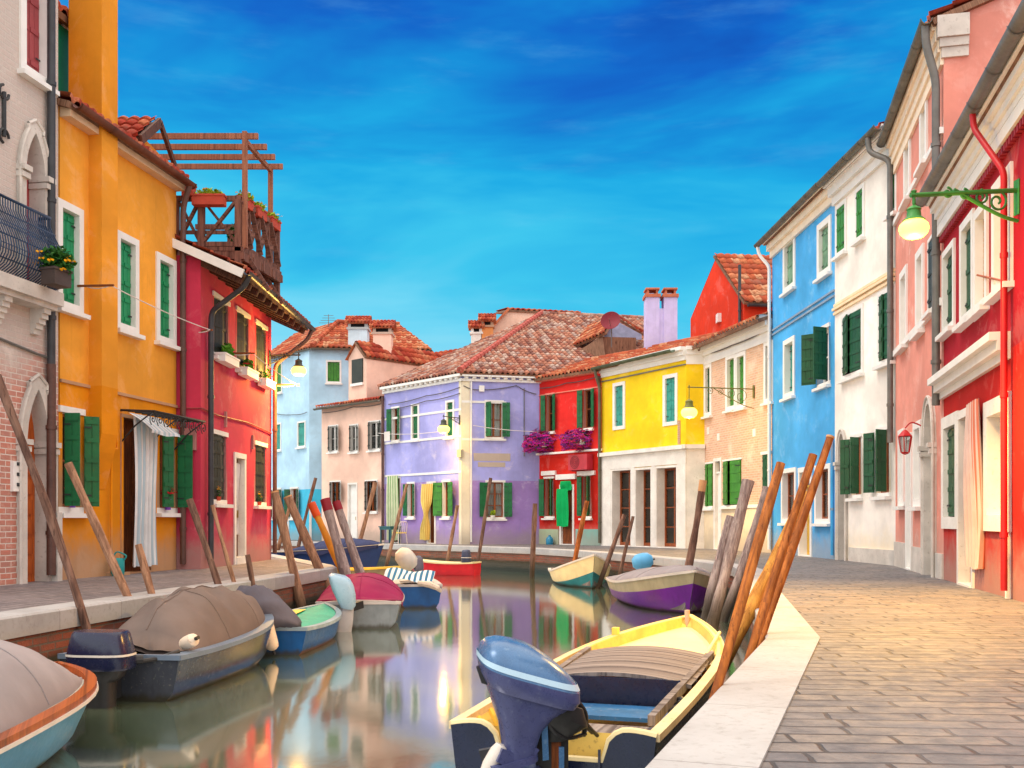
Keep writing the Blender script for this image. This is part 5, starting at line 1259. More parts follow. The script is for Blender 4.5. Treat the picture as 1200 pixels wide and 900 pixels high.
pole('thickest grey weathered pole standing at the bow of the purple boat', 832, (877, 563), 17, .2, 14, POLE_GY, group=RG, bend=.02, taper=.98)
pole('slimmer grey weathered pole right of the thickest grey one', 846, (899, 571), 18, .2, 11, POLE_GY, group=RG, bend=.025)
pole('short broken grey stump leaning against the thickest grey pole', 826, (856, 605), 18.6, .2, 11, POLE_GY, group=RG)
pole('foremost orange brown pole leaning over the yellow boat edge beside the kerb', 783, (915, 543), 5.4, .45, 15, POLE_OR, group=RG, bend=.012)
pole('broad ochre yellow pole leaning at the widest angle among the orange poles', 832, (946, 578), 10.5, .3, 17, POLE_YE, group=RG, bend=.0)
pole('middle orange brown pole with a split top beside the kerb corner', 843, (953, 533), 7.6, .4, 12, POLE_OR, group=RG, bend=.01)
pole('rightmost and tallest orange brown pole, with a pale cut top', 848, (973, 512), 8.0, .5, 11.5, POLE_OR, tip=TIP_L, tiplen=.012, group=RG, bend=.01)

# ------------------------------------------------------------------ boats
CORD = paint('pale_cord', S(190, 180, 165), .9, .2)
class Boat:
    def __init__(s, name, label, stern, bow, beam, gs, gb, hull, low=None, inner=None, rim=None, tr=.92, p=2.4, wide=.42, sag=.05, group='moored boats', thick=.045, rimw=.07, floor=.07, split=2, cat='boat', rake=.10, transom=None, flare=.8):
        s.S = V(stern[0], stern[1], 0); s.B = V(bow[0], bow[1], 0); s.L = (s.B - s.S).length; s.a = (s.B - s.S).normalized(); s.b = V(s.a.y, -s.a.x, 0)
        s.beam, s.gs, s.gb, s.tr, s.p, s.wide, s.sag, s.rake, s.flare = beam, gs, gb, tr, p, wide, sag, rake, flare
        s.root = thing(name, label, cat, (s.S + (s.B - s.S) / 2) + V(0, 0, WZ), group)
        N = 22; ss = [1 - (1 - k / N) ** 1.25 for k in range(N + 1)]
        fr = [0, .12, .3, .52, .75, .92, 1.0]
        def wl(j): return [1.0, 1 - (1 - flare) * .1, 1 - (1 - flare) * .32, 1 - (1 - flare) * .62, flare * .82, flare * .5, 0.0][j]
        mb = MB(); grid = []
        for q in ss:
            kz = s.keel(q); g = s.gz(q); row = []
            for sd_ in (1, -1):
                row.append([s.P(q - s.rake * (q ** 4) * fr[j], sd_ * s.hw(q) * wl(j), g + (kz - g) * fr[j]) for j in range(7)])
            grid.append(row)
        for i in range(N):
            for si in (0, 1):
                for j in range(6):
                    A, B_, C_, D_ = grid[i][si][j], grid[i + 1][si][j], grid[i + 1][si][j + 1], grid[i][si][j + 1]
                    mb.poly([A, D_, C_, B_] if si == 0 else [A, B_, C_, D_], None, 0 if j < split or not low else 1)
        mb2 = MB()
        ring = grid[0][0] + list(reversed(grid[0][1][:-1]))
        if transom != 'none': mb.poly(ring, None, 0)
        mats = [hull] + ([low] if low else [])
        # merged verts give smooth skin
        s.hull = mb.build('hull', mats, s.root, True, angle=0); weld(s.hull); s.hull.data.set_sharp_from_angle(angle=R(48))
        # inside skin and floor
        m = MB(); inner = inner or hull; fz = WZ + floor
        for i in range(N):
            q0, q1 = ss[i], ss[i + 1]
            for sd_ in (1, -1):
                r0_, r1_ = q0 - s.rake * q0 ** 4 * .75, q1 - s.rake * q1 ** 4 * .75
                if q1 > .97: r1_ = r0_
                a0, a1 = s.P(q0, sd_ * max(.004, s.hw(q0) - thick), s.gz(q0) - .01), s.P(q1 - (.02 if q1 > .97 else 0), sd_ * max(.004, s.hw(q1) - thick), s.gz(q1) - .01)
                b0, b1 = s.P(r0_, sd_ * max(.003, s.hw(q0) * .7 - thick), max(fz, s.keel(q0) + .05)), s.P(r1_, sd_ * max(.003, s.hw(q1) * .7 - thick), max(fz, s.keel(q1) + .05))
                m.poly([a0, b0, b1, a1] if sd_ < 0 else [a0, a1, b1, b0])
            k0, k1 = max(.003, s.hw(q0) * .7 - thick), max(.003, s.hw(q1) * .7 - thick)
            c = [s.P(r0_, k0, max(fz, s.keel(q0) + .05)), s.P(r1_, k1, max(fz, s.keel(q1) + .05)), s.P(r1_, -k1, max(fz, s.keel(q1) + .05)), s.P(r0_, -k0, max(fz, s.keel(q0) + .05))]
            m.poly(c)
        m.poly([s.P(.012, s.hw(0) - thick, s.gz(0) - .01), s.P(.012, -s.hw(0) + thick, s.gz(0) - .01), s.P(.012, -s.hw(0) * .8, fz), s.P(.012, s.hw(0) * .8, fz)])
        m.build('interior', inner, s.root, True, angle=50)
        m = MB(); rings = []
        for sd_ in (1, -1):
            rings = []
            for q in ss:
                w_ = s.hw(q); g = s.gz(q)
                rings.append([s.P(q, sd_ * (w_ + .018), g - .03), s.P(q, sd_ * (w_ + .018), g + .016), s.P(q, sd_ * max(0.0, w_ - rimw), g + .02), s.P(q, sd_ * max(0.0, w_ - rimw), g - .03)])
            m.loft(rings)
        if transom != 'none': m.box(s.P(-.004, -s.hw(0) - .01, s.gz(0) - .03), s.b * (2 * s.hw(0) + .02), s.a * .05, ZUP * .05)
        s.rim = m.build('gunwale', rim or hull, s.root, True, angle=35)
    def P(s, q, t, z): return s.S + s.a * (s.L * q) + s.b * t + ZUP * z
    def hw(s, q):
        if q < s.wide: k = s.tr + (1 - s.tr) * math.sin(q / s.wide * math.pi / 2)
        else: k = max(.0, 1 - ((q - s.wide) / (1 - s.wide)) ** s.p)
        return max(.006, k * s.beam / 2)
    def gz(s, q): return s.gs + (s.gb - s.gs) * (q ** 1.6) - s.sag * math.sin(math.pi * q)
    def keel(s, q): return WZ - .22 + (.26 * ((q - .6) / .4) ** 2 if q > .6 else 0)
    def deck(s, q0, q1, mat, dz=-.005, name='foredeck', camber=.03, inset=.05, m_=None):
        m = MB(); n = 10; k = 6; pr = []
        for i in range(n + 1):
            q = q0 + (q1 - q0) * i / n; w_ = max(.0, s.hw(q) - inset)
            pr.append([s.P(q, w_ * (2 * j / k - 1), s.gz(q) + dz + camber * (1 - (2 * j / k - 1) ** 2)) for j in range(k + 1)])
        for i in range(n):
            for j in range(k): m.poly([pr[i][j], pr[i + 1][j], pr[i + 1][j + 1], pr[i][j + 1]][::-1], [(j / k * s.beam, i / n * (q1 - q0) * s.L), (j / k * s.beam, (i + 1) / n * (q1 - q0) * s.L), ((j + 1) / k * s.beam, (i + 1) / n * (q1 - q0) * s.L), ((j + 1) / k * s.beam, i / n * (q1 - q0) * s.L)])
        for j in range(k): m.poly([pr[0][j], pr[0][j + 1], pr[0][j + 1] - ZUP * .05, pr[0][j] - ZUP * .05])
        o = m.build(name, mat, s.root, True, angle=40); weld(o); return o
    def cover(s, q0, q1, H, mat, peak=.4, over=.03, drop=.09, name='cover', wr=.015, pw=.75, skew=0.0):
        m = MB(); n, k = 36, 24; pr = []
        for i in range(n + 1):
            u = i / n; q = q0 + (q1 - q0) * u; w_ = s.hw(q) + over; row = []
            hh = H * (max(0, math.sin(math.pi * min(1, u / (2 * peak)) if u < peak else math.pi * (.5 + .5 * (u - peak) / (1 - peak)))) ** pw)
            for j in range(k + 1):
                t = 2 * j / k - 1; base = s.gz(q) + .025
                z = base + hh * (max(0, 1 - abs(t) ** 2.2)) ** .8 * (1 + skew * t)
                ns = mnoise.noise(V(q * s.L * 2.2, t * 2.3, H * 9 + s.L)) + .5 * mnoise.noise(V(q * s.L * 7, t * 3, 1.7))
                crease = .6 * abs(math.sin(q * s.L * 5.5 + 2.2 * math.sin(t * 3))) ** 3
                z += (ns + crease) * wr * (1.2 - abs(t)); z += wr * 1.6 * (math.sin(q * s.L * 8.5 + 1.3 * math.sin(t * 4)) + .5 * math.sin(q * s.L * 19 + t)) * abs(t) * (1 - abs(t)) * 2
                row.append(s.P(q, t * w_, z))
            d = V(0, 0, drop * (1 + .3 * math.sin(q * s.L * 6)))
            pr.append([row[0] - d - s.b * .01] + row + [row[-1] - d + s.b * .01])
        for i in range(n):
            for j in range(k + 2): m.poly([pr[i][j], pr[i + 1][j], pr[i + 1][j + 1], pr[i][j + 1]][::-1], [(j / k * s.beam, q0 * s.L + i / n * s.L), (j / k * s.beam, q0 * s.L + (i + 1) / n * s.L), ((j + 1) / k * s.beam, q0 * s.L + (i + 1) / n * s.L), ((j + 1) / k * s.beam, q0 * s.L + i / n * s.L)])
        for e, sg in ((0, 1), (n, -1)):
            r_ = pr[e]
            for j in range(k + 2):
                q = [r_[j], r_[j + 1], r_[j + 1] - ZUP * .05, r_[j] - ZUP * .05]; m.poly(q if sg > 0 else q[::-1])
        o = m.build(name, mat, s.root, True, angle=0); weld(o)
        up = ZUP * .004
        for path in ([r_[k // 2 + 1] + up for r_ in pr[1:-1]], [p + up for p in pr[n // 3][1:-1]], [p + up for p in pr[2 * n // 3][1:-1]]):
            sm = MB(); sm.tube(path, .006, 5); sm.build('seam', mat, o, True)
        sm = MB(); sm.tube([r_[1] + up - ZUP * .03 - s.b * .008 for r_ in pr], .009, 6); sm.build('hem_cord', CORD, o, True)
        sm = MB(); sm.tube([r_[-2] + up - ZUP * .03 + s.b * .008 for r_ in pr], .009, 6); sm.build('hem_cord', CORD, o, True)
        return o
    def thwart(s, q, mat, wd=.22, dz=-.1, name='thwart'):
        m = MB(); w_ = s.hw(q) - .05; m.box(s.P(q, -w_, s.gz(q) + dz), s.b * 2 * w_, s.a * wd, ZUP * .03); return m.build(name, mat, s.root)
def weld(o):
    bm = bmesh.new(); bm.from_mesh(o.data); bmesh.ops.remove_doubles(bm, verts=bm.verts[:], dist=.0008); bm.to_mesh(o.data); bm.free()
def sring(c, U, W, hu, hw, n=20, e=2.6):
    out = []
    for k in range(n):
        t = 2 * math.pi * k / n; x, y = math.cos(t), math.sin(t)
        out.append(c + U * (hu * math.copysign(abs(x) ** (2 / e), x)) + W * (hw * math.copysign(abs(y) ** (2 / e), y)))
    return out
TARP = cloth('grey_brown_tarp', S(112, 98, 92), rough=.75); TARP2 = cloth('pale_grey_tarp', S(150, 142, 144), rough=.8); TARPM = cloth('magenta_tarp', S(150, 20, 78), rough=.7); TARPG = cloth('dark_grey_cloth', S(92, 90, 102), rough=.8)
VARN = wood('varnished_wood', S(176, 90, 42), S(100, 46, 22), .28, .5)
NAVY = paint('navy_paint', S(20, 30, 60), .3, .25, spec=.5, wear=S(34, 46, 80)); NAVY2 = paint('dark_navy_cowl', S(28, 32, 62), .22, .1, spec=.6)
def hullp(name, col, **k):
    mt = paint(name, col, **k); nt = mt.node_tree; b = nt.nodes['Principled BSDF']; src = b.inputs['Base Color'].links[0].from_socket
    n = NT.__new__(NT); n.mat = mt; n.t = nt; n.b = b; o = n.obj(); z = n.n('ShaderNodeSeparateXYZ', {0: o}).outputs[2]
    ns = n.noise(n.mapping(o, (3, 3, .6)), 2.2, 6, .65); zz = n.math('ADD', z, n.math('MULTIPLY', n.math('SUBTRACT', ns, .5), .16))
    c = n.mix(n.math('MULTIPLY', n.rng(ns, .5, .72), .4), src, sc3(col, .45)); c = n.mix(n.math('MULTIPLY', n.rng(zz, .10, .015), .85), c, S(58, 54, 38)); n.set(b, 'Base Color', c); return mt
ALU = hullp('aluminium_grey_hull', S(74, 78, 88), rough=.16, var=.2, metal=.3, spec=.5, wear=S(130, 128, 118)); BLUEG = hullp('blue_grey_hull', S(84, 142, 170), rough=.35, var=.15, spec=.5, wear=S(110, 160, 180))
DKBL = hullp('strong_blue_hull', S(20, 86, 150), rough=.4, var=.2); GRN = paint('turquoise_deck', S(30, 170, 140), .55, .2, wear=S(90, 180, 120)); YEL = paint('yellow_paint', S(248, 214, 90), .5, .15); CREAM = paint('cream_paint', S(232, 212, 160), .55, .12, wear=S(220, 196, 140))
GREYH = hullp('pale_grey_hull', S(128, 138, 144), rough=.4, var=.2); WOODGY = wood('grey_deck_planks', S(140, 132, 130), S(74, 66, 68), .8, .4); WHT = paint('white_hull', S(214, 206, 196), .4, .12); FEND = paint('worn_white_fender', S(226, 206, 184), .6, .15, wear=S(150, 110, 80))
PURP = hullp('purple_hull', S(104, 22, 140), rough=.35, var=.15); OLIVE = hullp('olive_cream_hull', S(170, 160, 128), rough=.45, var=.15); TEALH = hullp('teal_hull', S(24, 120, 128), rough=.4, var=.2); REDH = paint('red_hull', S(204, 24, 40), .35, .15); BROWNL = paint('brown_bottom', S(92, 66, 54), .6, .3)
BLK = paint('black_plastic', (.02, .02, .022, 1), .45, .3, spec=.4); STEEL = paint('steel', (.5, .5, .5, 1), .3, .15, .9)
def outboard(boat, X, Y, zt, w, d, h, cowl, leg, zl, tilt=0, name='outboard_motor', dirU=None, steps=None):
    """motor on the transom: bracket and leg, cowling as its own piece"""
    U = Vector(dirU).normalized() if dirU else boat.b; Wv = V(-U.y, U.x, 0); c = V(X, Y, 0); m = MB()
    zc = zt - h
    m.loft([sring(c + ZUP * z, U, Wv, a, b_, 14) for z, a, b_ in ((zc, w * .40, d * .40), (zc - .08, w * .34, d * .36), (zc - .12, w * .22, d * .3), (zl, w * .2, d * .26))])
    m.box(c + ZUP * (zc - .3) - Wv * d * .1 - U * .1, U * .2, -Wv * -(d * .6), ZUP * .3)
    lg = m.build(name, leg, boat.root, True, angle=40)
    m = MB(); st = steps or ((0, .92, .92), (.06, 1.0, 1.0), (.45, .98, .98), (.8, .88, .9), (.95, .74, .78), (1.0, .5, .55))
    m.loft([sring(c + ZUP * (zc + h * z) , U, Wv, w / 2 * a, d / 2 * b_, 22, 3.2) for z, a, b_ in st]); m.build('cowling', cowl, lg, True, angle=50)
    m = MB(); m.loft([sring(c + ZUP * (zc + h * z), U, Wv, w / 2 * 1.012, d / 2 * 1.012, 22, 3.2) for z in (.36, .42)], caps=False); m.build('stripe', WHT, lg, True)
    return lg
def fender(label, c, ax, r, L, mat, group='boat fenders'):
    m = MB(); m.lathe(c, [(.001, -L / 2), (r * .5, -L / 2 + .01), (r * .92, -L / 2 + r * .5), (r, -L / 2 + r), (r, L / 2 - r), (r * .92, L / 2 - r * .5), (r * .5, L / 2 - .01), (.001, L / 2)], 14, axis=ax)
    o = m.build('fender', mat, None, True, loc=c); tag(o, label, 'fender', group)
    m = MB(); axv = Vector(ax).normalized(); m.tube([c + axv * L / 2, c + axv * (L / 2 + .05)], .02, 8); m.build('end_cap', BLK, o, True); return o

b1 = Boat('motor_boat', 'blue grey boat with varnished wooden rim under grey tarp at the left picture edge', (-3.62, 4.6), (-4.05, 9.15), 1.5, -.38, -.36, BLUEG, WHT, VARN, VARN, p=3.6, split=5, sag=.02, rimw=.07, flare=.72, rake=.14)
b1.deck(.66, .97, VARN, dz=-.07, inset=.09); b1.cover(-.0, .80, .48, TARP2, peak=.62, over=-.1, drop=.05, pw=.6)
m = MB()
for sd_ in (1, -1): m.loft([[b1.P(q, sd_ * (b1.hw(q) + .03), b1.gz(q) - .055), b1.P(q, sd_ * (b1.hw(q) + .03), b1.gz(q) - .03), b1.P(q, sd_ * b1.hw(q), b1.gz(q) - .03), b1.P(q, sd_ * b1.hw(q), b1.gz(q) - .055)] for q in [1 - (1 - k / 16) ** 1.5 for k in range(17)]])
m.build('rubbing_strake', WHT, b1.root)

b2 = Boat('motor_boat', 'dark grey boat with brown dome tarp and big navy outboard', (-3.84, 10.0), (-3.42, 13.8), 1.28, -.41, -.25, ALU, None, ALU, paint('blue_grey_rim', S(120, 136, 156), .35, .1, .3, .5), p=2.6, tr=.96, rimw=.13, flare=.84, wide=.5)
b2.cover(.13, .90, .50, TARP, peak=.36, over=-.1, drop=.06, pw=.5, wr=.04); b2.deck(.86, 1.0, VARN, dz=-.03)
outboard(b2, -3.90, 9.72, -.13, .62, .4, .36, NAVY2, BLK, -1.2, steps=((0, .97, .95), (.06, 1.02, 1.0), (.5, .97, .96), (.93, .84, .84), (1.0, .78, .78)))
m = MB(); m.tube([V(-3.6, 9.85, -.44), V(-3.46, 9.95, -.43), V(-3.3, 10.15, -.38)], .022, 8); m.tube([V(-3.66, 9.82, -.42), V(-3.55, 9.86, -.42)], .045, 8); m.build('tiller', BLK, b2.root, True)
fender('white fender lying on the right gunwale of the dark grey boat', b2.P(.11, .53, -.31), (.62, -.5, .28), .07, .24, FEND)

b3 = Boat('rowing_boat', 'small strong blue boat with turquoise and yellow deck behind the dark grey boat', (-3.18, 13.5), (-3.02, 16.6), 1.05, -.50, -.42, DKBL, BROWNL, DKBL, paint('pale_rim', S(150, 170, 180), .5), p=2.6, tr=.9, split=3, flare=.8)
b3.deck(.05, .95, GRN, dz=.0, inset=.07, camber=.03); m = MB(); q0, q1 = .3, .75
m.poly([b3.P(q0, -.38, b3.gz(q0) + .035), b3.P(q0, -.12, b3.gz(q0) + .042), b3.P(q1, -.12, b3.gz(q1) + .042), b3.P(q1, -.3, b3.gz(q1) + .036)]); m.build('deck_patch', YEL, b3.root)
m = MB(); c0 = V(-3.42, 13.6, -.28); rr = random.Random(5)
rings = []
for k in range(13):                         # cloth wrapped round the motor, trailing onto the deck
    t = k / 12; c = V(-3.72 + .9 * t, 13.35 + .25 * t, -.27 + .10 * math.sin(t * 3) - .20 * t ** 1.6); h_ = .04 + .31 * math.sin(math.pi * (.14 + .84 * t)) ** .7 * (1 - .5 * t); w_ = .06 + .24 * math.sin(math.pi * (.16 + .8 * t)) ** .6
    if k == 0: h_, w_ = .06, .05
    if k == 1: h_, w_ = .17, .15
    rings.append([c + V(0, math.cos(a) * w_ * (1 + .12 * math.sin(a * 5 + k)), math.sin(a) * h_ * (1 + .14 * math.sin(a * 4 + k * 1.3))) for a in [2 * math.pi * j / 24 for j in range(24)]])
m.loft(rings); o = m.build('motor_cover', TARPG, b3.root, True, angle=0)
m = MB(); m.loft([sring(V(-3.62, 13.5, z), V(1, 0, 0), V(0, 1, 0), .09, .1) for z in (-.4, -1.1)]); m.build('outboard_motor', BLK, b3.root, True)
fender('dirty white fender hanging at the bow of the dark grey boat by the blue boat', at_y(316, 744, 13.25), (.22, 0, -.9), .085, .42, FEND)

b4 = Boat('motor_boat', 'grey boat under a magenta tarp with pale blue outboard at the left quay end', (-2.52, 16.8), (-2.86, 20.2), 1.42, -.42, -.26, GREYH, paint('grey_green_hull', S(112, 124, 122), .45, .2), GREYH, paint('light_rim', S(196, 190, 186), .5, .1), p=2.4, tr=.95, split=1, flare=.82)
b4.cover(.05, .98, .36, TARPM, peak=.42, over=.02, drop=.07, pw=.7, wr=.02); b4.deck(.0, .1, WHT, dz=.01)
PBC = paint('pale_blue_cowl', S(160, 194, 216), .3, .1, spec=.5); PGL = paint('pale_grey_leg', S(176, 176, 180), .4, .15)
def trings(spec, Y, td): 
    out = []
    for px, py, wpx, dep in spec:
        c = at_y(px, py, Y); t_ = R(td); out.append(sring(c, V(math.cos(t_), .2, -math.sin(t_)).normalized(), V(-.2, 1, .1).normalized(), wpx / 2 * Y / F, dep, 20, 3.8))
    return out
m = MB(); m.loft(trings([(407, 703, 17, .12), (407, 714, 15, .1), (405, 724, 18, .12), (403, 732, 20, .1), (402, 770, 10, .06)], 16.4, 8)); ob4 = m.build('outboard_motor', PGL, b4.root, True, angle=40)
m = MB(); m.loft(trings([(406, 712, 15, .15), (406, 706, 22, .19), (403, 694, 28, .21), (400, 683, 29, .21), (398, 677, 26, .19), (397, 674, 18, .14)], 16.4, 12)); m.build('cowling', PBC, ob4, True, angle=50)
m = MB(); m.bar(at_y(412, 712, 16.5), at_y(424, 708, 16.7), .08, .12); m.build('bracket', BLK, ob4)

b5 = Boat('motor_boat', 'blue and brown boat with pale grey deck and striped cloth behind the magenta tarp', (-1.86, 20.8), (-2.35, 24.0), .96, -.38, -.3, DKBL, BROWNL, WHT, paint('pale_grey_rim', S(196, 190, 184), .5, .15), p=2.4, tr=.9, split=3, rimw=.12)
b5.deck(.55, .97, WHT); m = MB(); ps = [V(-1.56, 20.72, -.36), V(-1.5, 20.6, -.45), V(-1.6, 20.62, -.5)]; m.tube([V(-1.9, 20.7, -.33), V(-1.65, 20.65, -.36), V(-1.5, 20.62, -.42), V(-1.44, 20.7, -.5)], [.05, .07, .06, .03], 8); m.build('rope_coil', FEND, b5.root, True)
m = MB(); pr = []; STRC = cloth('striped_blue_cloth', S(220, 226, 230), S(48, 112, 150), .11)
for i in range(17):
    t = i / 16; row = []
    for j in range(9):
        s_ = j / 8; row.append(V(-2.62 + 1.0 * t, 20.9 - .12 * s_ + .7 * (1 - s_), -.20 + .13 * (1 - s_) + .03 * math.sin(t * 9 + s_ * 4) - .08 * t - .12 * max(0, s_ - .6)))
    pr.append(row)
for i in range(16):
    for j in range(8): m.poly([pr[i][j], pr[i][j + 1], pr[i + 1][j + 1], pr[i + 1][j]], [(i / 16, j / 8), (i / 16, j / 8 + .12), (i / 16 + .06, j / 8 + .12), (i / 16 + .06, j / 8)])
o = m.build('striped_cloth', STRC, None, True, loc=(-2.1, 21.1, -.3), angle=0); tag(o, 'blue and white striped cloth draped over the bow of the magenta covered boat', 'cloth')
b6 = Boat('rowing_boat', 'small wooden boat with yellow gunwale at the end of the left quay', (-2.75, 25.4), (-5.0, 26.6), 1.0, -.2, -.28, OLIVE, BROWNL, VARN, YEL, p=2.4, rimw=.1, split=3)
b6.thwart(.3, WOODGY)
fender('round white buoy at the stern of the yellow rimmed boat', at_y(476, 655, 24.6), (0.5, .2, -.6), .23, .56, WHT)
b7 = Boat('motor_boat', 'dark blue boat with navy cover lying in the side canal behind the left quay', (-7.6, 31.6), (-3.75, 30.0), 1.5, .05, .26, paint('deep_blue_hull', S(24, 52, 110), .4, .2), None, NAVY, WHT, p=2.6, rimw=.05, group='moored boats')
b7.cover(.30, .97, .26, paint('navy_tarp', S(30, 40, 84), .7, .15), peak=.5, drop=.16)
b8 = Boat('motor_boat', 'small bright red boat with cream deck and dark outboard below the lilac house', (-1.15, 33.7), (-3.55, 34.5), .9, -.42, -.30, REDH, BROWNL, CREAM, CREAM, p=2.6, tr=.85, split=4, flare=.86)
b8.deck(.2, .98, CREAM, dz=.0); outboard(b8, -1.5, 33.55, .0, .3, .3, .42, paint('slate_cowl', S(60, 66, 90), .4, .2), BLK, -.9)
fender('small dark grey fender between yellow rimmed boat and red boat', at_y(490, 661, 30.5), (.1, 0, -1), .16, .5, paint('slate_fender', S(92, 92, 112), .5, .2))

b9 = Boat('motor_boat', 'cream and teal boat with raised bow below the white shopfront', (1.75, 30.2), (2.15, 26.6), 1.6, -.46, .06, CREAM, TEALH, WOODGY, WHT, p=2.0, tr=.85, split=3, sag=.1, flare=.74)
b9.deck(.5, .99, TARP2, dz=.0, camber=.06)
fender('orange round buoy on the far edge of the cream and teal boat', at_y(679, 665, 28.8), (0, 0, 1), .17, .36, paint('orange_buoy', S(236, 140, 50), .5, .15)); fender('small dark blue buoy beside the orange buoy', at_y(689, 663, 28.8), (0, 0, 1), .1, .22, DKBL)
b10 = Boat('motor_boat', 'purple and olive boat under a pale grey cover beside the grey poles', (3.0, 23.2), (3.4, 19.0), 1.9, -.36, .0, OLIVE, PURP, WOODGY, WHT, p=2.1, tr=.92, split=2, sag=.06, flare=.78)
b10.cover(.0, .985, .26, TARP2, peak=.42, over=.0, drop=.03, pw=.6, wr=.015)
for sd_ in (1, -1): m = MB(); m.box(b10.P(.62, sd_ * .25, b10.gz(.62) + .14), b10.b * .05, b10.a * .05, ZUP * .05); m.build('cleat', BLK, b10.root)
fender('light blue round buoy behind the pale cover of the purple boat', at_y(753, 658, 24.2), (1, 0, .2), .2, .5, paint('light_blue_buoy', S(90, 170, 220), .5, .12))

# --- the near boat
RIMC = paint('worn_cream_rim', S(216, 194, 150), .6, .2, wear=S(170, 140, 100))
b11 = Boat('wooden_motor_boat', 'nearest boat with navy transom, grey plank deck, cream foredeck and raised outboard', (.235, 6.2), (2.1, 12.05), 1.40, -.36, -.2, NAVY, None, paint('yellow_interior', S(232, 196, 100), .6, .2, wear=S(170, 130, 70)), RIMC, p=2.2, tr=.92, wide=.4, sag=.0, rimw=.055, split=6, flare=.8, transom='none')
# transom with raised shoulders and a lowered middle
m = MB(); hw0 = b11.hw(0); prof = []
for k in range(33):
    t = 2 * k / 32 - 1; a = abs(t)
    dz = 0 if a > .72 else (-.17 * (1 - math.sqrt(max(0, 1 - ((.72 - a) / .22) ** 2))) if a > .5 else -.17)
    prof.append((t * hw0, b11.gz(0) + dz + (.02 * math.sin(math.pi * min(1, max(0, (a - .5) / .5)))) ))
zb = WZ - .15
for k in range(32):
    (ta, za), (tb, zb_) = prof[k], prof[k + 1]; sa, sb = 1 - .12 * 1, 1 - .12
    pa, pb_, pc_, pd_ = b11.P(-.002, ta * sa, zb), b11.P(-.002, tb * sa, zb), b11.P(-.002, tb, zb_), b11.P(-.002, ta, za)
    Q = [p + b11.a * .05 for p in (pa, pb_, pc_, pd_)]
    m.poly([pa, pb_, pc_, pd_], None, 0); m.poly([Q[1], Q[0], Q[3], Q[2]], None, 0)
tr_ = m.build('transom', NAVY, b11.root, True, angle=30)
m = MB(); m.tube([b11.P(-.002, t, z) + b11.a * .025 for t, z in prof], .026, 8); m.build('transom_cap', CREAM, tr_, True)
m = MB(); m.box(b11.P(-.006, .30, WZ), b11.b * .014, b11.a * .02, ZUP * .4); m.build('rivet_strip', NAVY2, tr_)
b11.deck(.55, .985, CREAM, dz=-.09, name='foredeck', camber=.0, inset=.06)
m = MB()
for q in (.68, .76, .84): pass
m.loft([[b11.P(q, sd * (b11.hw(q) - .08), b11.gz(q) - .09), b11.P(q, sd * (b11.hw(q) - .07), b11.gz(q) + .015), b11.P(q, sd * (b11.hw(q) - .0), b11.gz(q) + .02), b11.P(q, sd * (b11.hw(q)), b11.gz(q) - .04)] for sd in (1,) for q in [.54 + .45 * k / 14 for k in range(15)]])
m.loft([[b11.P(q, sd * (b11.hw(q) - .08), b11.gz(q) - .09), b11.P(q, sd * (b11.hw(q) - .07), b11.gz(q) + .015), b11.P(q, sd * (b11.hw(q) - .0), b11.gz(q) + .02), b11.P(q, sd * (b11.hw(q)), b11.gz(q) - .04)] for sd in (-1,) for q in [.54 + .45 * k / 14 for k in range(15)]])
m.build('coaming', paint('faded_yellow', S(226, 190, 104), .6, .2, wear=S(180, 150, 100)), b11.root)
m = MB(); p = b11.P(.955, 0, b11.gz(.955) - .1); m.tube([p, p + ZUP * .2], .03, 10); m.build('bow_post', paint('worn_post', S(196, 170, 150), .6, .2), b11.root, True)
m = MB(); m.box(b11.P(.70, -b11.hw(.7) + .0, b11.gz(.7) + .02), b11.b * .06, b11.a * .1, ZUP * .07); m.build('cleat', YEL, b11.root)
# plank deck amidships, cambered, on bearers
for k in range(5):
    q0 = .30 + .049 * k; q1 = q0 + .048; m = MB(); n = 12
    wA, wB = (b11.hw(q0) - .10), (b11.hw(q1) - .10)
    top = [[b11.P(q, w_ * (2 * j / n - 1), b11.gz(q) + .0 + .07 * (1 - (2 * j / n - 1) ** 2)) for j in range(n + 1)] for q, w_ in ((q0, wA), (q1 - .002, wB))]
    for j in range(n):
        x0, x1 = j / n * .5 + k * .7, (j + 1) / n * .5 + k * .7
        m.poly([top[0][j], top[0][j + 1], top[1][j + 1], top[1][j]], [(0, x0), (0, x1), (.4, x1), (.4, x0)]); m.poly([top[0][j] - ZUP * .03, top[0][j + 1] - ZUP * .03, top[0][j + 1], top[0][j]])
        m.poly([top[1][j], top[1][j + 1], top[1][j + 1] - ZUP * .03, top[1][j] - ZUP * .03])
    m.build('deck_plank', WOODGY, b11.root)
for sd_ in (1, -1):
    m = MB(); m.bar(b11.P(.10, sd_ * (b11.hw(.1) - .16), b11.gz(.1) - .03), b11.P(.55, sd_ * (b11.hw(.55) - .1), b11.gz(.55) + .0), .05, .07); m.build('side_rail', WOODGY, b11.root)
m = MB(); q = .295; m.box(b11.P(q, -b11.hw(q) + .12, b11.gz(q) - .2), b11.b * (2 * b11.hw(q) - .30), b11.a * .03, ZUP * .235); m.build('navy_board', NAVY, b11.root)
THW = paint('worn_blue_thwart', S(40, 100, 150), .5, .25, wear=S(150, 150, 170)); b11.thwart(.205, THW, .48, -.18); b11.thwart(.13, WOODGY, .3, -.2, 'seat_board')
for q in [.06 + .045 * k for k in range(11)]:
    for sd_ in (1, -1): m = MB(); m.bar(b11.P(q, sd_ * (b11.hw(q) - .05), b11.gz(q) - .02), b11.P(q, sd_ * (b11.hw(q) * .7 - .04), WZ + .1), .03, .05, b11.a); m.build('rib', YEL, b11.root)
m = MB()
for t in range(24): pass
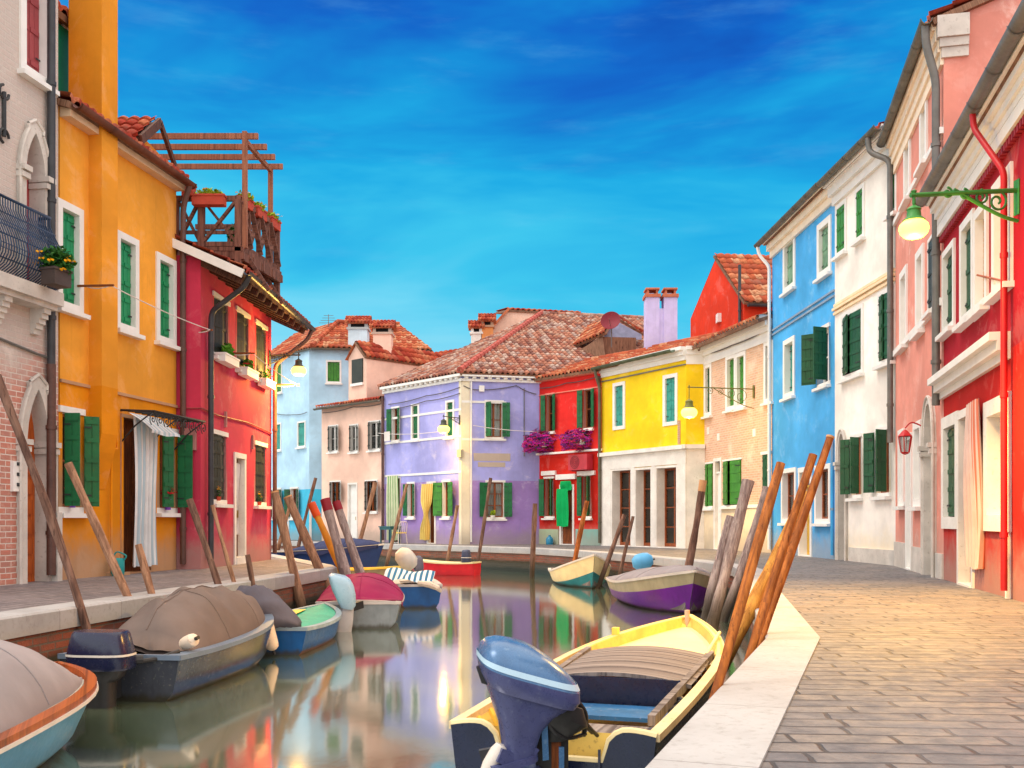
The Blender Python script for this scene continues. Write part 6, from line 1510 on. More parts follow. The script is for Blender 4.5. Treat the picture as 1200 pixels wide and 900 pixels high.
cr_ = b11.P(.16, b11.hw(.16) - .09, b11.gz(.16) - .05)
m.tube([cr_ + b11.a * (.5 * k / 20) + b11.b * (.035 * math.sin(k * 1.3)) + ZUP * (.03 * math.cos(k * 1.1)) for k in range(21)], .022, 8); m.build('rope', IRON, b11.root, True)
m = MB(); m.tube([b11.P(.53, b11.hw(.53) - .14, b11.gz(.53) + .02), b11.P(.72, b11.hw(.72) + .0, b11.gz(.72) + .06)], .018, 8); m.build('boat_hook', CREAM, b11.root, True)
# outboard, tilted up; loft along a leaning axis
PURPC = paint('slate_violet_cowl', S(72, 78, 124), .3, .2, .15, .6, wear=S(100, 106, 140)); BLUC = paint('slate_blue_cowl', S(66, 108, 152), .25, .2, .15, .6, wear=S(110, 140, 170))
Yo = 5.86
def oc(px, py, dy=0.0): return at_y(px, py, Yo + dy)
def motor_rings(spec, tiltdeg):
    out = []
    for px, py, wpx, dep, dy, td in spec:
        c = oc(px, py, dy); t = R(td); U = V(math.cos(t), .25, -math.sin(t)).normalized(); W_ = V(-.25 * 1, 1, .15).normalized()
        out.append(sring(c, U, W_, wpx / 2 * Yo / F, dep, 30, 3.6))
    return out
m = MB(); m.loft(motor_rings([(619, 811, 106, .17, .0, 17), (612, 830, 72, .14, -.02, 13), (609, 850, 48, .12, -.02, 8), (608, 872, 38, .10, -.02, 2), (606, 888, 38, .10, -.02, 0)], 0))
m.loft(motor_rings([(598, 884, 62, .12, -.02, -12), (600, 892, 60, .12, -.02, -12)], 0)); m.loft(motor_rings([(612, 900, 44, .09, 0, 0), (640, 985, 34, .08, .12, 0)], 0))
ob = m.build('outboard_motor', PURPC, b11.root, True, angle=35)
m = MB(); m.loft(motor_rings([(620, 812, 108, .19, 0, 17), (620, 802, 120, .215, 0, 17), (619, 790, 121, .218, 0, 17)], 0)); m.build('cowling_skirt', PURPC, ob, True, angle=35)
m = MB(); m.loft(motor_rings([(619, 790, 121.5, .219, 0, 17), (617, 781, 117, .212, 0, 17), (614, 771, 104, .195, 0, 18), (610, 762, 82, .165, 0, 18), (606, 755, 54, .12, 0, 17), (604, 751, 28, .07, 0, 15)], 0)); m.build('cowling', BLUC, ob, True, angle=50)
m = MB(); m.loft(motor_rings([(618.5, 787, 122, .2205, 0, 17), (617, 780, 118.5, .215, 0, 17)], 0), caps=False); m.build('stripe', paint('pale_blue_stripe', S(176, 206, 226), .3, .1, spec=.5), ob, True)
m = MB(); m.box(oc(558, 782, -.06), V(.10, .0, -.03), V(0, .08, 0), V(.03, 0, -.09)); m.box(oc(575, 806, -.13), V(.12, 0, -.045), V(0, .05, 0), V(.01, 0, -.018)); m.build('latch', BLK, ob)
m = MB(); m.loft([sring(oc(648, 816, .06), V(.9, .2, -.4), V(-.2, 1, 0), .19, .12, 18), sring(oc(652, 836, .08), V(.9, .2, -.4), V(-.2, 1, 0), .20, .13, 18), sring(oc(652, 854, .1), V(.9, .2, -.2), V(-.2, 1, 0), .12, .11, 18), sring(oc(648, 866, .12), V(1, 0, 0), V(0, 1, 0), .08, .09, 18)])
m.box(oc(628, 850, .05), V(.09, 0, 0), V(0, .1, 0), V(0, 0, -.36)); m.box(oc(652, 862, .1), V(.07, 0, 0), V(0, .1, 0), V(0, 0, -.3)); m.build('clamp_bracket', BLK, ob, True, angle=30)
for k, (pts_) in enumerate((((655, 826, .02), (676, 832, .06), (690, 852, .15), (700, 862, .3)), ((650, 838, .0), (668, 848, .05), (682, 846, .1), (694, 858, .25)), ((640, 846, -.02), (652, 862, -.02), (668, 866, .05), (686, 860, .2)), ((660, 820, .05), (678, 822, .1), (688, 838, .15), (684, 862, .2)))):
    m = MB(); m.tube(smooth_path([oc(*p) for p in pts_], .08), .012 + .003 * (k % 2), 8); m.build('hose', BLK, ob, True)
m = MB(); m.box(oc(634, 838, -.04), V(.035, 0, .005), V(0, .03, 0), V(.01, 0, -.26)); m.box(oc(655, 876, -.03), V(.03, 0, 0), V(0, .03, 0), V(0, 0, -.2)); m.build('steel_bar', BLUC, ob)
m = MB(); m.box(oc(633, 868, .06), V(.12, 0, 0), V(0, .06, 0), V(0, 0, -.24)); m.build('wooden_pad', WOODBR, ob)
m = MB(); m.bar(oc(604, 866, -.1), oc(626, 884, -.06), .05, .07); m.bar(oc(584, 884, -.12), oc(612, 896, -.08), .06, .08); m.build('tilt_lever', PURPC, ob)
m = MB(); m.lathe(oc(578, 892, -.08), [(.001, -.1), (.035, -.09), (.05, -.03), (.052, .06), (.04, .1), (.001, .11)], 14, axis=(.5, .1, .8)); m.build('trim_tab', WHT, ob, True)
m = MB(); m.box(oc(561, 880, -.05), V(.11, 0, .02), V(0, .05, 0), V(.02, 0, -.07)); m.build('bracket_plate', BLK, ob)
# ------------------------------------------------------------------ lamps (all lit except the lantern)
GREENP = paint('green_lamp_iron', S(60, 140, 60), .45, .2, spec=.4); OLIVEP = paint('dark_lamp_iron', S(70, 74, 60), .5, .3)
GLOW = emit('lamp_glow', (1, .64, .11, 1), 2.6)
LAMPC = (1.0, .56, .12)
def scroll(m, c, U, W, r0, turns, rad, start=0.0, sg=1, n=26):
    m.tube([c + U * (r0 * (1 - .8 * k / n) * math.cos(start + sg * turns * 6.283 * k / n)) + W * (r0 * (1 - .8 * k / n) * math.sin(start + sg * turns * 6.283 * k / n)) for k in range(n + 1)], rad, 6)
def wall_lamp(label, wallp, tip, size, mat, power, group='street lamps on wall brackets', ornate=True, rad=.018, drop=.1, rad_light=.1, spot=0):
    wallp, tip = Vector(wallp), Vector(tip); U = (tip - wallp); U.z = 0; L = U.length; U.normalize()
    t = thing('wall_lamp', label, 'street lamp', wallp, group); m = MB()
    m.tube([wallp, tip + U * .04], rad, 8); m.box(wallp - V(-U.y, U.x, 0) * .05 - ZUP * .28, V(-U.y, U.x, 0) * .1, U * .02, ZUP * .4)
    if ornate:
        a = wallp - ZUP * L * .28
        m.tube(smooth_path([a, a + U * L * .18 + ZUP * L * .04, wallp + U * L * .62 - ZUP * .02], L * .3), rad * .75, 6)
        for q, r_ in ((.2, .10), (.36, .07), (.52, .05)): scroll(m, wallp + U * (L * q) - ZUP * (r_ * L * 1.1), U, ZUP, r_ * L, 1.4, rad * .5, 1.57)
        scroll(m, wallp + U * (L * .68) - ZUP * L * .05, U, ZUP, L * .05, 1.3, rad * .5, 1.57)
    m.lathe(tip + ZUP * 0, [(.001, .07), (rad * 1.2, .05), (rad * .8, .02), (rad * 1.4, 0), (.001, -.01)], 8)
    m.build('bracket', mat, t, True); s = size
    m = MB(); m.tube([tip, tip - ZUP * drop], rad * .7, 6)
    c = tip - ZUP * drop
    m.lathe(c, [(.02 * s, 0), (.08 * s, -.05 * s), (.20 * s, -.12 * s), (.25 * s, -.18 * s), (.22 * s, -.22 * s), (.24 * s, -.42 * s), (.32 * s, -.50 * s), (.38 * s, -.55 * s), (.36 * s, -.57 * s), (.20 * s, -.52 * s), (.001, -.52 * s)], 18)
    m.build('shade', mat, t, True)
    m = MB(); cb = c - ZUP * .56 * s; m.lathe(cb, [(.33 * s, 0), (.47 * s, -.14 * s), (.50 * s, -.28 * s), (.45 * s, -.44 * s), (.30 * s, -.57 * s), (.001, -.62 * s)], 18); m.build('bulb', GLOW, t, True)
    ld = bpy.data.lights.new('lamp_light', 'POINT'); lo = bpy.data.objects.new('lamp_light', ld); C.objects.link(lo); lo.parent = t
    lo.location = cb - ZUP * (.63 * s + rad_light + .02) - wallp; ld.energy = power; ld.color = LAMPC; ld.shadow_soft_size = rad_light
    if spot:
        sd2 = bpy.data.lights.new('lamp_downlight', 'SPOT'); s2 = bpy.data.objects.new('lamp_downlight', sd2); C.objects.link(s2); s2.parent = t; s2.location = lo.location
        sd2.energy = spot; s2.rotation_euler = (ZUP - Vector(((tip - wallp).x, (tip - wallp).y, 0)).normalized() * .22).to_track_quat('Z', 'Y').to_euler(); sd2.color = LAMPC; sd2.spot_size = R(128); sd2.spot_blend = .7; sd2.shadow_soft_size = rad_light
    return t
LP = .2
rn = RN.f(); lw_ = V(5.78, 11.7, at_y(1190, 223, 11.7).z); lt_ = at_y(1071, 229, 11.55)
wall_lamp('big glowing street lamp on an ornate green scroll bracket by the red house', lw_, lt_, .33, GREENP, 70, rad=.028, drop=.1, spot=1800)
f = LR.f(1); z_ = at_y(350, 416, 24.5).z; wp = f.P(f.L - .25, z_, .02)
wall_lamp('glowing lamp on a dark bracket at the far corner of the crimson house', wp, at_y(350, 416, 24.45), .36, OLIVEP, 380, drop=.08, spot=700)
fl = LI.f(0); wp = fl.P(fl.L - .1, fl.z(539, 490), .02)
wall_lamp('glowing lamp at the cream corner of the lilac house', wp, wp + fl.n * .82 + ZUP * .02, .5, OLIVEP, 60, spot=200)
f = B2.f(); wp = f.P(f.u(884), f.z(884, 456), .02); tp = wp + f.n * 2.1
wall_lamp('glowing lamp on a long thin arm in front of the pale brick house', wp, tp, .5, paint('olive_arm', S(120, 116, 50), .5, .2), 110, ornate=True, drop=.35, spot=700)
f = PK.f(); t = thing('wall_lantern', 'small unlit red iron lantern on the salmon house wall', 'lantern', f.P(f.u(1082), f.z(1082, 500), .02))
m = MB(); p = f.P(f.u(1082), f.z(1082, 500), .0); m.tube(smooth_path([p, p + f.n * .2 + ZUP * .1, p + f.n * .3 - ZUP * .02], .1), .014, 6); m.build('bracket', PIPERD, t, True)
m = MB(); c = p + f.n * .3 - ZUP * .04; m.lathe(c, [(.001, .0), (.05, -.03), (.13, -.12), (.12, -.13)], 6); m.lathe(c, [(.075, -.40), (.06, -.43), (.001, -.45)], 6)
for k in range(6):
    a = k * math.pi / 3; m.tube([c + V(.12 * math.cos(a), .12 * math.sin(a), -.13), c + V(.075 * math.cos(a), .075 * math.sin(a), -.41)], .009, 5)
m.build('lantern_frame', PIPERD, t, True); m = MB(); m.lathe(c, [(.112, -.13), (.072, -.40)], 6); m.build('glass', PANE, t)

# ------------------------------------------------------------------ curtains, towel, awning cloth
def hang(name, label, cat, f, u0, u1, z0, z1, d, mat, folds=7, amp=.04, shape=None, seed=1, dtop=None, group=None):
    m = MB(); nu, nz = folds * 8, 18; rnd = random.Random(seed); ph = [rnd.uniform(-.6, .6) for _ in range(40)]
    g = []
    for j in range(nz + 1):
        v = j / nz; z = z1 + (z0 - z1) * v; row = []
        for i in range(nu + 1):
            s_ = i / nu; a, b = (u0, u1) if not shape else shape(v)
            w_ = amp * (.35 + .65 * v) * math.sin(s_ * folds * 6.283 + ph[int(s_ * folds) % 40] + v * .8) + .03 * math.sin(v * 4 + s_ * 2)
            dd = d if dtop is None else dtop + (d - dtop) * min(1, v * 1.2)
            row.append(f.P(a + (b - a) * s_, z + (.015 * math.sin(s_ * 9) if j == nz else 0), dd + w_))
        g.append(row)
    for j in range(nz):
        for i in range(nu): m.poly([g[j][i], g[j][i + 1], g[j + 1][i + 1], g[j + 1][i]], [(i / nu * (u1 - u0) * 1.0, -j / nz), ((i + 1) / nu * (u1 - u0), -j / nz), ((i + 1) / nu * (u1 - u0), -(j + 1) / nz), (i / nu * (u1 - u0), -(j + 1) / nz)])
    o = m.build(name, mat, None, True, loc=f.P((u0 + u1) / 2, z0, d), angle=0); weld(o); tag(o, label, cat, group); return o
STRW = cloth('white_blue_striped_cloth', S(226, 226, 226), S(176, 196, 206), .17); WHC = cloth('white_cloth', S(222, 214, 210))
GREENST = cloth('green_striped_cloth', S(206, 212, 180), S(110, 156, 96), .18); YELC = cloth('yellow_patterned_cloth', S(226, 206, 120), S(206, 168, 90), .2); PKC = cloth('pink_white_cloth', S(214, 186, 176), S(206, 120, 96), .16); TOWEL = cloth('green_towel', S(10, 170, 92))
f = LY.f(); u0, u1, zt = ydr[0], ydr[1], ydr[3]
hang('door_curtain', 'white striped curtain hanging from the iron canopy of the yellow house door', 'curtain', f, u0 + .10, u1 - .0, .12, zt + .02, .16, STRW, 6, .05, seed=3)
hang('awning_cloth', 'short striped awning cloth over the door curtain of the yellow house', 'awning', f, u0 - .0, u1 + .1, zt - .28, zt + .08, .56, STRW, 2, .01, dtop=.12, seed=2)
f = LR.f(1); hang('door_curtain', 'grey white curtain in the narrow white doorway of the crimson house', 'curtain', f, rdr[0] + .03, rdr[1] - .02, .62, rdr[3] - .1, -.1, WHC, 5, .03, seed=5)
f = LI.f(0)
def gather(v):
    c = f.u(505) - .05; k = 1 - .62 * math.exp(-((v - .55) / .16) ** 2); hw = .42 * k
    return (c - hw - .12 * v, c + hw - .12 * v - .18 * v)
hang('door_curtain', 'yellow cream curtain gathered at its waist in the lilac house doorway', 'curtain', f, f.u(495), f.u(513), .15, f.z(505, 567), .14, YELC, 5, .04, shape=gather, seed=6)
hang('door_curtain', 'green and white striped curtain at the left end of the lilac house', 'curtain', f, f.u(456), f.u(469.5), .1, f.z(460, 558), .12, GREENST, 5, .05, seed=7)
f = R2.f(); hang('towel', 'bright green towel hung over the doorway of the scarlet house', 'towel', f, f.u(656.5), f.u(670), f.z(660, 617), f.z(660, 573), .2, TOWEL, 2, .035, seed=8); hang('towel', 'narrow green cloth folded above the bright green towel', 'towel', f, f.u(659), f.u(671.5), f.z(660, 575), f.z(660, 564), .1, TOWEL, 2, .02, seed=9)
f = RR.f(); hang('door_curtain', 'pale pink and orange curtain tied in the doorway of the deep red house', 'curtain', f, f.u(1139), f.u(1155.5), .28, f.z(1140, 474), .06, PKC, 5, .05, seed=10)

# ------------------------------------------------------------------ flowers and plants
def lf(name, c): return paint(name, c, .6, .35, spec=.2, scale=14)
LEAF = lf('green_leaves', S(44, 98, 34)); LEAF2 = lf('yellow_green_leaves', S(150, 176, 40)); FYEL = lf('yellow_flowers', S(250, 178, 16)); FRED = lf('red_flowers', S(206, 24, 44)); FMAG = lf('magenta_flowers', S(216, 44, 176)); FPUR = lf('purple_flowers', S(122, 60, 150)); FPNK = lf('pink_flowers', S(214, 60, 120)); TERRA = paint('terracotta_pot', S(186, 72, 52), .8, .2); VASE = paint('violet_vase', S(128, 60, 190), .35, .1); DARKPOT = paint('dark_planter', S(78, 66, 62), .7, .2)
def leaves(m, c, rx, ry, rz, n, size, rnd, shell=.5, m_=0, droop=0):
    for _ in range(n):
        d = V(rnd.gauss(0, 1), rnd.gauss(0, 1), rnd.gauss(0, 1)).normalized() * (shell + (1 - shell) * rnd.random())
        p = Vector(c) + V(d.x * rx, d.y * ry, d.z * rz); a = V(rnd.gauss(0, 1), rnd.gauss(0, 1), rnd.gauss(0, .6)).normalized(); b = a.cross(V(rnd.gauss(0, 1), rnd.gauss(0, 1), rnd.gauss(0, 1))).normalized()
        s_ = size * rnd.uniform(.6, 1.3); m.poly([p - a * s_, p - b * s_ * .5, p + a * s_, p + b * s_ * .5], None, m_)
def planter(name, label, cat, c, potfn, fol, flo, r, nl, nf, ls, fs, fcol, leafm=LEAF, seed=1, group=None, lift=0.0, potmat=TERRA):
    t = thing(name, label, cat, c, group); rnd = random.Random(seed); c = Vector(c)
    if potfn: m = MB(); potfn(m, c); m.build('pot', potmat, t)
    if nl: m = MB(); leaves(m, c + ZUP * lift, *fol, nl, ls, rnd, .3); m.build('foliage', leafm, t)
    if nf:
        for col in (fcol if isinstance(fcol, (list, tuple)) else [fcol]):
            m = MB()
            for _ in range(nf):
                d = V(rnd.gauss(0, 1), rnd.gauss(0, 1), rnd.gauss(0, 1)).normalized(); d = d * (.72 + .5 * mnoise.noise(d * 2.2 + V(seed, 0, 0)) + .12 * rnd.random()); p = c + ZUP * lift + V(d.x * flo[0], d.y * flo[1], abs(d.z) * flo[2] if flo[3] else d.z * flo[2])
                for k in range(5):
                    a = V(math.cos(k * 1.257), math.sin(k * 1.257) * .8, .4 * math.sin(k * 2.1)); b = a.cross(d).normalized(); m.poly([p, p + (a + b * .5) * fs, p + a * fs * 1.5, p + (a - b * .5) * fs])
            m.build('flowers', col, t)
    return t
def boxpot(U, w, d, h):
    U = Vector(U).normalized(); N = V(-U.y, U.x, 0)
    def fn(m, c):
        o = c - U * w / 2 - N * d / 2 - ZUP * h
        m.box(o, U * w, N * d, ZUP * h); m.box(o - U * .015 - N * .015 + ZUP * (h - .03), U * (w + .03), N * (d + .03), ZUP * .035)
    return fn
def roundpot(r, h):
    def fn(m, c): m.lathe(c, [(.001, -h), (r * .7, -h), (r, -.02), (r * 1.05, 0), (.001, -.01)], 12)
    return fn
f = LB.f(); pc = f.P(ub + .0, 4.28, .34) if False else V(-6.55, 15.1, at_y(64, 318, 15.1).z)
planter('flower_pot', 'planter of yellow flowers hanging at the end of the iron balcony', 'flower pot', at_y(66, 316, 14.9), boxpot((.3, 1, 0), .34, .24, .24), (.27, .24, .22), (.34, .3, .3, 0), .3, 620, 16, .05, .035, FYEL, seed=2, lift=.12, potmat=DARKPOT)
f = LY.f(); planter('flower_vase', 'violet vase of pink flowers on the left window sill of the yellow house', 'flower vase', f.P(f.u(81), f.z(81, 580), .06), roundpot(.06, .2), (.10, .1, .10), (.12, .12, .14, 1), .1, 60, 14, .035, .022, [FPNK, FRED], seed=3, lift=.1, potmat=VASE, group='vases on the yellow house sills')
planter('flower_vase', 'violet vase of red flowers on the right window sill of the yellow house', 'flower vase', f.P(f.u(193.5), f.z(193, 585), .06), roundpot(.07, .2), (.12, .12, .10), (.17, .17, .12, 1), .1, 60, 26, .035, .028, [FRED], seed=4, lift=.1, potmat=VASE, group='vases on the yellow house sills')
f = LR.f(1)
for k, (pa, pb, py, lb) in enumerate(((250, 267, 413, 'white window box with fresh green plant, nearest upper window of the crimson house'), (277, 290.5, 430, 'white window box with red geraniums under the middle upper window of the crimson house'), (300, 311, 443, 'white window box under the farthest upper window of the crimson house'))):
    um = (f.u(pa) + f.u(pb)) / 2; w_ = f.u(pb) - f.u(pa)
    planter('window_box', lb, 'window box', f.P(um, f.z(pa, py) + .0, .14), boxpot(f.U, w_, .2, .17), (.1, w_ * .25, .16), (.12, w_ * .3, .1, 1), .1, (260, 180, 50)[k], (0, 14, 4)[k], .05, .025, FRED, seed=20 + k, lift=.1, potmat=WHITE2, group='window boxes on the crimson house', leafm=lf('fresh_leaves', S(90, 150, 40)))
for px, py, col, lb in ((254, 574, FYEL, 'small yellow flowers in the nearer ground window of the crimson house'), (302, 580, FYEL, 'small yellow flowers in the farther ground window of the crimson house')):
    planter('flower_pot', lb, 'flower pot', f.P(f.u(px), f.z(px, py + 8), .04), roundpot(.05, .08), (.06, .06, .12), (.07, .07, .16, 1), .1, 40, 8, .03, .02, col, seed=px, lift=.08, group='pots in the crimson house windows')
f = R2.f()
for px, py, w_, lb in ((640, 519, .64, 'left hanging mass of magenta and purple flowers on the scarlet house'), (684, 516, .68, 'right hanging mass of magenta and purple flowers on the scarlet house')):
    planter('flower_basket', lb, 'flower basket', f.P(f.u(px), f.z(px, py), .34), boxpot(f.U, .6, .2, .2), (w_ * .9, .34, .38), (w_ * 1.15, .44, .5, 0), .3, 620, 260, .06, .055, [FMAG, FPUR, FPNK], seed=px, group='flower baskets of the scarlet house', lift=.0, potmat=WHITE2)
f = LI.f(1); planter('flower_pot', 'little pot with green plant on the lower right sill of the lilac house', 'flower pot', f.P(f.u(577), f.z(577, 604), .1), roundpot(.1, .16), (.14, .1, .12), (.1, .1, .1, 1), .1, 90, 0, .05, .03, FRED, seed=9, lift=.1, potmat=WHITE2, leafm=LEAF2)

# ------------------------------------------------------------------ roof terrace over the crimson house
TW = wood('terrace_timber', S(136, 92, 78), S(84, 54, 46), .85, .5); TW2 = wood('pergola_timber', S(168, 110, 84), S(120, 74, 58), .85, .5)
X0, X1, X1b, Y0, Y1 = -6.75, -5.33, -5.02, 19.95, 21.85
Zt, Zd = at_y(280, 233, 19.95).z, at_y(280, 290, 19.95).z
t = thing('roof_terrace', 'timber roof terrace with crossed railings and open pergola above the crimson house', 'roof terrace', (X1, Y0, Zd - .5))
def post(p, z0, z1, nm, w_=.12, mt=TW): m = MB(); m.box(V(p[0] - w_ / 2, p[1] - w_ / 2, z0), V(w_, 0, 0), V(0, w_, 0), ZUP * (z1 - z0)); return m.build(nm, mt, t)
for p in ((X0 + .2, Y0), (-6.05, Y0), (X1, Y0), (X1b, Y1), (-6.0, Y1)): post(p, Zd - .55, Zt - .02, 'post')
m = MB(); m.box(V(X0, Y0 - .06, Zd - .08), V(X1 - X0 + .1, 0, 0), V(.3, Y1 - Y0 + .12, 0), ZUP * .08); m.build('deck', TW, t)
for k in range(5): m = MB(); y = Y0 + (Y1 - Y0) * k / 4; x = X1 + (X1b - X1) * k / 4; m.bar(V(X0, y, Zd - .16), V(x + .12, y, Zd - .16), .1, .15); m.build('joist', TW, t)
def rail(a, b, z, nm='rail', w_=.08, h_=.1): m = MB(); m.bar(V(*a, z), V(*b, z), w_, h_); m.build(nm, TW, t)
rail((X0, Y0 - .01), (X1 + .05, Y0 - .01), Zt); rail((X0, Y0), (X1, Y0), Zd + .06, h_=.09); rail((X1, Y0), (X1b, Y1), Zt); rail((X1, Y0), (X1b, Y1), Zd + .06); rail((X0, Y1), (X1b, Y1), Zt); rail((X0, Y0 + .02), (X1, Y0 + .02), Zd + .3, w_=.04, h_=.07)
m = MB()
m.bar(V(X1 + .06, Y0, Zd - .16), V(X1b + .06, Y1, Zd - .16), .08, .18); m.build('edge_beam', TW, t); m = MB(); m.bar(V(X1 - .05, Y0, Zd - .5), V(X1b - .05, Y1, Zd - .5), .1, .16); m.build('edge_beam', TW, t)
for xa, xb in ((-6.0, X1 - .06), (X0 + .26, -6.1)):
    for za, zb in ((Zd + .12, Zt - .06), (Zt - .06, Zd + .12)): m = MB(); m.bar(V(xa, Y0 + (.0 if za < zb else .05), za), V(xb, Y0 + (.0 if za < zb else .05), zb), .05, .09, V(0, 1, 0)); m.build('cross_brace', TW, t)
for k in range(4):
    a = k / 4; b = (k + 1) / 4; pa = V(X1 + (X1b - X1) * a, Y0 + (Y1 - Y0) * a, 0); pb = V(X1 + (X1b - X1) * b, Y0 + (Y1 - Y0) * b, 0)
    for za, zb, o in ((Zd + .1, Zt - .05, 0), (Zt - .05, Zd + .1, .05)): m = MB(); m.bar(pa + ZUP * za + V(o, 0, 0), pb + ZUP * zb + V(o, 0, 0), .05, .09, V(1, 0, 0)); m.build('cross_brace', TW, t)
    m = MB(); m.box(pb + V(-.04, -.04, Zd), V(.08, 0, 0), V(0, .08, 0), ZUP * (Zt - Zd)); m.build('baluster', TW, t)
for k in range(2):                         # braces back to the eaves
    m = MB(); y = Y0 + .3 + k * 1.2; m.bar(V(X1 + .1, y, Zd - .1), V(X1 + .5, y + .1, Zd - .75), .08, .1, V(0, 1, 0)); m.build('strut', TW, t)
pz = at_y(287, 158, 20.0).z; xp = at_y(287, 158, 20).x; xq = at_y(317, 200, 21.7).x
for p in ((xp, 20.0), (xq, 21.7)): post(p, Zd, pz + (.06 if p[1] < 21 else -.02), 'pergola_post', .09, TW2)
for k in range(4):
    y = 20.0 + 1.7 * k / 3; x = xp + (xq - xp) * k / 3; m = MB(); m.bar(V(-7.6, y, pz - .03), V(x + .26, y, pz - .03), .06, .11); m.build('pergola_beam', TW2, t)
m = MB(); m.bar(V(xp, 20.0, pz - .11), V(xq, 21.7, pz - .11), .07, .09); m.build('pergola_beam', TW2, t)
for k, (p, w_, lb) in enumerate(((V(-5.86, Y0 - .14, Zt + .02), .62, 'long red planter box with yellow green plants on the near terrace railing'), (V(X1 + .04, Y0 + .32, Zt + .10), .42, 'red planter box nearest the corner on the long side of the terrace'), (V(X1 + .14, Y0 + .98, Zt + .1), .46, 'middle red planter box on the long side of the terrace'), (V(X1 + .26, Y0 + 1.7, Zt + .1), .46, 'farthest red planter box on the long side of the terrace'))):
    U_ = V(1, 0, 0) if k == 0 else V(.16, 1, 0); planter('planter_box', lb, 'planter', p, boxpot(U_, w_, .2, .2), (.3 if k == 0 else .16, .14 if k == 0 else .26, .1), (.2, .2, .12, 1), .2, 240, 10, .05, .02, FYEL, seed=40 + k, lift=.03, group='planters on the terrace railing', leafm=lf('lime_leaves', S(150, 178, 50)))
planter('flower_pot', 'square red pot on the terrace railing beside the yellow roof', 'flower pot', V(-6.28, Y0 - .05, Zt + .26), boxpot((1, 0, 0), .22, .22, .24), (.1, .1, .04), (.1, .1, .05, 1), .1, 20, 0, .03, .02, FRED, seed=50, lift=.0)
planter('potted_shrub', 'dark green potted shrub standing on the terrace floor', 'potted plant', V(-5.62, 20.9, Zd + .3), roundpot(.16, .3), (.2, .2, .24), (.1, .1, .1, 1), .1, 260, 0, .05, .02, FRED, seed=51, lift=.22)

# ------------------------------------------------------------------ small things on and before the houses
f = R2.f(); t = thing('air_conditioner', 'red air conditioner box on the scarlet house between the storeys', 'air conditioner', f.P(f.u(685), f.z(685, 551), 0))
m = MB(); ua, ub_ = f.u(674), f.u(696); za, zb = f.z(685, 551), f.z(685, 533); ACM = paint('red_metal', S(190, 50, 66), .5, .15); f.box(m, ua, ub_, za, zb, .06, .38); f.box(m, ua + .1, ua + .14, za - .04, za, .0, .3); f.box(m, ub_ - .14, ub_ - .1, za - .04, za, .0, .3); m.build('case', ACM, t)
m = MB(); c = f.P(ua + (ub_ - ua) * .36, (za + zb) / 2, .381); r_ = (zb - za) * .4
for rr in (1, .75, .5, .25): m.tube([c + f.U * (r_ * rr * math.cos(a)) + ZUP * (r_ * rr * math.sin(a)) for a in [k * .3307 for k in range(20)]], .012, 5)
m.build('fan_grille', paint('dark_red_grille', S(110, 24, 40), .5), t, True)
m = MB(); c = f.P(f.u(649.5), .0, .25); m.lathe(c, [(.001, 0), (.14, 0), (.15, .03), (.15, .22), (.1, .3), (.05, .33), (.05, .38), (.001, .385)], 14); o = m.build('water_bottle', paint('blue_bottle', S(40, 130, 170), .25, .1), None, True, loc=c); tag(o, 'small blue bottle on the pavement at the door of the scarlet house', 'bottle')
P_ = at_y(716, 377, 43.0); t = thing('satellite_dish', 'dark red satellite dish on a short mast over the scarlet house roof', 'satellite dish', P_ - ZUP * .9)
m = MB(); n_ = V(-.25, -.9, .35).normalized(); m.lathe(P_, [(.001, 0), (.16, .012), (.3, .05), (.42, .11), (.42, .13), (.3, .07), (.16, .03), (.001, .02)], 24, axis=n_); m.build('dish', paint('dark_red_dish', S(120, 16, 36), .6, .1), t, True)
m = MB(); m.tube([P_ - n_ * .02, P_ - n_ * .12, P_ - n_ * .14 - ZUP * 1.0], .025, 8); m.tube([P_ - n_ * .0 - ZUP * .3, P_ + n_ * .45 - ZUP * .12], .012, 6); m.build('mast', PIPEGY, t, True)
f = LI.f(0); c = f.P(f.u(474), 0, .75); t = thing('table', 'small dark teal table outside the lilac house window', 'table', c); TT = paint('teal_table', S(34, 92, 98), .5, .2)
m = MB(); m.box(c - f.U * .45 - f.n * .3 + ZUP * .68, f.U * .9, f.n * .6, ZUP * .05); m.box(c - f.U * .42 - f.n * .27 + ZUP * .58, f.U * .84, f.n * .54, ZUP * .1); m.build('tabletop', TT, t)
for a in (-.4, .36):
    for b in (-.25, .2): m = MB(); m.box(c + f.U * a + f.n * b, f.U * .05, f.n * .05, ZUP * .58); m.build('leg', TT, t)
c = f.P(f.u(485), 0, .75); t = thing('chair', 'white metal chair with yellow seat beside the teal table', 'chair', c); CH = paint('white_metal', S(222, 210, 206), .4, .1)
m = MB(); m.box(c - f.U * .22 - f.n * .22 + ZUP * .43, f.U * .44, f.n * .44, ZUP * .05); m.build('seat', YEL, t)
for a in (-.21, .19):
    for b in (-.2, .18): m = MB(); m.bar(c + f.U * a * 1.2 + f.n * b * 1.2, c + f.U * a + f.n * b + ZUP * .43, .03, .03, f.n); m.build('leg', CH, t)
m = MB(); m.tube(smooth_path([c + f.U * .22 - f.n * .2 + ZUP * .45, c + f.U * .3 - f.n * .2 + ZUP * .92, c + f.U * .3 + f.n * .2 + ZUP * .92, c + f.U * .22 + f.n * .2 + ZUP * .45], .12), .018, 6)
for k in (-.1, 0, .1): m.tube([c + f.U * .22 + f.n * k + ZUP * .45, c + f.U * .295 + f.n * k + ZUP * .9], .012, 6)
m.build('backrest', CH, t, True)
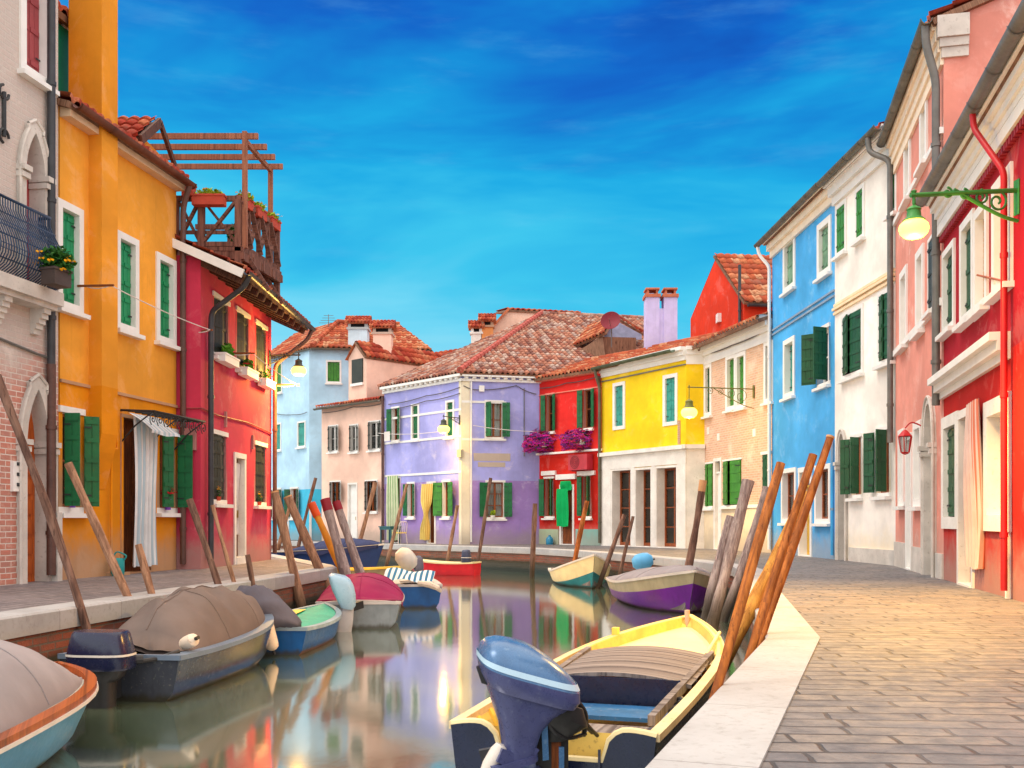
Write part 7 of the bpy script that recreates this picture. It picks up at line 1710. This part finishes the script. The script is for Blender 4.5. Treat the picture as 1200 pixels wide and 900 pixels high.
f = LY.f(); c = f.P(f.u(125), 0, .2); m = MB(); m.lathe(c, [(.001, 0), (.09, 0), (.11, .05), (.11, .26), (.09, .3), (.001, .3)], 14); m.tube(smooth_path([c + V(.1, 0, .26), c + V(.16, 0, .34), c + V(-.02, 0, .42), c + V(-.1, 0, .27)], .06), .014, 6); o = m.build('watering_can', paint('teal_plastic', S(30, 150, 150), .4, .1), None, True, loc=c); tag(o, 'teal watering can on the pavement beside the yellow house door', 'watering can')
# clotheslines and cables
def line(label, pts, r=.008, mat=None, cat='clothesline', name='clothesline', group='clotheslines', sag=.04, sticks=None):
    m = MB(); P = []
    for i in range(len(pts) - 1):
        a, b = Vector(pts[i]), Vector(pts[i + 1])
        for k in range(8): t = k / 8; P.append(a.lerp(b, t) - ZUP * sag * 4 * t * (1 - t))
    P.append(Vector(pts[-1])); m.tube(P, r, 5); o = m.build(name, mat or WHC, None, True, loc=P[0]); tag(o, label, cat, group)
    if sticks:
        for a, b in sticks: m = MB(); m.tube([a, b], .02, 6); m.build('holder', WOODBR, o, True)
    return o
f = LY.f(); a = f.P(f.u(93), f.z(93, 336), .0); b = f.P(f.L + .15, f.z(200, 380) - .06, .0); n = f.n
line('white clothesline strung along the yellow house under its upper windows', [a + n * .12, a + n * .55, b + n * .62, b + n * .2], .009, sticks=[(a - f.U * .05, a + n * .6), (b + V(.12, .1, 0) - ZUP * .02, b + n * .66)])
f = LR.f(1); a = f.P(f.u(262), f.z(262, 414) , .0); b = f.P(f.L - .15, f.z(312, 449), .0); n = f.n
line('white clothesline strung before the upper windows of the crimson house', [a + n * .1, a + n * .6, b + n * .66, b + n * .1], .009, sticks=[(a, a + n * .64), (b, b + n * .72)])
f = LI.f(0); a = f.P(.15, f.z(455, 508), .4); b = f.P(f.L - .4, f.z(530, 505), .35); line('pale washing line with a white rag on the left side of the lilac house', [a, b], .014, sag=.1)
m = MB(); c = f.P(f.u(460), f.z(460, 518), .42); m.box(c, f.U * .42, f.n * .02, ZUP * .42); o = m.build('rag', WHC, None, loc=c); tag(o, 'small white rag hanging at the left end of the lilac house', 'rag')
f = LI.f(1); a = f.P(f.u(552), f.z(552, 500), .5); b = f.P(f.u(628), f.z(628, 507), .45); line('pale washing line across the upper right window of the lilac house', [a, b], .013, sag=.05)
CAB = paint('grey_cable', S(92, 88, 92), .6); CG = 'overhead cables on the far houses'
def cable(label, f, pts, d=.05, r=.018): line(label, [f.P(f.u(px), f.z(px, py), d) for px, py in pts], r, CAB, 'cable', 'power_cable', CG, .05)
cable('cable sagging along the upper left wall of the lilac house', LI.f(0), [(456, 474), (500, 464), (540, 454)]); cable('lower of the two cables on the upper left wall of the lilac house', LI.f(0), [(456, 480), (500, 470), (540, 461)])
cable('cable looping across the top of the right wall of the lilac house', LI.f(1), [(543, 452), (560, 457), (605, 452), (628, 462)]); cable('cable along the pale blue house above its ground floor', CY.f(0), [(321, 484), (345, 486), (361, 483)], .06)
cable('cable under the eaves of the blush pink house', P2.f(), [(379, 484), (415, 477), (449, 473)]); cable('cable running under the cornice of the pale brick house', B2.f(), [(827, 415), (860, 405), (903, 385)], .08); cable('cable under the eaves of the scarlet house', R2.f(), [(634, 455), (665, 449), (703, 441)], .06)
